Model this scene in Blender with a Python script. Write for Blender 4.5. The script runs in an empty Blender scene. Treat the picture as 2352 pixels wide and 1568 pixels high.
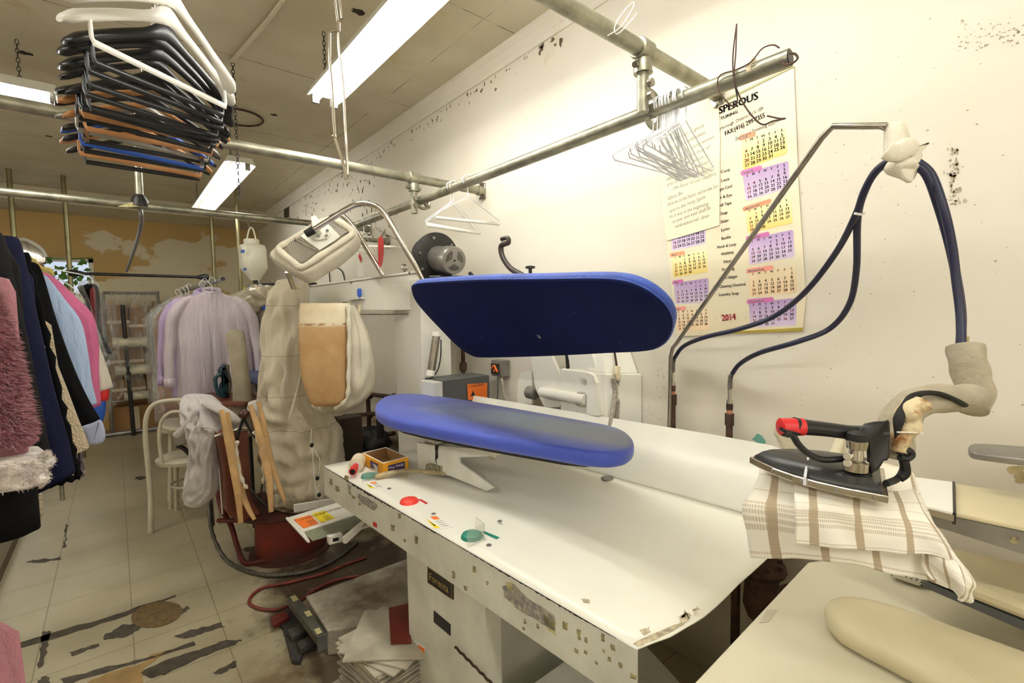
import bpy, bmesh, math, random
from mathutils import Vector as V, Matrix
from mathutils.noise import noise as NZ
random.seed(7)
S = bpy.context.scene
COL = S.collection
PI = math.pi
# ---------------------------------------------------------------- camera
F, H = 1090.0, 1.55
YAW, PIT, ROL = math.radians(39.92), math.radians(-3.515), math.radians(-0.987)
fw = V((math.sin(YAW)*math.cos(PIT), math.cos(YAW)*math.cos(PIT), math.sin(PIT)))
rt = V((math.cos(YAW), -math.sin(YAW), 0)); up = rt.cross(fw)
rt, up = rt*math.cos(ROL)+up*math.sin(ROL), -rt*math.sin(ROL)+up*math.cos(ROL)
EYE = V((0, 0, H))
cam = bpy.data.cameras.new('camera'); cam.sensor_width = 36; cam.lens = F/2352*36
cam.clip_start = .02; cam.clip_end = 60
co = bpy.data.objects.new('camera', cam); COL.objects.link(co)
co.matrix_world = Matrix(((rt.x, up.x, -fw.x, 0), (rt.y, up.y, -fw.y, 0), (rt.z, up.z, -fw.z, H), (0, 0, 0, 1)))
S.camera = co
# ---------------------------------------------------------------- world, exposure
W = bpy.data.worlds.new('world'); S.world = W; W.use_nodes = True
W.node_tree.nodes['Background'].inputs[0].default_value = (.75, .85, 1, 1)
W.node_tree.nodes['Background'].inputs[1].default_value = 1.0
S.view_settings.view_transform = 'Standard'; S.view_settings.look = 'None'
S.view_settings.gamma = 1; S.view_settings.use_curve_mapping = False
S.view_settings.exposure = 0.08
LAMP = 34.0      # fluorescent tube emission
FILLWIN = 1.2       # glow of the unseen window added behind the camera as fill light
# ---------------------------------------------------------------- measuring helper: sight line of the photo met with a surface of the place
def P(px, py, x=None, y=None, z=None, pl=None):
    d = rt*((px-1176)/F)+up*((784-py)/F)+fw
    if x is not None: t = x/d.x
    elif y is not None: t = y/d.y
    elif z is not None: t = (z-H)/d.z
    else: t = (pl[0]-EYE).dot(pl[1])/d.dot(pl[1])
    return EYE+d*t
def PD(px, py, d): return EYE+(rt*((px-1176)/F)+up*((784-py)/F)+fw)*d
# ---------------------------------------------------------------- materials
def lin(c):
    return tuple((v/255/12.92 if v/255 <= .04045 else ((v/255+.055)/1.055)**2.4) for v in c)+(1,)
class NT:
    def __init__(s, name):
        s.m = bpy.data.materials.new(name); s.m.use_nodes = True; s.t = s.m.node_tree
        s.b = s.t.nodes['Principled BSDF']; s.tc = s.n('ShaderNodeTexCoord').outputs['Object']
    def n(s, k, **kw):
        o = s.t.nodes.new(k)
        for a, v in kw.items(): setattr(o, a, v)
        return o
    def l(s, a, b): s.t.links.new(a, b)
    def noise(s, scale, detail=4, rough=.55, vec=None, stretch=None):
        o = s.n('ShaderNodeTexNoise'); o.inputs['Scale'].default_value = scale
        o.inputs['Detail'].default_value = detail; o.inputs['Roughness'].default_value = rough
        v = vec or s.tc
        if stretch:
            mp = s.n('ShaderNodeMapping'); mp.inputs['Scale'].default_value = stretch; s.l(v, mp.inputs[0]); v = mp.outputs[0]
        s.l(v, o.inputs[0]); return o.outputs['Fac']
    def ramp(s, f, a, b):
        o = s.n('ShaderNodeMapRange'); o.inputs[1].default_value = a; o.inputs[2].default_value = b
        s.l(f, o.inputs[0]); return o.outputs[0]
    def mix(s, f, a, b):
        o = s.n('ShaderNodeMix', data_type='RGBA')
        if isinstance(f, (int, float)): o.inputs[0].default_value = f
        else: s.l(f, o.inputs[0])
        for i, c in ((6, a), (7, b)):
            if isinstance(c, tuple): o.inputs[i].default_value = c
            else: s.l(c, o.inputs[i])
        return o.outputs[2]
    def math(s, op, a, b=0):
        o = s.n('ShaderNodeMath', operation=op)
        for i, c in ((0, a), (1, b)):
            if isinstance(c, (int, float)): o.inputs[i].default_value = c
            else: s.l(c, o.inputs[i])
        return o.outputs[0]
    def sep(s):
        o = s.n('ShaderNodeSeparateXYZ'); s.l(s.tc, o.inputs[0]); return o.outputs
    def col(s, c): s.l(c, s.b.inputs['Base Color'])
    def bump(s, h, strength=.3, dist=.01):
        o = s.n('ShaderNodeBump'); o.inputs['Strength'].default_value = strength; o.inputs['Distance'].default_value = dist
        s.l(h, o.inputs['Height']); s.l(o.outputs[0], s.b.inputs['Normal'])
def mat(name, c, rough=.5, metal=0., var=.08, scale=6, bump=0, bscale=None, c2=None, thr=None, trans=0, alpha=1, sheen=0, detail=4, bdist=.01):
    k = NT(name); k.b.inputs['Roughness'].default_value = rough; k.b.inputs['Metallic'].default_value = metal
    L = lin(c)
    dk = lin(c2) if c2 else tuple(v*(1-var*2.2) for v in L[:3])+(1,)
    f = k.noise(scale, detail)
    f = k.ramp(f, thr[0], thr[1]) if thr else k.ramp(f, .35, .7)
    k.col(k.mix(f, L, dk))
    if bump: k.bump(k.noise(bscale or scale*4), bump, bdist)
    if trans: k.b.inputs['Transmission Weight'].default_value = trans
    if alpha < 1: k.b.inputs['Alpha'].default_value = alpha
    if sheen: k.b.inputs['Sheen Weight'].default_value = sheen
    return k.m
def emis(name, c, e):
    k = NT(name); k.b.inputs['Base Color'].default_value = lin(c)
    k.b.inputs['Emission Color'].default_value = lin(c); k.b.inputs['Emission Strength'].default_value = e
    return k.m
m = {}
m['galv'] = mat('galvanised', (172, 170, 150), .42, .75, .22, 14, .15, 60)
m['chrome'] = mat('chrome', (215, 210, 200), .16, 1, .06)
m['steel'] = mat('steel', (165, 158, 145), .3, .9, .15, 20)
m['darksteel'] = mat('dark_steel', (62, 60, 58), .45, .5, .2, 20)
m['white'] = mat('white_enamel', (238, 236, 223), .32, 0, .05, 3, .03, 40)
m['white2'] = mat('white_enamel_grubby', (228, 228, 214), .35, 0, .1, 7, .05, 40)
m['black'] = mat('black_plastic', (22, 22, 24), .33, 0, .1)
m['rubber'] = mat('black_rubber', (28, 27, 27), .6, 0, .1)
m['navyhose'] = mat('navy_rubber_hose', (28, 30, 62), .45, 0, .1)
m['wood'] = mat('pale_wood', (205, 165, 110), .5, 0, .16, 9, .1, 50)
m['hangwood'] = mat('hanger_wood', (205, 145, 90), .4, 0, .12, 10)
m['oldwood'] = mat('worn_wood', (190, 170, 128), .6, 0, .25, 14, .2)
m['canvas'] = mat('canvas', (206, 196, 172), .85, 0, .1, 4, .25, 90, sheen=.2)
m['canvas2'] = mat('canvas_light', (222, 214, 192), .8, 0, .12, 5, .3, 70)
m['whitepl'] = mat('white_plastic', (240, 238, 230), .35, 0, .03)
m['paperw'] = mat('white_paper_tube', (240, 236, 224), .7, 0, .04)
m['wirew'] = mat('white_coated_wire', (236, 238, 244), .4, 0, .04)
m['red'] = mat('red_plastic', (214, 40, 44), .35, 0, .06)
m['redenamel'] = mat('red_button', (240, 70, 55), .35, 0, .04)
m['green'] = mat('green_button', (36, 132, 112), .35, 0, .06)
m['maroon'] = mat('red_brown_paint', (112, 34, 22), .5, 0, .3, 7, .1)
m['brownpanel'] = mat('brown_panel', (112, 58, 38), .5, 0, .2, 5)
m['redhose'] = mat('dusty_red_hose', (128, 52, 40), .6, 0, .2, 20)
m['rust'] = mat('rusty_pipe', (92, 66, 52), .75, .3, .35, 18, .4, 60)
m['darkpipe'] = mat('grimy_dark_metal', (48, 44, 40), .7, .3, .4, 10, .4, 40)
m['copper'] = mat('copper_band', (205, 140, 115), .4, .8, .1)
m['orange'] = mat('orange_label', (240, 120, 40), .5, 0, .02)
m['yellow'] = mat('yellow_label', (240, 215, 40), .5, 0, .02)
m['ink'] = mat('black_ink', (40, 38, 38), .6, 0, .02)
m['pencil'] = mat('pencil_ink', (158, 152, 140), .8, 0, .02)
m['pinkink'] = mat('pink_ink', (228, 110, 110), .6, 0, .02)
m['gold'] = mat('gold_letter', (200, 165, 90), .4, .2, .05)
m['cardb'] = mat('cardboard', (165, 125, 80), .8, 0, .12, 5)
m['purple'] = mat('purple_print', (64, 42, 96), .5, 0, .05)
m['boxor'] = mat('orange_yellow_carton', (240, 170, 40), .5, 0, .04)
m['cream'] = mat('cream_enamel', (222, 214, 186), .38, 0, .07, 3, .04, 30)
m['creampad'] = mat('cream_pad', (218, 206, 170), .5, 0, .06, 3)
m['chair'] = mat('cream_painted_wood', (214, 208, 184), .42, 0, .1, 6)
m['sweat'] = mat('pale_grey_jersey', (212, 208, 205), .9, 0, .05, 6, .25, 200, sheen=.3)
m['greyb'] = mat('grey_box', (88, 90, 90), .45, 0, .08)
m['greymetal'] = mat('grey_metal', (150, 146, 140), .35, .6, .15, 8)
m['tube'] = emis('lit_tube', (255, 253, 248), LAMP)
m['tubedim'] = emis('lit_tube_far', (255, 253, 248), LAMP*.5)
m['tag'] = mat('paper_tag', (205, 195, 140), .7, 0, .15, 60)
m['sticker'] = mat('worn_sticker', (190, 176, 132), .6, 0, .4, 90)
m['sticker2'] = mat('worn_sticker_blue', (120, 118, 120), .6, 0, .5, 70, c2=(190, 180, 160))
m['chip'] = mat('chipped_bare_metal', (58, 52, 50), .5, .3, .3, 60)
m['lbl'] = mat('white_label', (244, 242, 232), .5, 0, .02)
m['bluecap'] = mat('blue_plastic', (40, 90, 190), .4, 0, .05)
m['tape'] = mat('cream_tape', (236, 222, 190), .6, 0, .05)
# ---------------------------------------------------------------- mesh helpers
def catmull(pts, k=6, closed=False):
    pts = [V(p) for p in pts]; n = len(pts); out = []
    for i in range(n if closed else n-1):
        g = lambda j: pts[j % n] if closed else pts[min(max(j, 0), n-1)]
        p0, p1, p2, p3 = g(i-1), g(i), g(i+1), g(i+2)
        for s in range(k):
            t = s/k
            out.append(.5*((2*p1)+(p2-p0)*t+(2*p0-5*p1+4*p2-p3)*t*t+(3*p1-p0-3*p2+p3)*t**3))
    if not closed: out.append(pts[-1])
    return out
def frame(n):
    n = V(n).normalized(); a = V((0, 0, 1)) if abs(n.z) < .9 else V((1, 0, 0))
    u = n.cross(a).normalized(); return u, n.cross(u).normalized(), n
class MB:
    def __init__(s): s.b = bmesh.new()
    def f(s, vs):
        try: return s.b.faces.new(vs)
        except ValueError: return None
    def v(s, p): return s.b.verts.new(p)
    def box(s, a, b, rz=0, about=None):
        a, b = V(a), V(b); c = about or (a+b)/2; M = Matrix.Rotation(rz, 3, 'Z')
        vs = [s.v(c+M @ (V((x, y, z))-c)) for z in (a.z, b.z) for y in (a.y, b.y) for x in (a.x, b.x)]
        for q in ((0, 2, 3, 1), (4, 5, 7, 6), (0, 1, 5, 4), (2, 6, 7, 3), (0, 4, 6, 2), (1, 3, 7, 5)): s.f([vs[i] for i in q])
        return s
    def prism(s, pts, ext):
        ext = V(ext); A = [s.v(p) for p in pts]; B = [s.v(V(p)+ext) for p in pts]; n = len(pts)
        s.f(A); s.f(B[::-1])
        for i in range(n): s.f([A[i], B[i], B[(i+1) % n], A[(i+1) % n]])
        return s
    def rings(s, R, cap=True, closed=True):
        L = [[s.v(p) for p in r] for r in R]; n = len(L[0])
        for a, b in zip(L, L[1:]):
            for i in range(n if closed else n-1): s.f([a[i], a[(i+1) % n], b[(i+1) % n], b[i]])
        if cap and closed: s.f(L[0][::-1]); s.f(L[-1])
        return s
    def tube(s, pts, r, n=10, k=0, closed=False, cap=True):
        pts = [V(p) for p in pts]
        if k: pts = catmull(pts, k, closed)
        N = len(pts); u = None; R = []
        for i, p in enumerate(pts):
            if closed: t = pts[(i+1) % N]-pts[i-1]
            else: t = pts[min(i+1, N-1)]-pts[max(i-1, 0)]
            if t.length < 1e-9: t = V((0, 0, 1))
            t.normalize()
            if u is None: u = frame(t)[0]
            else:
                u = u-t*u.dot(t)
                u = u.normalized() if u.length > 1e-6 else frame(t)[0]
            w = t.cross(u); rr = r(i/(N-1)) if callable(r) else r
            rr = rr if isinstance(rr, tuple) else (rr, rr)
            R.append([p+u*(math.cos(2*PI*j/n)*rr[0])+w*(math.sin(2*PI*j/n)*rr[1]) for j in range(n)])
        if closed: R.append(R[0])
        return s.rings(R, cap and not closed)
    def lathe(s, prof, o, axis=(0, 0, 1), n=24, cap=True):
        u, w, a = frame(axis); o = V(o)
        return s.rings([[o+a*h+(u*math.cos(2*PI*j/n)+w*math.sin(2*PI*j/n))*max(r, 1e-4) for j in range(n)] for r, h in prof], cap)
    def cyl(s, a, b, r, n=16): 
        a, b = V(a), V(b); return s.lathe([(r, 0), (r, (b-a).length)], a, b-a, n)
    def ball(s, c, r, n=12):
        r = r if isinstance(r, tuple) else (r, r, r); c = V(c)
        return s.rings([[c+V((r[0]*math.sin(t)*math.cos(2*PI*j/n), r[1]*math.sin(t)*math.sin(2*PI*j/n), -r[2]*math.cos(t))) for j in range(n)]
                        for t in [max(.02, min(PI-.02, PI*i/n)) for i in range(n+1)]])
    def pad(s, out, nrm, th, r, dome=0, k=4):
        # outline (3D, in a plane) swept along nrm by th with rounded rims of radius r
        pts = catmull(out, k, True) if k else [V(p) for p in out]; n = len(pts); N = V(nrm).normalized()
        c = sum(pts, V())/n; inn = []
        for i in range(n):
            t = (pts[(i+1) % n]-pts[i-1]).normalized(); q = N.cross(t)
            if q.dot(c-pts[i]) < 0: q = -q
            inn.append(q)
        R = []
        for h, o in ([(r*(1-math.cos(a)), r*(1-math.sin(a))) for a in (0, .5, 1, PI/2)]+[(th-r*(1-math.cos(a)), r*(1-math.sin(a))) for a in (PI/2, 1, .5, 0)]):
            R.append([pts[i]+inn[i]*o+N*h for i in range(n)])
        last = R[-1]
        for sc in (.85, .6, .3): R.append([c+N*th+(p-c-N*th)*sc+N*dome*(1-sc*sc) for p in last])
        return s.rings(R)
    def grid(s, fn, nu, nv):
        L = [[s.v(fn(i/nu, j/nv)) for i in range(nu+1)] for j in range(nv+1)]
        for j in range(nv):
            for i in range(nu): s.f([L[j][i], L[j][i+1], L[j+1][i+1], L[j+1][i]])
        return s
    def glyph(s, txt, o, ex, ey, size, thick=.0004, align='l', bold=0, fit=None):
        vs, fs, w, = text_mesh(txt); ex, ey = V(ex), V(ey); q = -w/2 if align == 'c' else (-w if align == 'r' else 0)
        sx = size if not fit else fit/max(w, 1e-6)
        nn = ex.cross(ey).normalized()*thick
        for dx in ((0,) if not bold else (-bold, 0, bold)):
            L = [s.v(V(o)+ex*((x+q)*sx+dx)+ey*(y*size)+nn) for x, y in vs]
            for f_ in fs: s.f([L[i] for i in f_])
        return s
    def build(s, name, ma, parent=None, smooth=True, bev=0, solid=0, sub=0, ang=.7):
        bmesh.ops.remove_doubles(s.b, verts=s.b.verts[:], dist=1e-6)
        bmesh.ops.recalc_face_normals(s.b, faces=s.b.faces[:])
        me = bpy.data.meshes.new(name); s.b.to_mesh(me); s.b.free()
        o = bpy.data.objects.new(name, me); COL.objects.link(o)
        me.materials.append(m[ma] if isinstance(ma, str) else ma)
        if smooth:
            me.polygons.foreach_set('use_smooth', [True]*len(me.polygons))
            me.set_sharp_from_angle(angle=ang)
        if bev:
            d = o.modifiers.new('bevel', 'BEVEL'); d.width = bev; d.segments = 2; d.limit_method = 'ANGLE'
        if solid:
            d = o.modifiers.new('solid', 'SOLIDIFY'); d.thickness = solid; d.offset = 0
        if sub:
            d = o.modifiers.new('sub', 'SUBSURF'); d.levels = sub; d.render_levels = sub
        if parent is not None:
            o.parent = parent; o.matrix_parent_inverse = Matrix.Translation(ORG(parent)).inverted()
        return o
def ORG(o):
    l = V(o['_o']) if '_o' in o else V((0, 0, 0)); return l
TXT = {}
def text_mesh(t):
    if t in TXT: return TXT[t]
    cu = bpy.data.curves.new('t', 'FONT'); cu.body = t; cu.resolution_u = 2; cu.size = 1
    o = bpy.data.objects.new('t', cu); COL.objects.link(o)
    dg = bpy.context.evaluated_depsgraph_get(); dg.update()
    me = bpy.data.meshes.new_from_object(o.evaluated_get(dg))
    vs = [(v.co.x, v.co.y) for v in me.vertices]; fs = [list(p.vertices) for p in me.polygons]
    w = max([v[0] for v in vs] or [0])
    bpy.data.objects.remove(o); bpy.data.curves.remove(cu); bpy.data.meshes.remove(me)
    TXT[t] = (vs, fs, w); return TXT[t]
def thing(name, label, cat, loc, group=None):
    o = bpy.data.objects.new(name, None); COL.objects.link(o); o.location = V(loc); o['_o'] = list(V(loc)); o.empty_display_size = .05
    o['label'] = label; o['category'] = cat
    if group: o['group'] = group
    return o
def tag(o, label, cat, group=None, kind=None):
    o['label'] = label; o['category'] = cat
    if group: o['group'] = group
    if kind: o['kind'] = kind
    return o
def lab(o, t): o['label'] = t; return o
def struct(o): o['kind'] = 'structure'; return o
def dup(r, loc=None, rot=None, label=None, group=None, parent=None):
    c = r.copy(); COL.objects.link(c)
    if parent: c.parent = parent; c.matrix_parent_inverse = r.matrix_parent_inverse.copy()
    if loc is not None: c.location = V(loc)
    if rot is not None: c.rotation_euler = rot
    if label: c['label'] = label
    if group: c['group'] = group
    for ch in list(r.children): dup(ch, parent=c)
    return c
def affine(tl, tr, bl):
    # frame of a flat printed panel from three corners
    ex = (tr-tl); ey = (tl-bl); return tl, ex, ey

def spec(o, v):
    b_ = o.node_tree.nodes['Principled BSDF']; b_.inputs['Specular IOR Level'].default_value = v; b_.inputs['Sheen Weight'].default_value = 0; return o
# ================================================================ SETTING
XW, YB, ZC = 1.88, 8.7, 3.117
# floor
k = NT('vinyl_tiles'); s_ = k.sep()
tile = .345
def gl(out, off):
    a = k.math('ADD', out, -off+50*tile); a = k.math('DIVIDE', a, tile); a = k.math('FRACT', a)
    a = k.math('ABSOLUTE', k.math('SUBTRACT', a, .5)); return k.math('GREATER_THAN', a, .4935)
ln = k.math('MAXIMUM', gl(s_[0], -.008), gl(s_[1], 3.19-3*tile))
n1 = k.noise(2.2, 6, .6); n2 = k.noise(26, 6, .75, stretch=(1, 4, 1)); n3 = k.noise(5, 8, .7)
c = k.mix(k.ramp(n1, .3, .75), lin((178, 169, 142)), lin((156, 146, 118)))
c = k.mix(k.ramp(n2, .5, .8), c, lin((150, 140, 112)))
c = k.mix(k.ramp(k.noise(9, 9, .8), .66, .72), c, lin((120, 108, 84)))
# grime round the finisher and the press foot
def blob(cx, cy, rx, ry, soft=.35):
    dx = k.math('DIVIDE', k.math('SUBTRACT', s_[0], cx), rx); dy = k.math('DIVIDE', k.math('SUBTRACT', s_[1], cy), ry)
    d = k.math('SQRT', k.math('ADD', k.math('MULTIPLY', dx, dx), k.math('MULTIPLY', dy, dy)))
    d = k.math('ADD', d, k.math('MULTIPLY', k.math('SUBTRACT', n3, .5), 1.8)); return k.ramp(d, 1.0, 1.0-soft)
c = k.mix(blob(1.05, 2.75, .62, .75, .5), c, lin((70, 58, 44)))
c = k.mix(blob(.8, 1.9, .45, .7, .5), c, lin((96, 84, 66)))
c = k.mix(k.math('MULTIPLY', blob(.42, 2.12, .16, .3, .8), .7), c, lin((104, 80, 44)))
c = k.mix(k.math('MULTIPLY', ln, .8), c, lin((112, 100, 74)))
k.col(c); k.b.inputs['Roughness'].default_value = .33
k.l(k.ramp(n1, .2, .9), k.b.inputs['Roughness']) if 0 else None
k.bump(k.math('ADD', k.math('MULTIPLY', ln, -.5), n2), .12, .004)
m['floor'] = k.m
fl = struct(MB().box((-3.2, -3, -.05), (1.95, 8.8, 0)).build('floor', 'floor', smooth=False))
m['bare'] = mat('bare_dark_adhesive', (84, 76, 62), .8, 0, .25, 30, .3)
m['subfl'] = mat('bare_tan_underlay', (168, 138, 88), .75, 0, .15, 12, .2)
m['patch'] = mat('brown_burnt_patch', (122, 100, 62), .85, 0, .2, 40, .4)
def jag(pts, amp=5, sub=6, seed=0):
    r = random.Random(seed); out = []
    for i, a in enumerate(pts):
        b = pts[(i+1) % len(pts)]
        for q in range(sub):
            t = q/sub; out.append((a[0]+(b[0]-a[0])*t+r.uniform(-amp, amp), a[1]+(b[1]-a[1])*t+r.uniform(-amp, amp)*.6))
    return out
fp = [('bare', [(18, 1485), (120, 1452), (260, 1412), (405, 1364), (400, 1372), (260, 1424), (130, 1464), (22, 1496)]),
      ('bare', [(98, 1450), (116, 1450), (108, 1490), (100, 1530), (86, 1535), (92, 1490)]),
      ('bare', [(235, 1462), (280, 1435), (320, 1430), (325, 1442), (285, 1462), (240, 1468)]),
      ('bare', [(160, 1498), (225, 1478), (228, 1484), (165, 1505)]),
      ('bare', [(140, 1560), (230, 1535), (330, 1512), (445, 1474), (447, 1482), (350, 1512), (240, 1545), (150, 1572)]),
      ('subfl', [(170, 1580), (240, 1548), (330, 1522), (350, 1500), (395, 1492), (330, 1535), (325, 1580)]),
      ('bare', [(320, 1545), (380, 1515), (455, 1492), (520, 1470), (555, 1468), (540, 1480), (460, 1510), (380, 1548), (345, 1556)]),
      ('bare', [(400, 1462), (440, 1447), (505, 1430), (517, 1440), (470, 1452), (430, 1466)]),
      ('bare', [(490, 1545), (530, 1523), (545, 1516), (543, 1530), (505, 1548)]),
      ('bare', [(410, 1405), (430, 1392), (436, 1395), (420, 1410)]),
      ('bare', [(85, 1565), (100, 1552), (114, 1556), (112, 1580), (84, 1580)]),
      ('bare', [(60, 1290), (75, 1286), (140, 1280), (142, 1284), (75, 1293)]),
      ('bare', [(150, 1205), (158, 1204), (153, 1235), (149, 1258), (144, 1257), (149, 1230)]),
      ('bare', [(308, 1099), (320, 1094), (337, 1093), (334, 1098), (322, 1101)]),
      ('bare', [(545, 1262), (600, 1250), (625, 1240), (622, 1252), (580, 1268)])]
for i, (ma, pts) in enumerate(fp):
    q = [P(a, b, z=.001) for a, b in (jag(pts, 3.0, 5, i))]
    MB().prism(q, (0, 0, .0008)).build('worn_patch', ma, fl, smooth=False)
q = [P(360+58*math.cos(a)-10*math.sin(a), 1411-27*math.sin(a)-14*math.cos(a), z=.002) for a in [2*PI*i/24 for i in range(24)]]
MB().prism(q, (0, 0, .001)).build('worn_patch', 'patch', fl, smooth=False)
# ceiling
k = NT('ceiling_board'); s_ = k.sep()
def seam(out, w, off, t):
    a = k.math('FRACT', k.math('DIVIDE', k.math('ADD', out, 50*w-off), w)); return k.math('GREATER_THAN', k.math('ABSOLUTE', k.math('SUBTRACT', a, .5)), t)
c = k.mix(k.ramp(k.noise(1.1, 5, .6), .35, .7), lin((214, 205, 182)), lin((190, 180, 152)))
c = k.mix(k.ramp(k.noise(3.1, 7, .7), .6, .68), c, lin((196, 180, 140)))
sm = k.math('MAXIMUM', seam(s_[1], 1.22, 2.1, .4975), seam(s_[0], 2.44, 1.6, .499))
c = k.mix(k.math('MULTIPLY', sm, k.ramp(k.noise(2.5, 5), .42, .55)), c, lin((96, 84, 66)))
k.col(c); k.b.inputs['Roughness'].default_value = .8; k.bump(k.noise(60, 4), .15, .005)
m['ceil'] = k.m
struct(MB().box((-3.2, -3, ZC), (1.95, 8.8, ZC+.05)).build('ceiling', 'ceil', smooth=False))
struct(MB().box((-3.2, 7.9, 2.95), (XW, YB, ZC-.001)).build('trim_1', 'ceil', smooth=False))
# ceiling stains and holes
m['hole'] = mat('ceiling_hole', (60, 46, 36), .9, 0, .3, 30)
# walls
k = NT('cream_wall'); s_ = k.sep()
c = k.mix(k.ramp(k.noise(.9, 6, .6), .35, .7), lin((228, 222, 208)), lin((220, 211, 191)))
c = k.mix(k.math('MULTIPLY', k.ramp(k.noise(38, 5, .7), .68, .72), k.ramp(k.noise(1.6, 3), .45, .6)), c, lin((140, 126, 98)))
c = k.mix(k.math('MULTIPLY', k.ramp(k.noise(2.3, 8, .75), .62, .7), .5), c, lin((205, 188, 150)))
hb = k.math('MULTIPLY', k.ramp(s_[2], 2.35, 2.95), k.ramp(s_[1], 2.3, 5.5))
sp = k.ramp(k.noise(13, 8, .75, stretch=(1, 1.5, .6)), .63, .66)
c = k.mix(k.math('MULTIPLY', sp, k.math('ADD', hb, -0.0)), c, lin((70, 62, 46)))
lo = k.math('MULTIPLY', k.ramp(s_[2], 1.25, .6), k.ramp(k.noise(2.0, 6), .3, .6))
c = k.mix(k.math('MULTIPLY', lo, .55), c, lin((176, 160, 124)))
k.col(c); k.b.inputs['Roughness'].default_value = .7; k.bump(k.noise(18, 5), .12, .006)
m['wall'] = k.m
struct(MB().box((XW, -3, 0), (XW+.08, YB+.1, ZC)).build('wall_right', 'wall', smooth=False))
struct(MB().box((-3.28, -3, 0), (-3.2, YB+.1, ZC)).build('wall_left', 'wall', smooth=False))
struct(MB().box((-3.2, -3.08, 0), (XW, -3, ZC)).build('wall_front', 'wall', smooth=False))
k = NT('peeled_back_wall'); s_ = k.sep()
f1 = k.math('ADD', k.noise(1.3, 8, .6, stretch=(1, 1, 1.6)), k.math('MULTIPLY', k.math('ABSOLUTE', k.math('SUBTRACT', s_[2], 2.12)), -.28))
c = k.mix(k.ramp(f1, .37, .395), lin((200, 168, 108)), lin((222, 212, 182)))
c = k.mix(k.ramp(k.noise(12, 6), .68, .72), c, lin((190, 150, 90)))
k.col(c); k.b.inputs['Roughness'].default_value = .75
m['back'] = k.m
# back wall with a window opening low on the left, behind the racks
WX0, WX1, WZ0, WZ1 = -1.9, P(214, 600, y=YB).x, 1.2, P(200, 594, y=YB).z
b = MB()
b.box((-3.2, YB, 0), (WX0, YB+.1, ZC)).box((WX1, YB, 0), (XW, YB+.1, ZC)).box((WX0, YB, 0), (WX1, YB+.1, WZ0)).box((WX0, YB, WZ1), (WX1, YB+.1, ZC))
struct(b.build('wall_back', 'back', smooth=False))
# crown trim on the right wall
prof = [(0, 0), (0, -.10), (.012, -.10), (.02, -.075), (.045, -.045), (.05, -.012), (.062, 0)]
b = MB(); b.rings([[V((XW-a, y, ZC+h)) for a, h in prof] for y in (-3, 7.9)])
struct(b.build('trim_2', 'wall', smooth=False))
struct(MB().box((-.72, -2.5, 0), (-.60, 7.0, .07)).build('trim_3', mat('dark_plinth', (96, 86, 64), .7), smooth=False))
# back window, then a glowing one added behind the camera
wn = struct(MB().box((WX0, YB+.02, WZ0), (WX0+.05, YB+.08, WZ1)).box((WX1-.05, YB+.02, WZ0), (WX1, YB+.08, WZ1)).box((WX0, YB+.02, WZ0), (WX1, YB+.08, WZ0+.05)).box((WX0, YB+.02, WZ1-.05), (WX1, YB+.08, WZ1)).box((-.92, YB+.02, WZ0), (-.88, YB+.08, WZ1)).build('window_1', 'white', smooth=False))
kk = NT('window_glass'); kk.b.inputs['Transmission Weight'].default_value = 1; kk.b.inputs['Roughness'].default_value = 0; kk.b.inputs['IOR'].default_value = 1.02
MB().box((WX0+.05, YB+.045, WZ0+.05), (WX1-.05, YB+.05, WZ1-.05)).build('pane', kk.m, wn, smooth=False)
wf = struct(MB().box((-2.2, -2.99, .8), (1.2, -2.97, .86)).box((-2.2, -2.99, 2.5), (1.2, -2.97, 2.56)).box((-2.2, -2.99, .86), (-2.14, -2.97, 2.5)).box((1.14, -2.99, .86), (1.2, -2.97, 2.5)).build('fill_window', 'white', smooth=False))
MB().box((-2.14, -2.985, .86), (1.14, -2.98, 2.5)).build('pane', emis('daylit_shop_window', (255, 250, 238), FILLWIN), wf, smooth=False)  # emissive pane added out of view to fill the room with light
# hanging vine leaves in the back window
kl = mat('leaf_green', (96, 150, 50), .5, 0, .25, 12); b = MB(); r_ = random.Random(3)
for i in range(120):
    c0 = V((r_.uniform(-.9, WX1-.03), YB-.12+r_.uniform(0, .07), r_.uniform(1.6, WZ1))); a = r_.uniform(0, 6.28); u = V((math.cos(a), .3*math.sin(a*3), math.sin(a)))*.045; w = V((-u.z, .01, u.x))*.6
    b.prism([c0-u, c0+w, c0+u, c0-w], (0, .002, 0))
b.tube([(-.95, YB-.008, WZ1+.03), (-.5, YB-.03, WZ1-.02), (WX1, YB-.008, WZ1+.02)], .006, 6, k=4)
tag(b.build('vine', kl, smooth=False), 'green leafy vine hanging across the back window', 'plant')
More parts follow.
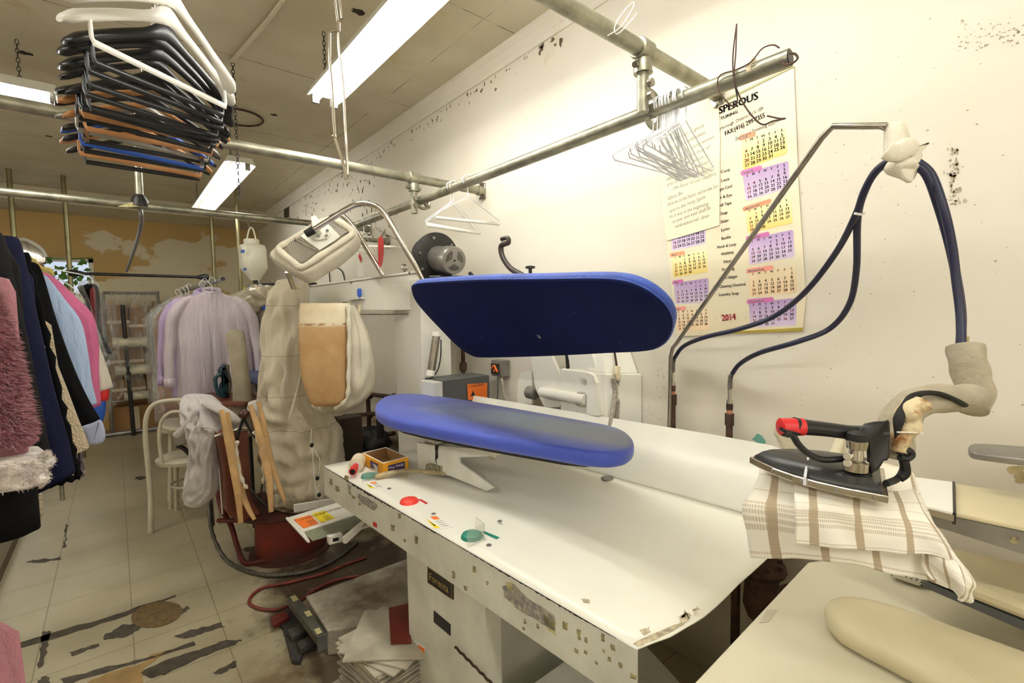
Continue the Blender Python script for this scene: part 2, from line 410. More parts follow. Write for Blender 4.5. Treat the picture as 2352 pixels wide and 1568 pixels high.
# ---- fluorescent fixtures
def fixture(x, y0, y1, z, label, w=.16, along='y', tm='tube', n=2, chain=True, grp=None, one=False):
    L = y1-y0; t = thing('fluorescent_light', label, 'ceiling light', (x, y0, z), grp)
    def T(a, b_, c_): return V((x+a, y0+b_, z+c_)) if along == 'y' else V((x+b_, y0-a, z+c_))
    b = MB(); b.rings([[T(a, q, c_) for a, c_ in ((-w*.5, .0), (-w*.38, .055), (w*.38, .055), (w*.5, 0), (w*.3, .012), (-w*.3, .012))] for q in (0, L)])
    b.build('housing', 'white2', t, smooth=False)
    for i in range(n):
        a = (i-.5*(n-1))*w*.55 if n > 1 else w*.24
        MB().tube([T(a, .03, -.014), T(a, L-.03, -.014)], .019, 12).build('tube', tm, t)
        for q in (.004, L-.028): MB().box(T(a-.018, q, -.04), T(a+.018, q+.024, .015)).build('socket', 'greymetal', t, smooth=False)
    if chain:
        for q in (.12, L-.15):
            b = MB()
            if (ZC-z) > .08:
                zz = z+.055; j = 0
                while zz < ZC-.03:
                    c0 = T(-w*.2, q, zz-z); dx = .008
                    ring = [c0+(V((math.cos(a)*dx, 0, 0)) if j % 2 else V((0, math.cos(a)*dx, 0)))+V((0, 0, .014+.016*math.sin(a))) for a in [2*PI*g/8 for g in range(8)]]
                    b.tube(ring, .002, 5, closed=True); zz += .024; j += 1
                b.build('chain', 'darksteel', t)
            else: b.b.free()
    return t
fixture(1.0, .35, 2.86, 2.80, 'long twin-tube fluorescent light nearest the camera, along the right wall', .19)
fixture(.86, 4.45, 6.75, 2.80, 'dusty strip light with one lit tube, behind the bundle of hangers', .23, n=1)
fixture(-2.6, 3.78, 3.78+2.42, 2.80, 'lit strip light at the left edge, above the crossing rail', .2, 'x')
fixture(-.9, 6.3, 8.3-.2, 2.66-.0, 'far', .16) if 0 else None
fixture(.4, -2.6, -.3, 2.85, 'twin-tube fluorescent light overhead behind the camera position', .19)  # extra fixture out of view, added for more light from behind
fixture(-1.6, -.5, 1.9, 2.85, 'twin-tube fluorescent light above the left garment racks', .19)  # extra fixture out of view, added to light the scene from the left
# ---- chain hanging with coil from ceiling, conduit on the ceiling
b = MB(); b.tube([P(650, 0, z=ZC-.015), P(620, 40, z=ZC-.015), P(533, 140, z=ZC-.015)], .011, 8); o = b.build('ceiling_conduit', 'cream'); tag(o, 'thin cream pipe fixed along the ceiling above the hangers', 'pipe')
b = MB(); q0 = P(534, 140, z=ZC-.01); q = q0.copy(); j = 0
while q.z > 2.28:
    ring = [q+(V((math.cos(a)*.009, 0, 0)) if j % 2 else V((0, math.cos(a)*.009, 0)))+V((0, 0, .014*math.sin(a))) for a in [2*PI*g/8 for g in range(8)]]
    b.tube(ring, .0024, 5, closed=True); q.z -= .021; j += 1
tag(b.build('hanging_chain', 'darksteel'), 'dark chain hanging from the ceiling right of the hanger bundle', 'chain')
b = MB(); c0 = P(548, 270, z=ZC-.012); b.tube([c0+V((.17*math.cos(a), .17*math.sin(a), .0)) for a in [2*PI*g/28 for g in range(28)]], .007, 6, closed=True)
tag(b.build('wire_coil', 'rust'), 'round coil of wire against the ceiling by the chain', 'wire coil')
for px, py, r in ((825, 28, .03), (630, 264, .02), (58, 122, .028), (112, 313, .02)):
    c0 = P(px, py, z=ZC-.0015); rr = random.Random(px)
    MB().prism([c0+V((r*1.3*math.cos(a)*rr.uniform(.6, 1.2), r*math.sin(a)*rr.uniform(.6, 1.2), 0)) for a in [2*PI*g/14 for g in range(14)]], (0, 0, .001)).build('worn_patch', 'hole', bpy.data.objects['ceiling'], smooth=False)
b = MB(); b.prism([P(a, c_, x=XW-.002) for a, c_ in ((652, 470), (664, 462), (664, 498), (652, 504))], (.001, 0, 0)).build('wall_hole', mat('wall_hole', (70, 60, 44), .9), bpy.data.objects['wall_right'], smooth=False)
# ================================================================ RAILS
def rail(name, label, pts, r=.024, ma='galv', cat='pipe rail', n=14):
    return tag(MB().tube(pts, r, n).build(name, ma), label, cat)
XR = 1.42
def flange(t, c):
    MB().box(c+V((-.010, -.028, -.05)), c+V((0, .028, .05))).build('wall_plate', 'steel', t, bev=.003)
    for s in (-1, 1): MB().cyl(c+V((-.03, 0, s*.05)), c+V((-.01, 0, s*.05)), .01, 6).build('bolt', 'steel', t)
    MB().cyl(c+V((-.05, 0, 0)), c+V((-.005, 0, 0)), .031, 12).build('socket_collar', 'galv', t)
def cross(y, z, x0, x1, label, pl=True, r=.025):
    t = thing('cross_rail', label, 'pipe rail', (x1, y, z))
    MB().tube([(x0, y, z), (x1-.015, y, z)], r, 14).build('pipe', 'galv', t)
    if pl: flange(t, V((x1, y, z)))
    return t
YC, ZCR, YBR, ZBR, ZR = .95, 2.40, 2.51, 2.335, 2.215
cross(YC, ZCR, -2.2, XW, 'galvanised cross pipe nearest the camera, running into the wall above the calendar')
cross(YBR, ZBR, -2.2, XW, 'galvanised cross pipe meeting the wall above the white tubed hangers')
cross(4.28, 2.345, -2.4, XW, 'far galvanised cross pipe from which the translucent bottle hangs')
cross(3.9, 2.215-.03, XR-.05, XW, 'short stub pipe with wall bracket behind the blower', r=.018)
t = thing('garment_rail', 'long galvanised rail along the right wall holding the white wire hangers', 'pipe rail', (XR, .5, ZR))
MB().lathe([(.024, 0), (.024, 3.45), (.018, 3.45), (.018, 3.44)], (XR, .52, ZR), (0, 1, 0), 16).build('pipe', 'galv', t)
MB().lathe([(.0195, 0), (.0195, .002)], (XR, .518, ZR), (0, 1, 0), 16).build('open_end', 'black', t)
for y, z in ((YC, ZCR), (YBR, ZBR)):
    c = thing('pipe_clamp', 'clamp and hook joining the %s cross pipe to the long rail' % ('near' if y < 1 else 'second'), 'clamp', (XR, y, z))
    x = XR-.045
    MB().lathe([(.034, -.03), (.034, .03)], (x, y, z), (1, 0, 0), 14).build('collar', 'galv', c, bev=.003)
    MB().lathe([(.03, 0), (.03, .03), (.026, .045)], (x, y, z-.075), (0, 0, 1), 12).build('collar', 'galv', c)
    b = MB(); b.lathe([(.019, 0), (.019, .16), (.014, .16)], (x, y, z-.20), (0, 0, 1), 12); b.build('drop_pipe', 'galv', c)
    for s in (-1, 1):
        MB().cyl((x+s*.045, y, z-.06), (x+s*.02, y, z-.045), .01, 8).build('bolt', 'steel', c)
        MB().cyl((x-.01, y-.03, z-.14+s*.02), (x-.01, y-.045, z-.14+s*.02), .013, 8).build('bolt', 'steel', c)
    b = MB(); h = z-.12; e = ZR
    b.tube([(x+.012, y, h-.0), (x+.06, y, h-.005), (x+.095, y, h-.035), (x+.10, y+.01, e+.03), (x+.10, y, e-.01), (x+.08, y, e-.04), (x+.05, y, e-.045), (x+.025, y, e-.03)], lambda q: (.013, .009), 8, k=5)
    b.build('hook', 'galv', c)
t = thing('hanger_rod', 'rod between the two near cross pipes carrying the hanger bundle', 'pipe rail', (.15, 1.7, 2.40))
MB().tube([(.15, YC-.05, 2.425+.02), (.15, YBR, 2.385)], .02, 12).build('pipe', 'galv', t)
# poles at the back
for px, y, lb in ((25, 7.15, 'leftmost thin upright pole before the yellow wall'), (148, 7.15, 'upright pole at the left end of the thin back bar'), (482, 7.15, 'upright pole at the right end of the thin back bar'), (542, 6.6, 'upright brass-coloured pole just left of the hanging bottle')):
    q = P(px+2, 480, y=y); MB()
    tag(MB().tube([(q.x, y, 0.0), (q.x, y, ZC)], .022, 12).build('support_pole', mat('brassy_pole', (150, 142, 104), .4, .6, .15, 6) if 'brassp' not in m else m['brassp']), lb, 'pole')
a, c_ = P(152, 627, y=7.15), P(484, 637, y=7.15)
t = thing('thin_crossbar', 'thin horizontal bar between two back poles', 'pipe rail', a)
MB().tube([a+V((.025, 0, 0)), c_-V((.025, 0, 0))], .018, 10).build('pipe', 'darksteel', t)
for q, s in ((a, 1), (c_, -1)): MB().lathe([(.04, 0), (.04, .05), (.022, .12)], q+V((s*.022, 0, 0)), (s, 0, 0), 12).build('pipe_fitting', 'darksteel', t)
t = thing('drop_pipe', 'vertical pipe dropping from the ceiling to the far cross rail', 'pipe', P(320, 465, y=4.28))
q = P(321, 465, y=4.28); MB().tube([(q.x, 4.28, 2.37), (q.x+.005, 4.28, ZC)], .024, 12).build('pipe', 'galv', t)
MB().lathe([(.05, -.03), (.05, .01), (.03, .05)], (q.x, 4.28, 2.37), n=12).build('fitting', 'darksteel', t)
MB().tube([(q.x, 4.30, 2.33), (q.x, 4.5, 2.2), P(291, 622, y=6.9)], .014, 8, k=4).build('conduit', 'greymetal', t)
MB().prism([P(270, 474, y=4.25), P(312, 462, y=4.25), P(318, 474, y=4.25), P(290, 476, y=4.25)], (0, .004, 0)).build('tape_scrap', 'tag', t)
# ================================================================ UTILITY PRESS (foreground)
ZT = .80
press = thing('utility_press', 'large white utility press with a long worktop and two blue padded pressing surfaces', 'pressing machine', (1.2, 1.4, 0))
F0, F1 = P(745, 1070, z=ZT), P(1465, 1490, z=ZT)
fd = (F1-F0).normalized(); fn = V((fd.y, -fd.x, 0)); fn = -fn if fn.x > 0 else fn     # outward normal of the apron (towards the aisle)
FP = (F0, fn)
def PA(px, py, o=.0): return P(px, py, pl=(F0+fn*(.004+o), fn))
B0, B1 = V((1.60, 2.36, ZT)), V((1.728, .70, ZT))
ne = [(1465, 1490), (1500, 1476), (1540, 1462), (1585, 1434), (1640, 1388), (1700, 1328), (1742, 1292)]
near = [P(a, c_, z=ZT) for a, c_ in ne]+[V((1.60, .585, ZT)), V((1.728, .60, ZT))]
def nearat(x):
    for a, c_ in zip(near, near[1:]):
        if a.x <= x <= c_.x: return a.y+(c_.y-a.y)*(x-a.x)/max(c_.x-a.x, 1e-6)
    return near[-1].y if x > near[-1].x else near[0].y
UU = [0, .1, .17, .26, .4, .6, .8, .93, 1]
UZ = [0, 0, -.001, -.010, -.013, -.013, -.010, -.004, .004]
def wt(u, v):
    i = min(int(u*8+1e-6), 7); q = u*8-i; uu = UU[i]+(UU[i+1]-UU[i])*q; zz = UZ[i]+(UZ[i+1]-UZ[i])*q
    a, c_ = F0, V((B0.x, B0.y, ZT)); far = a+(c_-a)*uu
    a2, c2 = F1, V((1.728, .6, ZT)); nr = a2+(c2-a2)*uu; nr.y = nearat(nr.x)
    p = far+(nr-far)*v; p.z = ZT+zz; return p
k = NT('worktop_enamel')
c = k.mix(k.ramp(k.noise(1.5, 4), .35, .7), lin((246, 244, 230)), lin((240, 238, 220)))
c = k.mix(k.ramp(k.noise(45, 5, .8), .72, .75), c, lin((150, 140, 118)))
k.col(c); k.b.inputs['Roughness'].default_value = .28; m['top'] = k.m
MB().grid(wt, 16, 30).build('worktop', 'top', press, solid=.004)
# worn near corner of the worktop
m['wornp'] = mat('worn_paint', (206, 190, 158), .6, 0, .3, 60)
for i, pts in enumerate([[(1452, 1478), (1500, 1455), (1560, 1430), (1572, 1400), (1585, 1420), (1560, 1440), (1510, 1466), (1466, 1484)], [(1560, 1416), (1575, 1406), (1590, 1412), (1578, 1424)], [(1590, 1402), (1600, 1392), (1606, 1398), (1598, 1408)], [(1336, 1374), (1352, 1376), (1354, 1384), (1340, 1383)], [(1470, 1448), (1490, 1440), (1494, 1450), (1478, 1458)]]):
    MB().prism([P(a, c_, z=ZT+.0035) for a, c_ in jag(pts, 2.5, 4, i)], (0, 0, .0004)).build('worn_paint', 'wornp', press, smooth=False)
# apron
b = MB(); q0, q1 = F0-fd*.0, F1+fd*.0
b.prism([q0, q1, q1-V((0, 0, .145)), q0-V((0, 0, .145))], fn*.004); b.build('apron', 'white2', press, smooth=False)
b = MB(); b.prism([F0-V((0, 0, .01)), F0-V((0, 0, .145)), V((F0.x+.45, F0.y, ZT-.145)), V((F0.x+.45, F0.y, ZT-.02))], (0, -.004, 0)); b.build('apron_return', 'white2', press, smooth=False)
def strip(s0, s1, w0, w1, off, seed, z0=0):
    r = random.Random(seed); L = (F1-F0).length; top = []; bot = []; n = int((s1-s0)*260)
    for i in range(n+1):
        s = s0+(s1-s0)*i/n; p = F0+fd*(L*s)+fn*off; top.append(p-V((0, 0, z0))); e = math.sin(PI*i/n)**.5
        bot.append(p-V((0, 0, z0+(w0+(w1-w0)*r.random()**2)*e+.0008)))
    return top+bot[::-1]
for i, a in enumerate([(.0, .22, .0005, .005), (.13, .42, .004, .014), (.40, .62, .002, .006), (.60, .97, .001, .005)]):
    MB().prism(strip(a[0], a[1], a[2], a[3], .0045, i+3), fn*.0008).build('chipped_edge', 'chip', press, smooth=False)
r_ = random.Random(5)
st = [(760,1105,6,14),(775,1120,10,12),(796,1095,8,10),(803,1128,5,12),(812,1140,8,7),(826,1155,5,7),(854,1160,7,16),(872,1194,0,0),(918,1183,6,12),(902,1210,8,14),(930,1240,5,7),(957,1238,8,18),(1090,1305,8,14),(1042,1318,7,16),(1070,1349,8,10),(1119,1338,5,8),(1172,1346,10,14),(1206,1425,6,10),(1235,1436,6,10),(1203,1441,7,7),(1298,1434,12,18),(1330,1455,8,24),(1345,1468,6,12),(1385,1462,9,18),(1408,1484,10,14),(1387,1494,5,8),(1345,1496,7,9),(1323,1492,9,10),(1455,1550,14,10),(1400,1512,8,10),(1425,1525,8,12),(1370,1520,6,6),(1316,1540,0,0)]
for i, (a, c_, w, h) in enumerate(st):
    if not w: continue
    pts = [(a-w/2, c_-h/2), (a+w/2, c_-h/2+w*.45), (a+w/2, c_+h/2+w*.45), (a-w/2, c_+h/2)]
    MB().prism([PA(*p_) for p_ in jag(pts, 1.2, 3, i)], fn*.0006).build('worn_sticker', 'sticker', press, smooth=False)
for pts, ma in ([[(1155, 1345), (1180, 1340), (1215, 1375), (1275, 1412), (1275, 1450), (1235, 1425), (1190, 1398), (1160, 1372)], 'sticker2'], [[(822, 1132), (850, 1145), (868, 1160), (860, 1172), (838, 1160), (825, 1150)], 'sticker2'], [[(798, 1110), (806, 1116), (806, 1135), (800, 1128)], 'sticker2'], [[(1248, 1408), (1276, 1430), (1276, 1460), (1252, 1440)], 'tag'], [[(1163, 1338), (1176, 1336), (1182, 1352), (1168, 1358)], 'tag']):
    MB().prism([PA(*p_, .0005) for p_ in jag(pts, 2, 4, len(pts))], fn*.0006).build('worn_sticker', ma, press, smooth=False)
MB().prism([PA(*p_) for p_ in ((857, 1197), (866, 1202), (866, 1212), (857, 1207))], fn*.0006).build('red_label', 'red', press, smooth=False)
# splash back
T0, T1 = P(1088, 908, z=1.05), V((1.812, .62, 1.05))
sj = [(V((1.60, 2.36, ZT)), T0+V((0, .03, -.02))), (V((1.603, 2.32, ZT)), T0), (V((1.665, 1.45, ZT)), P(1340, 949, z=1.05)), (V((1.70, 1.0, ZT)), P(1640, 998, z=1.05)), (V((1.727, .66, ZT)), V((1.812, .70, 1.05))), (V((1.728, .60, ZT)), V((1.812, .61, 1.03)))]
b = MB(); b.rings([[a for a, c_ in sj], [a.lerp(c_, .06)+V((-.004, 0, .003)) for a, c_ in sj], [c_ for a, c_ in sj]], cap=False, closed=False); b.build('splash_back', 'white', press, solid=.004)
MB().lathe([(.028, 0), (.028, .004), (.02, .006)], P(1395, 1099, z=ZT+.002), n=16).build('floor_cap', 'greymetal', press)
# buttons, screws, labels on the control strip
def button(px, py, ma, lb):
    c0 = P(px, py, z=ZT+.003); t_ = MB().lathe([(.036, -.004), (.038, 0), (.033, .010), (.02, .015), (.004, .017)], c0, n=28).build('push_button', ma, press); lab(t_, lb)
    return c0
g1 = button(940, 1152, 'redenamel', 'red round push button')
g2 = button(1084, 1232, 'green', 'green round push button nearer the camera')
g3 = button(848, 1094, 'green', 'green round push button beside the lint roller')
for px, py in ((894, 1122), (996, 1180), (1148, 1197), (1123, 1252)):
    MB().lathe([(.009, 0), (.008, .0025), (.001, .003)], P(px, py, z=ZT+.002), n=14).build('screw', 'greymetal', press)
def flat(pts, ma, name, par=press, z=ZT+.003, th=.0004): return MB().prism([P(*p_, z=z) for p_ in pts], (0, 0, th)).build(name, ma, par, smooth=False)
flat([(960, 1146), (967, 1146), (983, 1155), (978, 1157)], 'red', 'red_label')
flat([(1104, 1221), (1114, 1220), (1148, 1234), (1140, 1238)], 'green', 'green_label', z=ZT+.0025)
def warn(q, s=1):
    lbl = flat(q, 'lbl', 'warning_label'); A, B_, C_ = P(*q[0], z=ZT+.0038), P(*q[1], z=ZT+.0038), P(*q[3], z=ZT+.0038)
    e1 = (B_-A); e2 = (C_-A)
    MB().prism([A+e1*.42+e2*.12, A+e1*.08+e2*.8, A+e1*.42+e2*.8] if 0 else [A+e1*.04+e2*.9, A+e1*.22+e2*.1, A+e1*.4+e2*.9], (0, 0, .0003)).build('warning_triangle', 'yellow', lbl, smooth=False)
    MB().prism([A+e1*.17+e2*.75, A+e1*.22+e2*.35, A+e1*.29+e2*.75], (0, 0, .0006)).build('warning_symbol', 'ink', lbl, smooth=False)
    MB().prism([A+e1*.58+e2*.03, A+e1*.98+e2*.03, A+e1*.98+e2*.28, A+e1*.58+e2*.28], (0, 0, .0003)).build('orange_strip', 'orange', lbl, smooth=False)
    b = MB()
    for i in range(4): b.prism([A+e1*.55+e2*(.4+.13*i), A+e1*.97+e2*(.4+.13*i), A+e1*.97+e2*(.43+.13*i), A+e1*.55+e2*(.43+.13*i)], (0, 0, .0003))
    b.build('print', 'pencil', lbl, smooth=False)
warn([(1007, 1184), (1041, 1208), (1020, 1214), (963, 1188)][0:0] or [(965, 1187), (1002, 1184), (1043, 1210), (1000, 1216)])
warn([(830, 1108), (862, 1106), (882, 1119), (850, 1122)])
# clear guards over the buttons
kk = NT('clear_guard'); kk.b.inputs['Transmission Weight'].default_value = .9; kk.b.inputs['Roughness'].default_value = .08; kk.b.inputs['Base Color'].default_value = (.93, .93, .88, 1); kk.b.inputs['IOR'].default_value = 1.15; m['clear'] = kk.m
for c0 in (g2, g3):
    u = fd; w = V((-u.y, u.x, 0)); w = w if w.x > 0 else -w; b = MB()
    a = [c0-u*.045+w*.05, c0-u*.03+w*.04+V((0, 0, .045)), c0+u*.03+w*.03+V((0, 0, .045)), c0+u*.05+w*.012+V((0, 0, .002)), c0+u*.052-w*.035]
    bb = [p_-w*.07 for p_ in a]
    for i in range(3): b.f([b.v(a[i]), b.v(a[i+1]), b.v(bb[i+1]), b.v(bb[i])]) if i == 2 else None
    b.f([b.v(a[0]), b.v(a[1]), b.v(a[2]), b.v(a[3])])
    b.f([b.v(a[2]), b.v(bb[2]), b.v(bb[3]), b.v(a[3])])
    b.build('button_guard', 'clear', press, smooth=False, solid=.0015)
# cabinet
X0 = .836; YA, YB2 = 1.15, 1.668
MB().box((X0, YA, .0), (X0+.012, YB2, .655)).box((X0+.012, YB2-.01, 0), (1.55, YB2, .655)).box((1.54, YA+.2, 0), (1.55, YB2-.01, .655)).box((X0+.012, YA, 0), (X0+.06, YA+.012, .655)).box((1.30, YA+.02, .0), (1.31, YA+.2, .655)).box((X0+.012, YA+.10, 0), (1.31, YA+.11, .655)).box((X0+.012, YA+.0, .06), (1.30, YA+.10, .075)).build('cabinet_body', 'white2', press, smooth=False)
for y in (2.1,): MB().box((1.35, y, .0), (1.40, y+.06, .785)).build('table_leg', 'white2', press, smooth=False)
def PF(px, py, o=.002): return P(px, py, x=X0-o)
hd = MB().prism([PF(*p_) for p_ in ((996, 1402), (1034, 1434), (1034, 1460), (996, 1428))], (.004, 0, 0)).build('finger_pull', 'ink', press, smooth=False)
# name plate
pt = [(981, 1298), (1041, 1338), (1041, 1378), (981, 1338)]
q = [PF(*p_, .003) for p_ in pt]; npl = MB().prism(q, (.003, 0, 0)).build('name_plate', 'black', press, smooth=False, bev=.003)
ex, ez = (q[1]-q[0]), (q[0]-q[3])
MB().glyph('Forenta', q[3]+ex*.10+ez*.30+V((-.001, 0, 0)), ex.normalized(), ez.normalized(), ez.length*.62, fit=None, thick=.0012).build('lettering', 'gold', npl, smooth=False)
b = MB(); qq = [q[3]+ex*a+ez*c_+V((-.0012, 0, 0)) for a, c_ in ((.04, .07), (.96, .07), (.96, .93), (.04, .93))]
b.tube(qq, .0008, 5, closed=True); b.build('plate_border', 'gold', npl)
lb_ = MB().prism([PF(*p_) for p_ in ((943, 1464), (976, 1486), (976, 1518), (943, 1494))], (.001, 0, 0)).build('safety_label', 'lbl', press, smooth=False)
MB().prism([PF(*p_, .003) for p_ in ((948, 1473), (953, 1488), (944, 1483))], (.0005, 0, 0)).build('warning_triangle', 'yellow', lb_, smooth=False)
MB().prism([PF(*p_, .003) for p_ in ((954, 1490), (959, 1506), (950, 1500))], (.0005, 0, 0)).build('warning_triangle', 'yellow', lb_, smooth=False)
MB().prism([PF(*p_, .003) for p_ in ((960, 1480), (975, 1490), (975, 1500), (960, 1490))], (.0005, 0, 0)).build('orange_strip', 'orange', lb_, smooth=False)
# hanging ball chain strap
b = MB(); a, c_ = PF(1046, 1486, .012), PF(1160, 1600, .012)
for i in range(46): b.ball(a+(c_-a)*(i/45)+V((0, 0, .002*math.sin(i))), .0045, 6)
tag(b.build('beaded_chain', 'rust'), 'rusty beaded chain hanging diagonally on the press cabinet front', 'chain')
# white lower shelf under the worktop
MB().prism([V((.86, 1.13, .30)), V((1.5, 1.13, .30)), V((1.5, .7, .12)), V((.86, .7, .12))], (0, 0, .008)).build('lower_panel', 'white2', press, smooth=False)
# bracket plate, post, tray
p0, p1 = P(1117, 1128, z=ZT), P(960, 1075, z=ZT); bn = (p1-p0).cross(V((0, 0, 1))).normalized(); bn = bn if bn.x < 0 else -bn
def PB(px, py): return P(px, py, pl=(p0, bn))
pts = [(957, 1016), (1020, 1024), (1150, 1034), (1148, 1044), (1117, 1048), (1060, 1050), (1054, 1053), (1056, 1062), (1134, 1120), (1117, 1128), (1033, 1093), (960, 1075)]
MB().prism([PB(*p_) for p_ in pts], -bn*.012).build('bracket_arm', 'white2', press, smooth=False, bev=.002)
MB().prism([PB(*p_)+bn*.001 for p_ in jag([(998, 1022), (1008, 1022), (1005, 1050), (1003, 1066), (1000, 1052)], 2, 4, 2)], bn*.0005).build('ink_stain', 'chip', press, smooth=False)
ZBK = 1.08
pc = P(1132, 1018, z=1.0)
MB().lathe([(.02, -.02), (.02, .06)], pc, n=18).build('buck_post', 'greymetal', press)
MB().lathe([(.034, -.006), (.034, .006)], pc+V((0, 0, -.028)), n=20).build('bracket_disc', 'white2', press)
MB().lathe([(.012, -.02), (.02, -.012), (.02, 0), (.012, .004)], pc+V((0, 0, -.045)), n=12).build('post_nut', 'chrome', press, smooth=False)
# lower buck
top = [(861, 930), (868, 918), (885, 908), (920, 902), (970, 903), (1050, 913), (1130, 926), (1220, 941), (1310, 957), (1390, 971), (1432, 984), (1452, 1000), (1456, 1014), (1446, 1026), (1425, 1033), (1390, 1036), (1330, 1031), (1240, 1017), (1130, 1000), (1030, 983), (950, 968), (895, 956), (868, 944)]
out = [P(a, c_, z=ZBK) for a, c_ in top]
def buckmat():
    k = NT('blue_buck_cover'); s_ = k.sep()
    base = k.mix(k.ramp(k.noise(4, 5), .3, .7), lin((62, 84, 184)), lin((54, 72, 172)))
    a, c_ = P(960, 925, z=ZBK), P(1440, 1005, z=ZBK); d = (c_-a); L = d.length; d.normalize()
    t = k.math('ADD', k.math('MULTIPLY', s_[0], d.x/L), k.math('MULTIPLY', s_[1], d.y/L)); t = k.math('SUBTRACT', t, (a.x*d.x+a.y*d.y)/L)
    wv = V((-d.y, d.x, 0)); q = k.math('ADD', k.math('MULTIPLY', s_[0], wv.x), k.math('MULTIPLY', s_[1], wv.y))
    q = k.math('ABSOLUTE', k.math('SUBTRACT', q, (a*.5+c_*.5+V((0, 0, 0))).dot(wv)))
    topm = k.ramp(s_[2], ZBK-.012, ZBK+.002); edge = k.ramp(q, .18, .08)
    wear = k.math('MULTIPLY', k.math('MULTIPLY', topm, edge), k.ramp(k.math('ADD', t, k.math('MULTIPLY', k.math('SUBTRACT', k.noise(5, 6), .5), 1.0)), -.05, .45))
    c = k.mix(wear, base, k.mix(k.ramp(t, .5, 1.0), lin((128, 146, 176)), lin((122, 126, 112))))
    k.col(c); k.b.inputs['Roughness'].default_value = .55; k.b.inputs['Sheen Weight'].default_value = .2; k.bump(k.noise(9, 6), .25, .01); return k.m
m['buck'] = buckmat()
MB().pad([p_-V((0, 0, .062)) for p_ in out], (0, 0, 1), .06, .02, dome=.004).build('lower_buck', 'buck', press, ang=1.2)
MB().prism([p_*1.0-V((0, 0, .068))+(pc-p_).normalized()*.045*V((1, 1, 0)).length for p_ in out[::1]], (0, 0, .012)).build('buck_tray', 'darksteel', press, smooth=False) if 0 else None
cc = sum(out, V())/len(out)
MB().prism([cc+(p_-cc)*.86-V((0, 0, .078)) for p_ in out], (0, 0, .014)).build('buck_tray', 'darksteel', press, smooth=False)
# upper head
A, B_, C_ = P(960, 657, x=1.10), P(1440, 642, x=1.08), P(1300, 822, x=1.40)
hn = (B_-A).cross(C_-A).normalized(); hn = hn if hn.z < 0 else -hn      # faces down and to the aisle
hp = [(945, 668), (948, 657), (975, 652), (1100, 646), (1250, 645), (1360, 644), (1420, 648), (1462, 660), (1500, 682), (1530, 712), (1542, 745), (1535, 775), (1515, 797), (1480, 808), (1400, 812), (1250, 819), (1120, 822), (1085, 818), (1050, 795), (1010, 755), (970, 712), (952, 688)]
ho = [P(a, c_, pl=(A, hn)) for a, c_ in hp]
k = NT('navy_head_cover'); c = k.mix(k.ramp(k.noise(1.6, 4), .35, .7), lin((17, 28, 76)), lin((14, 22, 62))); c = k.mix(k.ramp(k.noise(50, 3), .74, .78), c, lin((120, 125, 140)))
k.col(c); k.b.inputs['Roughness'].default_value = .72; k.b.inputs['Sheen Weight'].default_value = .15; k.bump(k.noise(220, 2), .1, .003); m['navyhead'] = spec(k.m, .12)
m['bluerim'] = mat('blue_padded_rim', (48, 82, 178), .6, 0, .12, 9, .4, 60, sheen=.2)
MB().pad([p_+(-hn)*.014 for p_ in ho], hn, .014, .006).build('head_face', 'navyhead', press, ang=1.2)
cc = sum(ho, V())/len(ho)
MB().pad([cc+(p_-cc)*1.004-hn*.045 for p_ in ho], hn, .036, .014).build('head_cover_rim', 'bluerim', press, ang=1.2)
q = catmull([cc+(p_-cc)*1.004-hn*.009 for p_ in ho], 3, True); MB().tube(q, .0032, 6, closed=True).build('piping', 'bluerim', press)
for (a, c_) in ((1035, 650), (1322, 641), (1148, 646)):
    p_ = P(a, c_, pl=(A-hn*.03, hn)); MB().tube([p_+V((0, .05, 0)), p_+V((-.01, .0, .012)), p_+V((0, -.05, .004))], .004, 6, k=4).build('tie_cord', 'lbl', press)
MB().prism([P(a, c_, pl=(A+hn*.0015, hn)) for a, c_ in ((1232, 768), (1240, 771), (1243, 777), (1237, 776), (1236, 773))], hn*.0004).build('lint_mark', 'sticker2', press, smooth=False)
# head support: backing frame, two lever plates, pivot tube
hb = cc-hn*.075
MB().pad([cc+(p_-cc)*.72-hn*.10 for p_ in ho], hn, .04, .01).build('head_casting', 'white2', press)
XL = 1.77
def PX(px, py, x=XL): return P(px, py, x=x)
for pts, ya, ex_ in (([(1213, 780), (1262, 780), (1268, 820), (1296, 884), (1300, 912), (1285, 935), (1250, 935), (1229, 892)], 0, .014), ([(1297, 780), (1350, 780), (1360, 815), (1374, 858), (1366, 930), (1350, 950), (1329, 932), (1318, 885)], 0, .014)):
    MB().prism([PX(*p_) for p_ in pts], (.025, .006, 0)).build('lever_plate', 'white', press, smooth=False, bev=.002)
MB().cyl(PX(1243, 900, XL-.02), PX(1345, 917, XL-.02), .026, 20).build('pivot_tube', 'white', press)
MB().cyl(PX(1214, 900, XL-.0), PX(1230, 903, XL-.0), .036, 20).build('pivot_bearing', 'greymetal', press, bev=.002)
MB().cyl(PX(1332, 915, XL-.0), PX(1348, 918, XL-.0), .040, 20).build('pivot_bearing', 'chrome', press, bev=.002)
q = [(1188, 925), (1190, 868), (1196, 856), (1206, 852), (1222, 852), (1222, 928)]
MB().prism([PX(*p_, XL+.03) for p_ in q], (.02, 0, 0)).build('side_plate', 'white', press, smooth=False)
q = [(1334, 860), (1350, 856), (1362, 862), (1370, 880), (1377, 955), (1348, 952), (1347, 872), (1336, 866)]
MB().prism([PX(*p_, XL-.03) for p_ in q], (.05, 0, 0)).build('side_plate', 'white', press, smooth=False)
hq = [(1.76, 1.42), (1.876, 1.30), (1.876, 1.72), (1.76, 1.72)]; hz = P(1391, 858, x=1.76).z
MB().prism([V((a, c_, .70)) for a, c_ in hq], (0, 0, hz-.70)).build('housing', 'white', press, smooth=False, bev=.005)
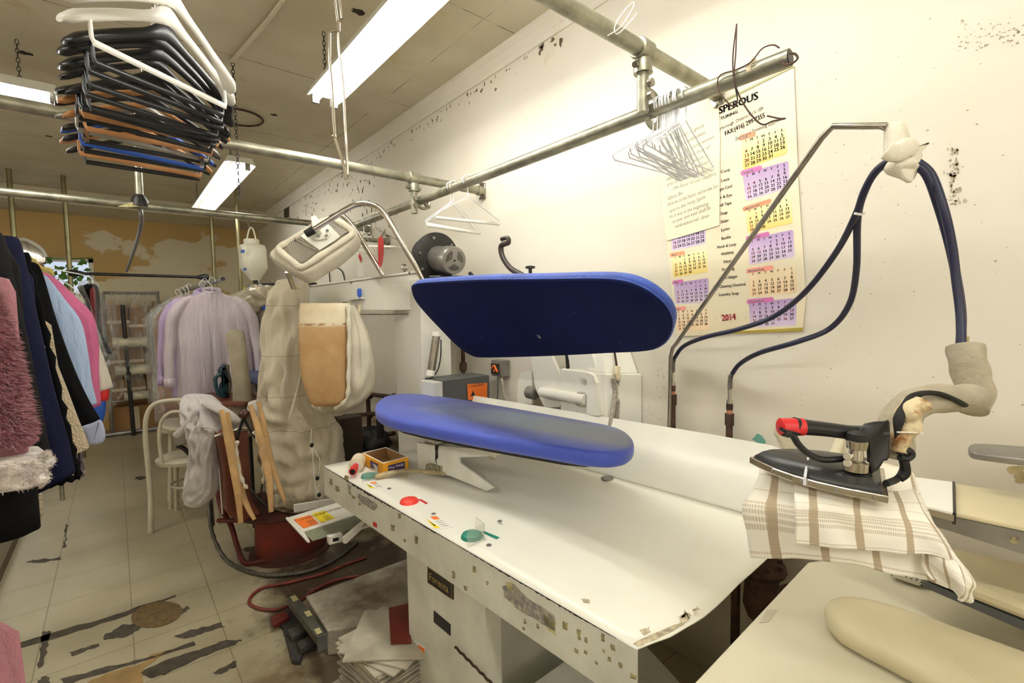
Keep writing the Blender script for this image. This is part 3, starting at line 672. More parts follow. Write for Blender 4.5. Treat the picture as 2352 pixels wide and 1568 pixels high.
MB().prism([V((1.765, 1.43, hz)), V((1.874, 1.32, hz)), V((1.874, 1.38, hz+.14)), V((1.80, 1.47, hz+.14))], (0, .10, 0)).build('housing_hood', 'white', press, smooth=False, bev=.004)
MB().prism([PX(*p_, 1.80) for p_ in ((1352, 790), (1384, 790), (1395, 860), (1374, 860))], (.02, 0, 0)).build('dark_plate', 'greyb', press, smooth=False)
MB().tube([PX(1300, 800, 1.80), PX(1304, 850, 1.79), PX(1298, 890, 1.79), PX(1285, 930, 1.79)], .009, 8, k=5).build('rubber_hose', 'rubber', press)
MB().tube([PX(1318, 928, 1.80), PX(1308, 950, 1.80)], .009, 8).build('rubber_hose', 'rubber', press)
m['braid'] = mat('silver_braid', (205, 196, 182), .45, .4, .3, 160, .6, 200)
for dx in (0, 9, 18):
    MB().tube([P(1409+dx, 868, y=1.385), P(1413+dx, 900, y=1.385), P(1409+dx, 935, y=1.385), P(1401+dx*1.3, 985, y=1.385)], .012, 8, k=5).build('braided_hose', 'braid', press)
MB().tube([P(1410, 800, y=1.40), P(1415, 830, y=1.39), P(1417, 848, y=1.385)], .005, 8, k=4).build('copper_tube', 'rust', press)
MB().tube([P(1417, 842, y=1.381), P(1416, 856, y=1.377), P(1420, 868, y=1.379)], lambda q: (.017-.005*q, .017), 10).build('hose_wrap', 'tape', press)
# handle behind the head
hx = 1.42
MB().tube([P(1152, 549, x=hx), P(1166, 546, x=hx), P(1168, 556, x=hx), P(1152, 564, x=hx), P(1152, 582, x=hx), P(1160, 600, x=hx), P(1175, 618, x=hx), P(1200, 632, x=hx), P(1215, 645, x=hx), P(1225, 665, x=hx)], lambda q: .013 if q > .2 else .010, 10, k=5).build('head_handle', mat('brown_black_grip', (52, 38, 34), .35, 0, .2, 6), press)
MB().lathe([(.008, -.05), (.008, 0), (.022, .004), (.022, .012), (.008, .016)], P(1218, 618, x=hx), n=14).build('knob', 'black', press)
MB().prism([P(a, c_, x=hx) for a, c_ in ((1180, 648), (1205, 632), (1245, 632), (1255, 650), (1200, 660))], (.08, 0, 0)).build('handle_bracket', 'tape', press, bev=.004)
# knee switch plate, arm
kp = [P(660, 1182, z=.50), P(770, 1155, z=.54), P(862, 1195, z=.52), P(708, 1248, z=.46)]
kp = [P(660, 1190, z=.52), P(800, 1152, z=.56)]
pk = (P(700, 1215, y=2.46), V((0, 0, 1)))
zk = .50
kq = [P(a, c_, z=zk) for a, c_ in ((660, 1190), (786, 1152), (850, 1178), (862, 1200), (718, 1247), (708, 1245), (697, 1234))]
kb = MB().prism([P(a, c_, z=zk) for a, c_ in ((660, 1190), (786, 1152), (835, 1178), (697, 1222))], (0, 0, .004)).build('foot_plate', 'white', press, smooth=False)
m['olive'] = mat('grey_green_tread', (132, 134, 112), .6, 0, .1, 20)
MB().prism([P(a, c_, z=zk-.004) for a, c_ in ((695, 1222), (833, 1178), (866, 1198), (718, 1243))], (0, 0, .004)).build('tread_strip', 'olive', press, smooth=False)
MB().prism([P(a, c_, z=zk-.006) for a, c_ in ((660, 1190), (697, 1222), (712, 1246), (706, 1246), (656, 1192))], (0, 0, .008)).build('plate_edge', 'white', press, smooth=False)
o1 = [(674, 1193), (712, 1182), (732, 1202), (697, 1213)]; o2 = [(715, 1180), (744, 1172), (770, 1189), (738, 1200)]
for pts, ma, tx in ((o1, 'orange', '! WARNING'), (o2, 'yellow', '! CAUTION')):
    q = [P(a, c_, z=zk+.0055) for a, c_ in pts]; l_ = MB().prism(q, (0, 0, .0003)).build('warning_label', ma, press, smooth=False)
    e1, e2 = q[1]-q[0], q[0]-q[3]
    # lettering reads from the far side of the plate
    b = MB(); b.glyph(tx, q[2]-e1*.92+e2*.70, e1.normalized(), e2.normalized(), e2.length*.2, thick=.0006)
    for i in range(3): b.prism([q[3]+e1*.45+e2*(.12+.16*i)+V((0, 0, .0004)), q[3]+e1*.92+e2*(.12+.16*i)+V((0, 0, .0004)), q[3]+e1*.92+e2*(.16+.16*i)+V((0, 0, .0004)), q[3]+e1*.45+e2*(.16+.16*i)+V((0, 0, .0004))], (0, 0, .0002))
    b.build('print', 'ink', l_, smooth=False)
MB().prism([P(a, c_, y=2.2) for a, c_ in ((755, 1234), (787, 1226), (787, 1243), (757, 1251))], (0, .03, 0)).build('switch_box', 'white', press, smooth=False)
MB().prism([P(a, c_, y=2.195) for a, c_ in ((765, 1237), (778, 1234), (778, 1241), (765, 1244))], (0, .004, 0)).build('switch_slot', 'black', press, smooth=False)
q = [P(793, 1243, y=2.15), P(800, 1228, y=2.13), P(830, 1206, y=2.1), P(850, 1203, y=2.08)]
MB().prism([P(a, c_, y=2.12) for a, c_ in ((789, 1244), (790, 1236), (838, 1196), (843, 1196), (828, 1212), (855, 1201), (855, 1208), (830, 1216), (796, 1248), (790, 1248))], (0, .02, 0)).build('switch_lever', 'white', press, smooth=False)
MB().box((1.0, 2.12, .50), (1.05, 2.2, .785)).build('switch_mount', 'white2', press, smooth=False)
# ---------------------------------------------------------------- things on the worktop
zt_ = ZT+.004
t = thing('lint_roller', 'cream lint roller with a red handle lying at the far corner of the worktop', 'lint roller', P(815, 1085, z=zt_))
a, c_ = P(809, 1082, z=zt_+.022), P(823, 1052, z=zt_+.03); d = (c_-a).normalized()
d.z = 0; d.normalize(); c0 = P(818, 1068, z=zt_+.03)
MB().lathe([(.018, 0), (.034, .001), (.034, .095), (.018, .096)], c0-d*.01, d, 24).build('paper_roll', 'tape', t)
MB().lathe([(.010, -.004), (.024, -.004), (.024, .0)], c0-d*.01, d, 20).build('white_collar', 'whitepl', t)
MB().lathe([(.0155, -.085), (.018, -.083), (.018, -.035), (.014, -.033), (.014, -.004)], c0-d*.01, d, 20).build('handle', 'red', t)
MB().lathe([(.0125, -.0865), (.0125, -.0855)], c0-d*.01, d, 16).build('handle_bore', 'black', t)
# small carton
t = thing('pin_box', 'open orange and purple carton of safety pins beside the lint roller', 'box', P(885, 1090, z=zt_))
hB = .055; A1 = P(878, 1094, z=zt_); 
zb = zt_+hB
c1, c2, c3 = P(880, 1064, z=zb), P(937, 1049, z=zb), P(832, 1040, z=zb); c4 = c2+(c3-c1)
def wl(a, b_, name='side', mt='boxor', par=t):
    n_ = (b_-a).cross(V((0, 0, 1))).normalized()*.002
    return MB().prism([V((a.x, a.y, zt_)), V((b_.x, b_.y, zt_)), b_, a], n_).build(name, mt, par, smooth=False)
sides = [wl(c1, c2), wl(c3, c1), wl(c4, c3), wl(c2, c4)]
MB().prism([V((p_.x, p_.y, zt_)) for p_ in (c1, c2, c4, c3)], (0, 0, .002)).build('bottom', 'cardb', t, smooth=False)
cc = (c1+c4)/2; b = MB()
for a, c_ in ((c1, c2), (c2, c4), (c4, c3), (c3, c1)):
    i1, i2 = cc+(a-cc)*.93, cc+(c_-cc)*.93
    b.prism([a, c_, i2, i1], (0, 0, .0015))
b.build('white_rim', 'lbl', t, smooth=False)
b = MB()
for a, c_ in ((c1, c2), (c2, c4), (c4, c3), (c3, c1)):
    i1, i2 = cc+(a-cc)*.93, cc+(c_-cc)*.93; b.prism([V((i1.x, i1.y, zt_+.002)), V((i2.x, i2.y, zt_+.002)), i2, i1], (0, 0, .0) if 0 else (cc-i1).normalized()*.0005)
b.build('inner_lining', 'cardb', t, smooth=False)
def facelbl(a, b_, u0, u1, v0, v1, tx, flip=True):
    e = (b_-a); o = V((a.x, a.y, zt_)); n_ = e.cross(V((0, 0, 1))).normalized(); n_ = n_ if n_.dot(EYE-a) > 0 else -n_
    pp = lambda u, v: o+e*u+V((0, 0, hB*v))+n_*.003
    l_ = MB().prism([pp(u0, v0), pp(u1, v0), pp(u1, v1), pp(u0, v1)], n_*.0003).build('purple_panel', 'purple', t, smooth=False)
    MB().glyph(tx, pp(u1-.05, v0+(v1-v0)*.75)+n_*.0006, -e.normalized(), V((0, 0, -1)), hB*(v1-v0)*.55, thick=0, fit=None).build('print', 'lbl', l_, smooth=False)
facelbl(c1, c2, .18, .85, .1, .72, 'Safety Pins')
facelbl(c3, c1, .42, .78, .1, .75, 'Safety')
facelbl(c3, c1, .05, .28, .45, .9, '')if 0 else None
# brush
t = thing('scrub_brush', 'worn wooden scrubbing brush with grey bristles lying on the worktop', 'brush', P(940, 1090, z=zt_))
pp = [P(862, 1095, z=zt_+.012), P(885, 1088, z=zt_+.016), P(920, 1082, z=zt_+.022), P(960, 1081, z=zt_+.016), P(990, 1084, z=zt_+.012), P(1028, 1086, z=zt_+.012)]
MB().tube(pp, lambda q: (.021 if q > .68 else .011+.005*math.sin(q*6), .009), 12, k=6).build('handle', 'oldwood', t)
a, c_ = P(980, 1076, z=zt_+.021), P(1030, 1080, z=zt_+.021); d = (c_-a); L = d.length; d.normalize(); w = V((-d.y, d.x, 0)); b = MB(); r_ = random.Random(2)
for i in range(11):
    for j in range(4):
        q = a+d*(L*(i+.5)/11)+w*((j-1.5)*.0085)+V((0, 0, -.003)); b.tube([q, q+V((r_.uniform(-.003, .003), r_.uniform(-.003, .003), .026))], lambda s: .0038+.0014*s, 6)
tag_ = b.build('bristles', mat('grey_bristle', (172, 164, 134), .8, 0, .3, 90), t); tag_['kind'] = 'stuff'
# ---------------------------------------------------------------- warning box, outlet, wall pipework
t = thing('control_box', 'dark grey control box with an orange warning label, behind the lower blue pad', 'electrical box', (1.6, 2.3, .95))
zc = P(1020, 874, y=2.35).z
xa, xb_ = P(1016, 880, y=2.35).x, P(1124, 872, y=2.35).x
MB().box((xa, 2.35, .80), (xb_, 2.55, zc)).build('case', 'greyb', t, smooth=False, bev=.003)
MB().box((xa-.06, 2.345, .80), (xa-.001, 2.50, zc-.005)).build('front_panel', 'white', t, smooth=False, bev=.003)
q = [P(a, c_, y=2.343) for a, c_ in ((1073, 882), (1119, 879), (1119, 920), (1075, 918))]
l_ = MB().prism(q, (0, .001, 0)).build('warning_label', 'orange', t, smooth=False)
e1, e2 = q[1]-q[0], V((0, 0, 1)); b = MB(); b.glyph('! WARNING', q[0]+e1*.08-e2*.022+V((0, -.001, 0)), V((1, 0, 0)), e2, .021, thick=0)
b.prism([q[0]+e1*.15+V((0, -.001, -.075)), q[0]+e1*.27+V((0, -.001, -.04)), q[0]+e1*.39+V((0, -.001, -.075))], (0, -.0003, 0))
for i in range(3): b.box(q[0]+e1*.48+V((0, -.0012, -.045-.014*i)), q[0]+e1*.92+V((0, -.001, -.041-.014*i)))
b.build('print', 'ink', l_, smooth=False)
t = thing('wall_outlet', 'battered grey junction box with orange wire ends on the right wall', 'junction box', P(1150, 850, x=XW))
c0 = P(1148, 845, x=1.84)
MB().box(c0+V((-.03, -.055, -.05)), c0+V((.038, .05, .05))).build('case', 'greymetal', t, smooth=False, bev=.006)
MB().box(c0+V((-.036, -.03, -.035)), c0+V((-.03, .045, .03))).build('dark_face', 'ink', t, smooth=False)
for i in range(2): MB().tube([c0+V((-.04, .03-.04*i, .0)), c0+V((-.045, 0, .015*(1-2*i)+.005)), c0+V((-.04, -.025+.03*i, -.02))], .006, 6, k=4).build('wire_end', 'orange', t)
MB().tube([c0+V((-.01, -.03, -.05)), c0+V((-.02, -.05, -.10)), c0+V((-.01, -.07, -.25))], .008, 8, k=5).build('flexible_conduit', 'braid', t)
MB().tube([c0+V((0, .02, -.05)), c0+V((0, .025, -.15)), c0+V((0, .04, -.25))], .004, 8, k=5).build('cable', 'greymetal', t)
t = thing('steam_pipe', 'rusty upright steam pipe with a joint behind the column', 'pipe', P(1065, 880, x=1.84))
q = P(1063, 800, x=1.83); q2 = P(1065, 880, x=1.83)
MB().tube([q+V((0, 0, .1)), (q.x, q2.y, .3)], .014, 10).build('pipe', 'rust', t)
MB().lathe([(.022, -.03), (.026, -.01), (.026, .01), (.022, .03)], P(1064, 842, x=1.83), n=10).build('coupling', 'rust', t)
# ================================================================ TROUSER TOPPER (white column, arm, blower, forms)
top_ = thing('trouser_topper', 'white form finisher with column, horizontal arm, blower on top and bent chrome tubes', 'garment finishing machine', (1.5, 2.7, 0))
YF = 2.58
bx = P(968, 760, y=YF).x; cx = P(1036, 806, y=YF).x; yb = YF+.36
MB().box((bx, YF, 0), (cx, yb, P(1000, 640, y=YF).z)).build('column', 'white', top_, smooth=False, bev=.004)
# arm
e0, e1 = V((bx+.06, YF-.012, 0)), V((1.10, 3.52, 0)); ad = (e1-e0).normalized(); an = V((ad.y, -ad.x, 0)); an = -an if an.x > 0 else an
apl = (e0, an)
aq = [P(a, c_, pl=apl) for a, c_ in ((703, 656), (973, 619), (980, 712), (800, 713), (703, 706))]
MB().prism(aq, -an*.22).build('arm_box', 'white', top_, smooth=False, bev=.004)
lid = [aq[0]+V((0, 0, -.012))+an*.002, aq[1]+V((0, 0, -.016))+an*.002]
MB().tube(lid, .0022, 6).build('lid_seam', 'greymetal', top_)
for a, c_ in ((807, 648), (941, 627), (713, 655)): MB().cyl(P(a, c_, pl=apl), P(a, c_, pl=apl)+an*.006, .008, 10).build('screw', 'greymetal', top_)
for (a, c_) in ((910, 615), (957, 605)):
    q = P(a, c_, pl=apl)-an*.08+V((0, 0, .01)); MB().tube([q+V((.018*math.cos(g), .018*math.sin(g)*.3, .018*math.sin(g))) for g in [2*PI*i/16 for i in range(16)]], .005, 8, closed=True).cyl(q-V((0, 0, .04)), q-V((0, 0, .016)), .006).build('eye_bolt', 'steel', top_)
q = P(818, 705, pl=apl)
MB().prism([P(a, c_, pl=apl) for a, c_ in ((804, 690), (830, 687), (830, 701), (806, 704))], an*.006).build('valve_bracket', 'white', top_, smooth=False)
MB().prism([P(a, c_, pl=apl) for a, c_ in ((805, 687), (838, 683), (838, 686), (806, 690))], an*.04).build('valve_bracket', 'white', top_, smooth=False)
q = P(831, 684, pl=apl)+an*.02
MB().lathe([(.008, -.01), (.008, .012), (.014, .013), (.014, .055), (.01, .062)], q, n=14).build('blue_valve_cap', 'bluecap', top_)
q = P(797, 699, pl=apl); MB().lathe([(.02, 0), (.018, .03)], q, an, 12).build('rod_clamp', 'steel', top_)
MB().cyl(P(800, 721, pl=apl)+an*.03, P(945, 720, pl=apl)+an*.03, .007, 10).build('support_rod', 'steel', top_)
# chrome tubes arch
c0 = PD(710, 533, 2.72)
tb = [PD(978, 655, 2.80), PD(957, 615, 2.79), PD(925, 560, 2.78), PD(893, 505, 2.77), PD(872, 479, 2.76), PD(845, 468, 2.75), PD(818, 470, 2.74), PD(795, 481, 2.73), PD(760, 503, 2.725), PD(722, 527, 2.72)]
MB().tube(tb, .0165, 14, k=6).build('bent_tube', 'chrome', top_)
MB().tube([PD(880, 632, 3.05), PD(845, 575, 3.04), PD(820, 533, 3.03), PD(798, 505, 3.02), PD(780, 492, 3.0), PD(760, 500, 2.95)], .0165, 12, k=5).build('bent_tube', 'chrome', top_)
MB().cyl(PD(722, 527, 2.72), PD(702, 538, 2.715), .022, 16).build('end_cap', 'rubber', top_, bev=.004)
# waist clamp head: frame with perforated metal, cloth surround
hd = [PD(614, 572, 2.78), PD(690, 519, 2.85), PD(755, 490, 2.90), PD(800, 508, 2.86), PD(817, 535, 2.80), PD(770, 577, 2.72), PD(700, 622, 2.66), PD(636, 605, 2.70)]
hnrm = (hd[2]-hd[0]).cross(hd[5]-hd[0]).normalized(); hnrm = hnrm if hnrm.dot(EYE-hd[0]) > 0 else -hnrm
hpl = (hd[0], hnrm)
PH = lambda a, c_, o=0.: P(a, c_, pl=(hpl[0]+hnrm*o, hnrm))
ho_ = [PH(*p_) for p_ in ((616, 574), (690, 522), (755, 492), (798, 507), (816, 536), (775, 578), (735, 603), (694, 625), (668, 615), (638, 598))]
MB().pad([p_-hnrm*.11 for p_ in ho_], hnrm, .10, .02).build('clamp_head', 'canvas2', top_, ang=1.2)
rim = catmull([PH(*p_, .004) for p_ in ((640, 571), (650, 562), (690, 538), (755, 503), (795, 520), (809, 535), (790, 552), (740, 585), (694, 613), (672, 600), (645, 580))], 5, True)
b = MB(); nR = len(rim); cR = sum(rim, V())/nR
def rough(i): return 1+.35*NZ(V((i*.35, 2, 0)))
R = []
for i, p_ in enumerate(rim):
    t_ = (rim[(i+1) % nR]-rim[i-1]).normalized(); w = t_.cross(hnrm); s = rough(i)
    R.append([p_+w*(.020*s*math.cos(g))+hnrm*(.016*s*math.sin(g)) for g in [2*PI*j/10 for j in range(10)]])
R.append(R[0]); b.rings(R, cap=False); b.build('gathered_cloth_rim', 'canvas2', top_, ang=3)
k = NT('perforated_steel'); vo = k.n('ShaderNodeTexVoronoi'); vo.feature = 'F1'; vo.inputs['Scale'].default_value = 95; vo.inputs['Randomness'].default_value = .0; k.l(k.tc, vo.inputs[0])
h_ = k.ramp(vo.outputs['Distance'], .30, .36); k.col(k.mix(h_, lin((30, 26, 22)), lin((205, 200, 188)))); k.b.inputs['Metallic'].default_value = .7; k.b.inputs['Roughness'].default_value = .35; m['perf'] = k.m
MB().prism([PH(*p_, .001) for p_ in ((655, 562), (700, 540), (728, 565), (735, 573), (694, 604), (664, 585))], hnrm*.002).build('perforated_plate', 'perf', top_, smooth=False)
MB().prism([PH(*p_, .001) for p_ in ((750, 512), (772, 505), (795, 522), (800, 532), (782, 543))], hnrm*.002).build('perforated_plate', 'perf', top_, smooth=False)
MB().prism([PH(*p_, .004) for p_ in ((684, 538), (712, 520), (747, 508), (782, 543), (770, 553), (734, 575))], hnrm*.005).build('cross_plate', 'white', top_, smooth=False, bev=.001)
MB().cyl(PH(676, 547, .010), PH(728, 574, .010), .006, 10).build('cross_rod', 'steel', top_)
MB().prism([PH(*p_, .012) for p_ in ((714, 541), (728, 533), (748, 530), (760, 537), (752, 549), (735, 553), (722, 552))], hnrm*.012).build('mount_plate', 'white', top_, smooth=False, bev=.002)
MB().prism([PH(*p_, .012) for p_ in ((722, 512), (732, 508), (742, 520), (742, 540), (732, 545), (726, 535))], hnrm*.05).build('tube_clip', 'white', top_, smooth=False, bev=.002)
for p_ in ((731, 542), (750, 541), (752, 529)): MB().cyl(PH(*p_, .024), PH(*p_, .032), .009, 6).build('bolt', 'greymetal', top_, smooth=False)
# neck pipe down to the hanging bag
MB().cyl(PD(668, 622, 2.9), PD(682, 660, 2.95), .035, 18).build('neck_pipe', 'chrome', top_)
# blower
bc = PD(1010, 590, 2.93); bd = (PD(1066, 600, 2.70)-PD(1003, 592, 2.95)).normalized()
MB().lathe([(.115, -.12), (.12, -.115), (.12, -.02), (.150, -.018), (.155, -.012), (.155, 0), (.13, .012), (.02, .018)], PD(1003, 592, 2.95), bd, 40).build('blower_housing', 'darksteel', top_, ang=.5)
for g in (0.6, 1.7, 2.8, 3.9, 5.0, 6.1):
    u, w, _ = frame(bd); q = PD(1003, 592, 2.95)+(u*math.cos(g)+w*math.sin(g))*.125
    MB().cyl(q+bd*.008, q+bd*.022, .009, 8).build('bolt', 'greymetal', top_)
mo = PD(1003, 592, 2.95)
MB().lathe([(.04, .01), (.078, .02), (.080, .13), (.083, .135), (.083, .205), (.078, .215), (.02, .218)], mo+V((0, 0, -.003)), bd, 36).build('motor', 'greymetal', top_, ang=.5)
u, w, _ = frame(bd); mc = mo+bd*.2175+V((0, 0, -.003))
for sct in range(3):
    for j in range(-4, 5):
        ga = sct*2*PI/3+PI/2; d1 = u*math.cos(ga)+w*math.sin(ga); d2 = -u*math.sin(ga)+w*math.cos(ga)
        r0, r1 = .018+abs(j)*.006, math.sqrt(max(.058**2-(j*.010)**2, .001))
        if r1 < r0+.006: continue
        MB().prism([mc+d2*(j*.0100-.0022)+d1*r0, mc+d2*(j*.0100+.0022)+d1*r0, mc+d2*(j*.0100+.0022)+d1*r1, mc+d2*(j*.0100-.0022)+d1*r1], bd*.0015).build('vent_slot', 'ink', top_, smooth=False)
MB().cyl(mc, mc+bd*.002, .007, 10).build('motor_screw', 'ink', top_)
q = P(1040, 640, pl=apl); MB().prism([PD(a, c_, 2.83) for a, c_ in ((985, 632), (1075, 632), (1098, 648), (1098, 666), (975, 664))], fw*.22).build('blower_base', 'black', top_, smooth=False, bev=.006)
MB().cyl(PD(1080, 628, 2.76), PD(1085, 634, 2.70), .012, 10).build('cable_gland', 'rubber', top_)
# air cylinder
MB().cyl(P(1003, 768, y=2.5), P(990, 855, y=2.5), .024, 18).build('air_cylinder', 'steel', top_)
for a, c_ in (((1004, 762), (1003, 772)), ((991, 850), (989, 863))): MB().cyl(P(*a, y=2.5), P(*c_, y=2.5), .03, 18).build('cylinder_end', 'white', top_)
MB().tube([P(1013, 780, y=2.48), P(1012, 820, y=2.46), P(1005, 850, y=2.47), P(990, 868, y=2.48), P(980, 874, y=2.5)], .004, 6, k=5).build('cable', 'rubber', top_)
MB().tube([P(826, 700, y=3.1), P(822, 760, y=3.1), P(835, 800, y=3.12), P(842, 850, y=3.15)], .012, 8, k=5).build('steam_hose', 'tape', top_)
# ---- puffy bag and stained form
def cloth_loft(rows, dfun, n=40, fold=.0, seed=0, kf=7):
    # rows: (py, left px, right px, depth thickness); the cross sections are flattened ovals facing the camera side
    R = []
    for i, (py, xl, xr, th, dd) in enumerate(rows):
        a, c_ = PD(xl, py, dd), PD(xr, py, dd); mid = (a+c_)/2; hw = (c_-a)/2; back = V((fw.x, fw.y, 0)).normalized()
        ring = []
        for j in range(n):
            g = 2*PI*j/n; cs, sn = math.cos(g), math.sin(g); cs = math.copysign(abs(cs)**.8, cs); sn = math.copysign(abs(sn)**.8, sn)
            f = 1+fold*NZ(V((kf*math.cos(g)*.5, kf*math.sin(g)*.5+seed, i*.25)))
            ring.append(mid+hw*cs*(1+(f-1)*.25)-back*(th*sn*f))
        R.append(ring)
    return R
def interp(rows, k=4):
    out = []
    for i in range(len(rows)-1):
        for s in range(k):
            t_ = s/k; t2 = t_
            p0 = rows[max(i-1, 0)]; p1 = rows[i]; p2 = rows[i+1]; p3 = rows[min(i+2, len(rows)-1)]
            out.append(tuple(.5*((2*b_)+(c_-a)*t2+(2*a-5*b_+4*c_-d)*t2*t2+(3*b_-a-3*c_+d)*t2**3) for a, b_, c_, d in zip(p0, p1, p2, p3)))
    return out+[rows[-1]]
rows = [(700, 795, 812, .02, 3.0), (735, 790, 832, .05, 3.0), (790, 785, 850, .08, 3.0), (850, 770, 860, .10, 3.0), (900, 740, 852, .11, 3.0), (930, 722, 826, .09, 3.0), (948, 745, 795, .04, 3.0)]
MB().rings(cloth_loft(interp(rows), None, 40, .5, 3, 9)).build('puffy_bag', 'canvas2', top_, ang=3)
k = NT('scorched_form_cover'); s_ = k.sep()
zt0 = P(760, 748, y=2.75).z; zb0 = P(760, 940, y=2.75).z
mk = k.math('MULTIPLY', k.ramp(k.math('ADD', s_[2], k.math('MULTIPLY', k.noise(8, 4), .02)), zt0+.02, zt0), 1.0)
br = k.mix(k.ramp(k.noise(3.5, 6, .65), .3, .7), lin((196, 164, 116)), lin((162, 122, 76)))
c = k.mix(mk, k.mix(k.ramp(k.noise(3, 5), .45, .7), lin((222, 210, 180)), lin((186, 160, 116))), br)
ring_ = k.math('ABSOLUTE', k.math('SUBTRACT', s_[2], zt0+.008)); c = k.mix(k.math('MULTIPLY', k.ramp(ring_, .012, .0), k.ramp(k.noise(25, 4), .4, .6)), c, lin((140, 90, 40)))
k.col(c); k.b.inputs['Roughness'].default_value = .8; k.bump(k.noise(14, 6), .2, .006); m['scorch'] = k.m
rows = [(696, 690, 803, .035, 2.80), (715, 688, 803, .05, 2.80), (760, 688, 800, .06, 2.80), (820, 690, 800, .065, 2.80), (860, 694, 799, .065, 2.80), (900, 704, 798, .055, 2.80), (922, 714, 790, .045, 2.80), (932, 722, 775, .02, 2.80)]
MB().rings(cloth_loft(interp(rows), None, 40, .06, 5)).build('trouser_form', 'scorch', top_, ang=3)
MB().tube([PD(800, 700, 2.76), PD(802, 760, 2.74), PD(801, 860, 2.74), PD(797, 915, 2.76), PD(770, 938, 2.80)], lambda q: .012*(1+.3*math.sin(q*40)), 10, k=6).build('gathered_seam', 'canvas2', top_, ang=3)
b = MB(); r_ = random.Random(4)
# ================================================================ FORM FINISHER (red drum, canvas body bag, wooden paddles)
fin = thing('form_finisher', 'old jacket form finisher: canvas body bag on a red-brown drum with wooden clamp paddles', 'garment finishing machine', (.85, 3.25, 0))
dc = V((.83, 3.33, 0))
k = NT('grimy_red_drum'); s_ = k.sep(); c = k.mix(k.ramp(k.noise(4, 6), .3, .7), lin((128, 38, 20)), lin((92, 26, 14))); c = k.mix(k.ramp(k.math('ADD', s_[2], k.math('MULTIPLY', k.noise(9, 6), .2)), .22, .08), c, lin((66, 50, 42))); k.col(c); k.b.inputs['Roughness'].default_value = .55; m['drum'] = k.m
MB().lathe([(.25, .0), (.25, .012), (.215, .014), (.205, .30)], dc, n=40).build('drum_base', 'drum', fin)
MB().lathe([(.29, .30), (.30, .31), (.30, .322), (.25, .327)], dc+V((-.03, .02, 0)), n=40).build('tray', mat('dark_red_tray', (74, 34, 26), .5, 0, .3, 8), fin)
# tubular red foot
q = [P(500, 1130, z=.34), P(510, 1170, z=.30), P(530, 1205, z=.18), P(545, 1255, z=.05), P(560, 1290, z=.025), P(590, 1290, z=.022), P(640, 1278, z=.022)]
MB().tube(q, .016, 10, k=5).build('foot_tube', 'maroon', fin)
q = [P(500, 1195, z=.30), P(560, 1195, z=.30), P(640, 1180, z=.30)]; MB().tube(q, .014, 8).build('foot_tube', 'maroon', fin)
# brown body panel with chrome rim
yb_ = 3.2
bp = [P(500, 1000, y=yb_), P(571, 985, y=yb_), P(580, 1165, y=yb_), P(600, 1182, y=yb_), P(551, 1205, y=yb_), P(518, 1180, y=yb_)]
MB().prism([P(*p_, y=yb_) for p_ in ((500, 1003), (570, 984), (574, 1080), (580, 1150), (600, 1180), (551, 1204), (520, 1178), (515, 1080))], (0, .22, 0)).build('body_panel', 'brownpanel', fin, smooth=False, bev=.01)
MB().tube([P(*p_, y=yb_-.005) for p_ in ((492, 1002), (510, 996), (545, 986), (572, 983))], .009, 8, k=4).build('chrome_trim', 'chrome', fin)
MB().prism([P(*p_, y=yb_-.004) for p_ in ((535, 987), (572, 982), (573, 987), (536, 993))], (0, .24, 0)).build('top_plate', 'greymetal', fin, smooth=False)
# tall canvas bag
rows = [(640, 655, 690, .02, 3.18), (648, 640, 702, .08, 3.18), (680, 622, 706, .12, 3.18), (740, 612, 706, .13, 3.18), (830, 607, 702, .14, 3.18), (900, 605, 706, .15, 3.18), (945, 603, 735, .17, 3.18), (985, 604, 776, .19, 3.20), (1040, 612, 782, .20, 3.20), (1090, 620, 786, .19, 3.18), (1135, 630, 786, .17, 3.14), (1150, 636, 776, .15, 3.12), (1156, 640, 760, .13, 3.10)]
k = NT('bag_canvas'); s_ = k.sep(); c = k.mix(k.ramp(k.noise(2.5, 6), .35, .7), lin((216, 207, 184)), lin((198, 187, 160)))
zs = [P(650, py_, y=3.1).z for py_ in (700, 822, 922, 1000)]
for z_ in zs: c = k.mix(k.math('MULTIPLY', k.ramp(k.math('ABSOLUTE', k.math('SUBTRACT', k.math('ADD', s_[2], k.math('MULTIPLY', k.noise(3), .03)), z_+.015)), .003, .0015), .55), c, lin((130, 112, 80)))
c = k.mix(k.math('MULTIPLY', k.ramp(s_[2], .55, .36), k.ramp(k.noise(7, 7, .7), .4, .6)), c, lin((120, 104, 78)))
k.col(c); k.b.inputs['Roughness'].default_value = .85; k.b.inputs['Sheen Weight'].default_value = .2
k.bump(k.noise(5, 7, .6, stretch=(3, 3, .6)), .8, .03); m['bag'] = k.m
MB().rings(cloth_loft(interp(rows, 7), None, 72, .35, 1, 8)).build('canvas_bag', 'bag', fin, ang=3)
MB().tube([P(*p_, y=2.99) for p_ in ((700, 750), (695, 800), (690, 860), (676, 920), (664, 960))], .006, 6, k=5).build('seam_fold', 'bag', fin)
b = MB(); b.tube([PD(716, 985, 2.93), PD(714, 1010, 2.92), PD(718, 1040, 2.92), PD(722, 1100, 2.93), PD(728, 1130, 2.93)], .0028, 6, k=5); b.build('tie_cord', 'lbl', fin)
b = MB(); b.tube([PD(716, 1022, 2.915), PD(726, 1040, 2.91), PD(735, 1060, 2.92), PD(730, 1100, 2.93)], .0022, 6, k=5); b.build('tie_cord', 'lbl', fin)
for a in ((716, 1022), (729, 1098), (733, 1136)): MB().ball(PD(*a, 2.91), (.012, .01, .014), 8).build('cord_toggle', 'black', fin)
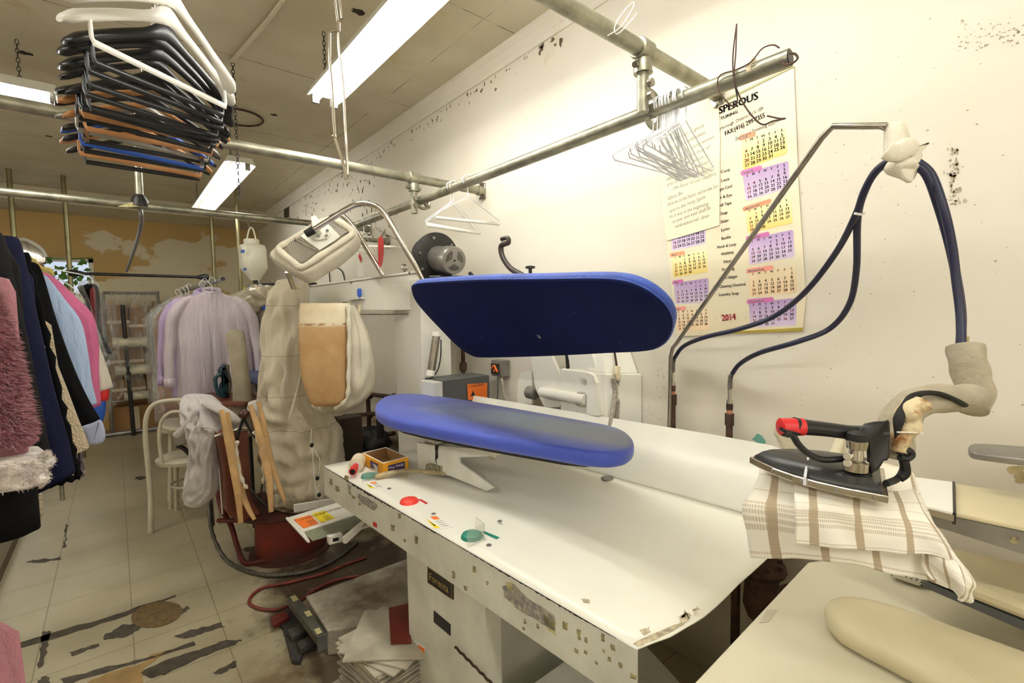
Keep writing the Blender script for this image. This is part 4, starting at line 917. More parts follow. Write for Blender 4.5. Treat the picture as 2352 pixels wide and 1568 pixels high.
# brown knob with forked rods
kc = PD(561, 951, 2.78)
MB().ball(kc, (.032, .032, .026), 16).build('knob', mat('bakelite_brown', (74, 34, 28), .25, 0, .1), fin)
MB().tube([kc+V((0, 0, -.02)), PD(554, 975, 2.79), PD(545, 1008, 2.80), PD(541, 1025, 2.80)], .008, 8, k=3).build('lever_rod', 'black', fin)
MB().tube([kc+V((0, 0, -.02)), PD(566, 972, 2.79), PD(580, 995, 2.80), PD(600, 1020, 2.82)], .008, 8, k=3).build('lever_rod', 'black', fin)
MB().tube([PD(572, 1118, 2.78), PD(600, 1150, 2.8), PD(622, 1168, 2.82)], .006, 8).build('lever_rod', 'black', fin)
MB().tube([PD(604, 1098, 2.8), PD(600, 1130, 2.8), PD(596, 1152, 2.8)], .005, 8).build('lever_rod', 'black', fin)
# wooden paddles in pairs
def paddle(pts, w=.016, d=2.74):
    q = [PD(a, c_, dd) for a, c_, dd in pts]; 
    MB().tube(q, lambda s: (.009, w*(.55+.45*math.sin(PI*min(max(s, .06), .94)))), 12, k=6).build('wooden_paddle', 'wood', fin)
paddle([(509, 941, 2.70), (520, 990, 2.69), (534, 1060, 2.68), (546, 1130, 2.67), (553, 1200, 2.66)], .021)
paddle([(523, 946, 2.78), (532, 1000, 2.78), (546, 1070, 2.77), (556, 1130, 2.76), (572, 1170, 2.75), (585, 1193, 2.74)], .017)
paddle([(574, 930, 2.74), (592, 980, 2.73), (606, 1040, 2.72), (618, 1100, 2.71), (623, 1175, 2.70)], .021)
paddle([(593, 922, 2.80), (605, 970, 2.80), (616, 1030, 2.80), (632, 1090, 2.79), (654, 1152, 2.78)], .017)
for p_ in ([(545, 1012), (543, 1040), (549, 1080), (560, 1110), (568, 1122)], [(583, 990), (592, 1010), (602, 1050), (606, 1090), (604, 1110)]):
    MB().tube([PD(a, c_, 2.735) for a, c_ in p_], lambda q: .009*(1+.5*math.sin(q*31)), 8, k=5).build('twisted_rag', 'canvas2', fin, ang=3)
# grey clamp head on the left
MB().prism([PD(a, c_, 3.02) for a, c_ in ((394, 1000), (402, 992), (432, 990), (440, 1010), (436, 1017), (400, 1026))], fw*.10).build('clamp_block', 'greymetal', fin, bev=.006)
MB().tube([PD(408, 1024, 3.05), PD(425, 1032, 3.06), PD(450, 1060, 3.1), PD(500, 1110, 3.12)], .014, 8, k=4).build('clamp_arm', 'darksteel', fin)
MB().tube([PD(430, 1000, 3.08), PD(470, 998, 3.1), PD(505, 1000, 3.12)], .012, 8).build('clamp_arm', 'chrome', fin)
MB().tube([PD(500, 1046, 2.95), PD(504, 1080, 2.93), PD(508, 1140, 2.92), PD(511, 1180, 2.92)], .0045, 8, k=4).build('pull_cord', 'lbl', fin)
# gray upright padded sleeve form
slv = thing('sleeve_form', 'narrow upright beige padded sleeve form with a frayed top', 'sleeve form', PD(560, 1000, 3.3))
rows = [(756, 536, 546, .01, 3.35), (762, 522, 560, .02, 3.35), (775, 520, 562, .025, 3.35), (830, 530, 568, .03, 3.35), (880, 536, 574, .03, 3.35), (940, 536, 580, .03, 3.35), (1000, 540, 585, .03, 3.35)]
MB().rings(cloth_loft(interp(rows), None, 28, .2, 8, 6)).build('padding', mat('dusty_canvas', (168, 158, 134), .9, 0, .14, 9, .3, 70), slv, ang=3)
MB().cyl(PD(560, 990, 3.36), V((PD(560, 990, 3.36).x, PD(560, 990, 3.36).y, .3)), .016, 10).build('post', 'darksteel', slv)
# grey sweatshirt draped over the clamp
sw = thing('sweatshirt', 'pale grey sweatshirt with a hanging drawcord draped over the form finisher', 'sweatshirt', PD(460, 1150, 2.95))
rows = [(905, 430, 460, .02, 3.0), (912, 426, 482, .06, 3.0), (935, 424, 500, .10, 2.98), (965, 432, 512, .12, 2.96), (990, 440, 512, .12, 2.94), (1030, 447, 500, .10, 2.92), (1070, 440, 500, .09, 2.92), (1110, 432, 500, .08, 2.92), (1135, 425, 492, .07, 2.92), (1155, 430, 474, .045, 2.92), (1163, 440, 462, .02, 2.92)]
MB().rings(cloth_loft(interp(rows, 6), None, 56, .45, 2, 8)).build('body', 'sweat', sw, ang=3)
MB().tube([PD(478, 925, 2.92), PD(505, 940, 2.90), PD(530, 955, 2.90), PD(545, 968, 2.93)], lambda q: (.05-.03*q, .022), 14, k=6).build('sleeve', 'sweat', sw, ang=3)
MB().tube([PD(452, 940, 2.88), PD(436, 965, 2.87), PD(420, 985, 2.88), PD(404, 1000, 2.9)], lambda q: (.035-.02*q, .02), 14, k=6).build('sleeve', 'sweat', sw, ang=3)
MB().tube([PD(447, 983, 2.815), PD(462, 980, 2.80), PD(490, 985, 2.81), PD(500, 992, 2.83)], .005, 6, k=5).build('seam', 'sweat', sw)
# folded white striped cloth behind
rows = [(918, 586, 606, .03, 3.2), (925, 572, 612, .05, 3.2), (945, 574, 615, .06, 3.2), (955, 585, 610, .03, 3.2)]
tag(MB().rings(cloth_loft(interp(rows), None, 24, .4, 6, 8)).build('striped_rag', mat('red_stripe_rag', (236, 230, 220), .8, 0, .05, 30, c2=(206, 90, 80), thr=(.62, .66)), ang=3), 'white rag with red stripes tucked behind the wooden paddles', 'rag')
# plastic sleeve bag/ruler strip on tray
tag(MB().prism([P(a, c_, y=2.9) for a, c_ in ((676, 1160), (750, 1148), (800, 1144), (800, 1150), (752, 1164), (677, 1176))], (0, .02, 0)).build('clear_strip', mat('milky_plastic', (226, 224, 212), .3, 0, .05, 20), smooth=False), 'milky plastic strip lying in front of the canvas bag', 'plastic strip')
# flexible conduit and red hose, both on the floor
def floorpts(l, z): return [P(a, c_, z=z) for a, c_ in l]
m['flex'] = mat('flexible_steel_conduit', (112, 110, 100), .45, .6, .3, 120)
b = MB(); q = catmull([P(480, 1150, z=.33), P(483, 1200, z=.22), P(495, 1245, z=.10)]+floorpts([(520, 1285), (560, 1308), (620, 1321), (700, 1313), (760, 1290), (800, 1262), (820, 1245)], .014), 14)
b.tube(q, lambda s: .0115+.0015*math.sin(s*900), 10); tag(b.build('flexible_conduit', 'flex'), 'ribbed grey metal conduit curling around the red drum', 'conduit')
q = floorpts([(935, 1330), (860, 1322), (790, 1328), (730, 1350), (690, 1378), (640, 1398), (600, 1398), (574, 1386), (578, 1368), (605, 1349), (660, 1338), (740, 1318), (790, 1298), (840, 1280)], .010)
tag(MB().tube(q, .0085, 8, k=7).build('rubber_hose', 'redhose'), 'dusty red hose looped on the floor beside the foot pedals', 'hose')
# ---- floor things: slab, tile stack, foot switch
k = NT('worn_white_board'); c = k.mix(k.ramp(k.noise(3, 8, .7), .4, .66), lin((206, 200, 182)), lin((120, 108, 88))); k.col(c); k.b.inputs['Roughness'].default_value = .5; m['slab'] = k.m
sl = [P(a, c_, z=.12) for a, c_ in ((702, 1368), (935, 1282), (1010, 1330), (880, 1425), (752, 1448))]
tag(MB().prism([V((p_.x, p_.y, 0)) for p_ in sl], (0, 0, .12)).build('floor_platform', 'slab', smooth=False, bev=.006), 'scuffed white platform board on the floor under the press table', 'platform')
fp_ = thing('foot_switch', 'dusty dark three-pedal foot switch with one red pedal, on the tiled floor', 'foot switch', P(700, 1470, z=0))
MB().prism(floorpts([(620, 1424), (665, 1400), (700, 1395), (752, 1470), (756, 1490), (700, 1500), (690, 1528), (672, 1526), (662, 1492), (650, 1448)], .0), (0, 0, .02)).build('base', mat('dusty_black_rubber', (58, 54, 50), .75, 0, .3, 10, .3), fp_, smooth=False, bev=.006)
def pedal(pts, ma, z0, h): return MB().prism([P(a, c_, z=z0+h) for a, c_ in pts], (0, 0, -h)).build('pedal', ma, fp_, smooth=False, bev=.005)
lab(pedal([(620, 1417), (655, 1400), (665, 1414), (628, 1434)], 'maroon', .02, .025), 'red pedal')
m['dust'] = mat('dusty_black', (74, 70, 64), .7, 0, .2, 14)
pedal([(660, 1445), (697, 1428), (708, 1440), (672, 1462)], 'dust', .02, .03)
pedal([(682, 1474), (716, 1456), (726, 1468), (690, 1490)], 'dust', .02, .03)
pg = [P(a, c_, z=.13) for a, c_ in ((660, 1372), (678, 1361), (752, 1456), (728, 1463))]
MB().prism(pg, (0, 0, -.045)).build('pedal_guard', mat('olive_grey_metal', (92, 90, 80), .5, .2, .15, 10), fp_, smooth=False, bev=.004)
MB().prism([P(a, c_, z=.1295) for a, c_ in ((728, 1463), (752, 1456), (753, 1490), (730, 1497))], (0, 0, -.008)).build('guard_end', 'dust', fp_, smooth=False)
for i, (a, c_) in enumerate(((672, 1375), (704, 1410), (727, 1450))):
    MB().prism([P(a+dx, c_+dy, z=.1315) for dx, dy in ((-6, -5), (6, -9), (14, 2), (2, 7))], (0, 0, .0006)).build('pedal_label', 'tag', fp_, smooth=False)
# stack of floor tiles
m['tilew'] = mat('spare_vinyl_tile', (192, 184, 164), .5, 0, .2, 7)
b0 = [P(800, 1412, z=.30), P(935, 1395, z=.30)]
sc = P(885, 1450, z=.27); r_ = random.Random(11); first = None
for i in range(34):
    w = .15; z_ = i*.008; an_ = .14+r_.uniform(-.1, .1); ca, sa = math.cos(an_), math.sin(an_); c1 = V((sc.x+.02+r_.uniform(-.012, .012)-(.03 if i < 12 else 0), sc.y-.02+r_.uniform(-.012, .012), z_))
    if i > 30: an_ += .25*(i-30); ca, sa = math.cos(an_), math.sin(an_)
    if first is None: first = MB().box((-w, -w, 0), (w, w, .0062)).build('floor_tile', 'tilew', smooth=False); o = first
    else: o = first.copy(); COL.objects.link(o)
    o.location = c1; o.rotation_euler = (0, 0, an_)
    tag(o, 'loose spare vinyl floor tile in the stack beside the press cabinet', 'floor tile', 'spare floor tiles stacked by the press cabinet')
o['label'] = 'uppermost pale vinyl tile of the stack, skewed, beside the press cabinet'; del o['group']
z_ = 34*.008+.0005
tag(MB().prism([P(a, c_, z=z_) for a, c_ in ((893, 1398), (938, 1388), (945, 1478), (898, 1480))], (0, 0, .006)).build('red_tile', mat('red_brown_tile', (120, 44, 34), .5, 0, .15, 8), smooth=False), 'dark red tile lying on top of the tile stack', 'floor tile')
# ================================================================ GARMENTS ON THE LEFT RACK
GX = -.42
def garment(name, label, cat, y, edge, ma, bot, seed=0, th=.055, group=None, sleeve=True, top=None, inner=.14, cuff=None, extra=None, lining=None):
    # edge: photo points down the outside of the near-side sleeve; the garment hangs across the rack in the plane y
    E = [P(a, c_, y=y) for a, c_ in edge]; t = thing(name, label, cat, (GX, y, E[0].z), group)
    zt, zb = E[0].z+.03, E[-1].z
    w = max(.06, E[min(2, len(E)-1)].x-GX)
    # body: oval cross sections from shoulder to hem
    R = []; n = 40; N = 16; wb = max(.12, (E[0].x-GX)+.02)
    for i in range(N+1):
        s = i/N; z = zt+(bot-zt)*s; hw = wb*(.35+.75*min(1, s*6)**.5)*(1+.12*s); hw = min(hw, w*1.05)
        ring = []
        for j in range(n):
            g = 2*PI*j/n; f = 1+.45*s*NZ(V((math.cos(g)*3, math.sin(g)*3+seed*3.1, s*1.2)))
            ring.append(V((GX+hw*math.copysign(abs(math.cos(g))**.7, math.cos(g)), y+th*(.6+.5*s)*math.copysign(abs(math.sin(g))**.8, math.sin(g))*f, z+.01*NZ(V((math.cos(g)*2, seed, 0)))*s)))
        R.append(ring)
    MB().rings(R).build('body', ma, t, ang=3)
    if sleeve:
        Q = catmull(E, 5)
        for sd in (1, -1):
            R = []; M_ = len(Q)
            for i, e in enumerate(Q):
                s = i/(M_-1); wd = inner*(1-.35*s); x1 = e.x; x0 = e.x-wd
                if sd < 0: x1, x0 = 2*GX-e.x, 2*GX-e.x+wd
                nx = Q[min(i+1, M_-1)]-Q[max(i-1, 0)]; nx.normalize()
                c = V(((x0+x1)/2, y-.02, e.z)); hx = (x1-x0)/2
                tl = -nx.x*.55*abs(hx)*2 if sd > 0 else -nx.x*.55*abs(hx)*2
                ring = []
                for j in range(24):
                    g = 2*PI*j/24; f = 1+.3*NZ(V((math.cos(g)*2+seed, math.sin(g)*2, s*5)))
                    ring.append(c+V((hx*math.cos(g), th*.95*math.sin(g)*f, (-1 if sd > 0 else 1)*(-1)*tl*0+(-.25*abs(hx)*math.cos(g)*(1 if sd > 0 else -1)*(-1)*s))))
                R.append(ring)
            b = MB().rings(R); b.build('sleeve', ma, t, ang=3)
            if cuff and sd > 0:
                ce = [P(a, c_, y=y) for a, c_ in cuff[0]]; R = []
                for i, e in enumerate(catmull(ce, 4)):
                    s = i/(4*(len(ce)-1)); hx = cuff[2]/2; ring = []
                    for j in range(28):
                        g = 2*PI*j/28; f = 1+.16*NZ(V((math.cos(g)*4, math.sin(g)*4, s*4)))
                        ring.append(V((e.x-hx, y-.02, e.z))+V((hx*math.cos(g)*f, (th+.022)*math.sin(g)*f, -.02*math.cos(g))))
                    R.append(ring)
                MB().rings(R).build('cuff', cuff[1], t, ang=3)
    MB().tube([(GX, y, zt-.03), (GX, y, zt+.03), (GX-.015, y, zt+.05), (GX, y, zt+.085), (GX+.03, y, zt+.06)], .0025, 6, k=4).build('hanger_hook', 'wirew', t)
    return t
def fur(name, c, c2, sc, st, dist, bs, sheen=.6, stretch=(1, 1, .35)):
    k = NT(name); n = k.noise(sc, 8, .7, stretch=stretch); k.col(k.mix(k.ramp(n, .35, .68), lin(c), lin(c2))); k.b.inputs['Roughness'].default_value = .95
    k.b.inputs['Sheen Weight'].default_value = sheen; k.b.inputs['Sheen Roughness'].default_value = .6
    k.bump(k.math('ADD', k.noise(bs, 6, .8, stretch=(1, 1, .5)), k.math('MULTIPLY', n, .6)), st, dist); return k.m
m['pinkfur'] = fur('pink_fur', (252, 138, 162), (226, 84, 114), 9, 1, .03, 120)
def sherpa(name, c, c2, sc):
    k = NT(name); vo = k.n('ShaderNodeTexVoronoi'); vo.inputs['Scale'].default_value = sc; k.l(k.tc, vo.inputs[0])
    k.col(k.mix(k.ramp(vo.outputs['Distance'], .2, .8), lin(c), lin(c2))); k.b.inputs['Roughness'].default_value = .95; k.b.inputs['Sheen Weight'].default_value = .5
    h = k.math('MULTIPLY', vo.outputs['Distance'], -1); k.bump(k.math('ADD', h, k.math('MULTIPLY', k.noise(sc*3), .4)), .9, .012); return k.m
m['sherpa'] = sherpa('beige_sherpa', (206, 184, 140), (186, 162, 118), 150)
m['cuffw'] = sherpa('white_fleece', (226, 216, 206), (180, 168, 160), 48)
m['blk'] = mat('black_wool', (14, 14, 16), .85, 0, .1, 20, .2, 120, sheen=.08)
m['blk2'] = mat('black_twill', (26, 26, 26), .8, 0, .1, 20, .2, 120)
m['navyc'] = mat('navy_cloth', (24, 26, 52), .85, 0, .12, 9, .2, 120, sheen=.08)
m['ltblue'] = mat('light_blue_shirting', (178, 196, 226), .8, 0, .05, 8, .1, 60)
m['pinksh'] = mat('pink_shirting', (206, 110, 150), .75, 0, .06, 6, .1, 60)
m['whitesh'] = mat('white_shirting', (228, 222, 212), .8, 0, .05, 8, .1, 60)
m['lilac'] = mat('pale_lilac_shirting', (206, 196, 206), .8, 0, .05, 5, .15, 50)
m['lilac2'] = mat('lilac_shirting', (196, 176, 214), .8, 0, .05, 5, .15, 50)
for q_ in ('blk', 'blk2', 'navyc'): spec(m[q_], .08)
def shirtmat(name, c, c2=None):
    k = NT(name); n = k.noise(1, 5, .6, stretch=(7, 7, 1.0)); k.col(k.mix(k.ramp(k.noise(5, 4), .35, .7), lin(c), lin(c2 or tuple(int(v*.95) for v in c)))); k.b.inputs['Roughness'].default_value = .85; k.b.inputs['Specular IOR Level'].default_value = .2
    k.bump(k.math('ADD', n, k.math('MULTIPLY', k.noise(14, 5), .2)), 1, .045); return k.m
m['ltblue'] = shirtmat('light_blue_shirting', (172, 192, 224)); m['pinksh'] = shirtmat('pink_shirting', (206, 110, 150)); m['lilac'] = shirtmat('pale_lilac_shirting', (204, 193, 200)); m['lilac2'] = shirtmat('lilac_shirting', (190, 170, 206)); m['whitesh'] = shirtmat('white_shirting', (224, 218, 206))
garment('fur_coat', 'pink fluffy coat sleeve with a white fleece cuff, nearest garment on the left rack', 'coat', 1.05, [(-34, 625), (-12, 680), (10, 735), (33, 805), (50, 880), (64, 950), (76, 1006)], 'pinkfur', P(60, 1050, y=1.05).z, 1, .06, inner=.16, cuff=([(112, 1008), (119, 1022), (120, 1045), (110, 1066)], 'cuffw', .20))
def blades(o, cnt, L, seed, name, ma, par, ymax):
    r = random.Random(seed); me = o.data; b = MB(); ps = [p_ for p_ in me.polygons if p_.area > 1e-7 and p_.center.y < ymax]; ar = [p_.area for p_ in ps]
    for p_ in r.choices(ps, ar, k=cnt):
        vs = [me.vertices[i].co for i in p_.vertices]; a, c_ = r.random(), r.random(); q = (vs[0]*(1-a)+vs[1]*a)*(1-c_)+(vs[-1]*(1-a)+vs[2 % len(vs)]*a)*c_
        n_ = p_.normal; d = (n_*.7+V((r.uniform(-.5, .5), r.uniform(-.5, .5), r.uniform(-1.1, 0)))).normalized(); w = d.cross(V((r.uniform(-1, 1), r.uniform(-1, 1), r.uniform(-1, 1)))).normalized()*L*.11
        b.f([b.v(q-w), b.v(q+w), b.v(q+d*L*r.uniform(.6, 1.2))])
    o2 = b.build(name, ma, par, smooth=False); o2['kind'] = 'stuff'
fc = bpy.data.objects['fur_coat']; sl_ = [c for c in fc.children if c.name.startswith('sleeve')][0]
blades(sl_, 20000, .016, 1, 'pile', 'pinkfur', fc, 1.06)
cf_ = [c for c in fc.children if c.name.startswith('cuff')][0]; blades(cf_, 5000, .006, 2, 'pile', 'cuffw', fc, 1.06)
garment('fur_coat', 'pink fluffy garment hem low at the left edge below the fleece cuff', 'coat', .72, [(-60, 1180), (-30, 1260), (-6, 1360), (6, 1440), (22, 1500), (40, 1560)], 'pinkfur', .05, 2, .04, inner=.05)
garment('black_coat', 'black coat hanging directly behind the pink fluffy coat', 'coat', 1.35, [(-30, 500), (-5, 530), (20, 566), (48, 690), (78, 830), (104, 960), (122, 1060)], 'blk2', P(20, 1225, y=1.35).z, 3, .055, inner=.13)
garment('navy_coat', 'long navy coat with a dark quilted edge, second dark garment from the front', 'coat', 1.62, [(5, 548), (30, 552), (54, 572), (92, 740), (128, 900), (158, 1010), (176, 1088)], 'navyc', P(150, 1112, y=1.62).z, 4, .06, inner=.15)
b = MB(); b.tube([P(a, c_, y=1.70) for a, c_ in ((56, 580), (92, 720), (126, 870), (156, 1000), (179, 1085), (178, 1094), (120, 1112), (82, 1122))], lambda q: .008*(1+.5*math.sin(q*110)), 8, k=6); b.build('quilted_edge', 'blk', bpy.data.objects['navy_coat'])
# cow print garment, small beige fleece, tie, striped shirt hem
k = NT('cow_print'); n = k.noise(6, 3, .5); k.col(k.mix(k.ramp(n, .50, .53), lin((222, 196, 146)), lin((18, 16, 16)))); k.b.inputs['Roughness'].default_value = .9; m['cow'] = k.m
def hangflat(name, label, cat, pts, y, ma, th=.05, group=None):
    q = [P(a, c_, y=y) for a, c_ in pts]
    t = thing(name, label, cat, (q[0].x, y, max(p_.z for p_ in q)), group)
    MB().pad([p_ for p_ in q], (0, 1, 0), th, th*.4, k=4).build('hem', ma, t, ang=1.5)
    zt_ = max(p_.z for p_ in q)-.02; xs = [p_.x for p_ in q]; xm = sum(xs)/len(xs); xw = (max(xs)-min(xs))*.3
    MB().prism([V((xm-xw, y+.01, zt_-.02)), V((xm+xw*.6, y+.01, zt_-.02)), V((min(xm+xw, GX+.14), y+.01, 1.85)), V((GX+.03, y+.01, 1.935)), V((GX-.03, y+.01, 1.935)), V((GX-.14, y+.01, 1.85))], (0, th*.5, 0)).build('upper_part', ma, t, smooth=False); return t
hangflat('cow_print_garment', 'cow-print garment edge below the white fleece cuff', 'garment', [(-60, 1040), (60, 1055), (116, 1062), (110, 1085), (84, 1100), (42, 1124), (10, 1090), (-60, 1060)], 1.22, 'cow')
hangflat('fleece_jacket', 'beige fleece jacket hem low behind the cow-print garment', 'jacket', [(30, 1110), (60, 1080), (88, 1110), (94, 1150), (95, 1192), (60, 1205), (34, 1212), (20, 1160)], 1.75, 'sherpa')
hangflat('black_trousers', 'black trousers hanging at the left edge below the cow-print garment', 'trousers', [(-60, 1060), (10, 1078), (40, 1130), (44, 1160), (36, 1235), (0, 1250), (-60, 1255)], 1.5, 'blk')
garment('fleece_coat', 'beige sherpa fleece coat between the navy coat and the black coat', 'coat', 2.0, [(60, 700), (90, 760), (120, 808), (150, 880), (180, 960), (200, 1010), (206, 1030)], 'sherpa', P(190, 1035, y=2.0).z, 6, .055, inner=.12)
hangflat('striped_tie', 'dark red and grey diagonally striped tie end below the fleece coat', 'tie', [(176, 1040), (186, 1036), (196, 1088), (178, 1095), (168, 1070)], 2.2, mat('striped_tie', (78, 66, 76), .6, 0, .1, 30, c2=(150, 130, 130), thr=(.5, .52)), .012)
garment('long_black_coat', 'long plain black coat in front of the light blue shirt', 'coat', 2.35, [(55, 604), (82, 606), (100, 632), (132, 740), (172, 850), (204, 920), (231, 966)], 'blk', P(200, 985, y=2.35).z, 7, .055, inner=.15)
hangflat('striped_shirt', 'blue and white striped shirt tail showing below the long black coat', 'shirt', [(150, 960), (200, 975), (232, 966), (241, 1012), (205, 1021), (190, 992), (150, 1000)], 2.6, mat('blue_stripe', (176, 184, 214), .8, 0, .04, 30), .03)
garment('light_blue_shirt', 'light blue shirt with long sleeve hanging behind the long black coat', 'shirt', 2.75, [(90, 628), (112, 640), (150, 690), (188, 744), (204, 820), (212, 880), (224, 930)], 'ltblue', .95, 8, .04, inner=.15)
garment('pink_shirt', 'bright pink shirt between the light blue shirt and the white shirt', 'shirt', 3.05, [(110, 628), (140, 650), (180, 690), (214, 728), (228, 790), (228, 860), (233, 934)], 'pinksh', .98, 9, .04, inner=.16)
garment('white_shirt', 'white shirt cuff behind the pink shirt', 'shirt', 3.45, [(160, 680), (200, 730), (230, 800), (248, 850), (261, 892)], 'whitesh', 1.15, 10, .04, inner=.14)
hangflat('red_garment', 'bright red garment hem behind the white shirt cuff', 'garment', [(220, 896), (248, 888), (249, 918), (226, 922), (205, 922)], 3.9, 'red', .04)
hangflat('blue_garment', 'royal blue garment hem below the red hem', 'garment', [(215, 922), (242, 916), (240, 958), (228, 972), (205, 965)], 4.2, 'bluecap', .04)
# clear film material
kk = NT('clear_film'); kk.b.inputs['Base Color'].default_value = (.95, .94, .9, 1); kk.b.inputs['Roughness'].default_value = .12; kk.b.inputs['Alpha'].default_value = .32; kk.b.inputs['Specular IOR Level'].default_value = 1
n = kk.noise(9, 6, .7, stretch=(2, 2, .7)); a_ = kk.math('ADD', kk.math('MULTIPLY', kk.ramp(n, .45, .75), .5), .12); kk.l(a_, kk.b.inputs['Alpha']); kk.bump(n, 1, .05); m['film'] = kk.m
def bagged(name, label, cat, pts, y, ma, th, stripe=None):
    q = [P(a, c_, y=y) for a, c_ in pts]; c0 = sum(q, V())/len(q); t = thing(name, label, cat, (c0.x, y, max(p_.z for p_ in q)))
    MB().pad([c0+(p_-c0)*.9 for p_ in q], (0, 1, 0), th, th*.4).build('garment', ma, t, ang=1.5)
    tz = max(p_.z for p_ in q); MB().tube([(c0.x, y+.03, tz-.03), (c0.x-.03, y+.03, tz+.03), (GX, y+.02, 1.955)], .004, 6, k=4).build('hanger_hook', 'wirew', t)
    if stripe: MB().pad([P(a, c_, y=y-.015) for a, c_ in stripe[0]], (0, 1, 0), .02, .006).build('front_panel', stripe[1], t, ang=1.5)
    MB().pad([p_+V((0, -.03, 0)) for p_ in q], (0, 1, 0), th+.06, th*.5).build('plastic_cover', 'film', t, ang=1.5)
    return t
bagged('bagged_jacket', 'black and red jacket in clear plastic, farthest garment on the left rack', 'jacket', [(176, 655), (195, 642), (225, 648), (232, 700), (240, 800), (250, 830), (244, 842), (225, 800), (205, 740), (190, 690)], 5.0, 'blk', .08, ([(206, 668), (218, 664), (222, 720), (222, 766), (214, 764), (210, 720)], mat('dark_red_cloth', (130, 30, 34), .7)))
bagged('bagged_blouse', 'speckled cream and black blouse in clear plastic on the left rack', 'blouse', [(155, 676), (175, 668), (190, 680), (204, 720), (200, 760), (180, 750), (165, 710)], 4.4, mat('speckled', (200, 190, 160), .8, 0, .1, 30, c2=(40, 36, 30), thr=(.52, .56)), .05)
hangflat('yellow_garment', 'pale yellow knit shoulder above the light blue shirt', 'garment', [(92, 618), (100, 612), (118, 616), (124, 632), (110, 634), (96, 630)], 3.3, mat('pale_yellow_knit', (206, 198, 120), .9), .03)
rl = thing('left_rack_rail', 'rail of the left garment rack running away along the aisle', 'garment rack', (GX, 2.5, 1.92))
MB().tube([(GX, .3, 1.93), (GX, 5.6, 1.93)], .016, 10).build('rail', 'galv', rl)
for y in (.32, 5.58): MB().tube([(GX, y, 1.93), (GX, y, 0)], .016, 10).build('upright', 'galv', rl)
# convex mirror shape
mr = thing('wall_mirror', 'rounded mirror above the garments at the left, reflecting the ceiling', 'mirror', P(70, 580, y=7.9))
pts = [(28, 556), (50, 549), (72, 556), (95, 572), (105, 590), (104, 606), (66, 608), (58, 590), (30, 570)]
MB().pad([P(a, c_, y=7.9) for a, c_ in pts], (0, 1, 0), .06, .02).build('glass', 'chrome', mr); MB().tube([P(a, c_, y=7.89) for a, c_ in ((28, 556), (50, 549), (72, 556), (95, 572), (105, 590))], .02, 8, k=4).build('rim', 'white', mr)
MB().cyl(P(70, 575, y=7.95), V((P(70, 575, y=7.95).x, YB, P(70, 575, y=7.95).z)), .03).build('bracket', 'white', mr)
# ================================================================ BACK OF THE SHOP
# roll rack with three rolls of poly film
yr = 8.15
rk = thing('film_rack', 'tall metal rack holding three rolls of clear garment film, with hanging plastic', 'rack', P(300, 970, y=yr))
def zf(p_, y=yr): return P(p_[0], p_[1], y=y)
l0, l1 = zf((236, 672)), zf((362, 668)); 
for q in (l0, l1):
    MB().tube([(q.x, yr+.08, 0), (q.x, yr+.08, q.z)], .02, 8).build('upright', 'greymetal', rk)
MB().tube([(l0.x, yr+.08, l0.z), (l1.x, yr+.08, l0.z)], .02, 8).build('top_bar', 'greymetal', rk)
q = zf((300, 800)); MB().tube([zf((281, 700)), V((zf((305, 970)).x, yr-.1, 0.0))], .026, 10).build('front_post', 'darksteel', rk)
MB().tube([(l0.x-.1, yr, .03), (l1.x+.1, yr, .03)], .03, 8).build('base_bar', 'greymetal', rk)
MB().tube([(l0.x, yr+.08, .45), (l1.x, yr+.08, .45)], .015, 8).build('lower_bar', 'greymetal', rk)
m['roll'] = mat('rolled_film', (226, 220, 196), .18, 0, .25, 5, .2, 60)
for x0, x1, y0, y1 in ((258, 337, 775, 800), (264, 357, 839, 864), (285, 342, 901, 921)):
    a, c_ = zf((x0, (y0+y1)/2)), zf((x1, (y0+y1)/2)); r = abs(zf((x0, y0)).z-zf((x0, y1)).z)/2
    MB().lathe([(r*.35, 0), (r, .001), (r, (c_-a).length), (r*.35, (c_-a).length+.001)], a, (1, 0, 0), 24).build('film_roll', 'roll', rk)
    MB().cyl(c_, V((l1.x, yr+.2, c_.z)), .01, 8).build('spindle', 'greymetal', rk)
def sheet(name, pts, y0, y1, par, ma='film', seed=0, nu=24, nv=24, amp=.05):
    (a, b_, c_, d) = [P(*p_, y=y) for p_, y in zip(pts, (y0, y0, y1, y1))]
    def fn(u, v):
        p_ = a.lerp(b_, u).lerp(d.lerp(c_, u), v); return p_+V((0, amp*NZ(V((u*6+seed, v*2.2, seed)))*(.3+v), .02*NZ(V((u*5, v*5, seed+3)))))
    return MB().grid(fn, nu, nv).build(name, ma, par, ang=3)
sheet('hanging_film', [(230, 672), (362, 668), (350, 782), (262, 790)], yr+.05, yr, rk, seed=1)
sheet('hanging_film', [(262, 792), (330, 792), (345, 850), (275, 850)], yr-.1, yr-.05, rk, seed=2)
sheet('hanging_film', [(232, 690), (262, 700), (286, 900), (236, 972)], yr-.4, yr-.5, rk, seed=5)
sheet('hanging_film', [(285, 860), (330, 860), (340, 905), (290, 905)], yr-.1, yr-.05, rk, seed=7)
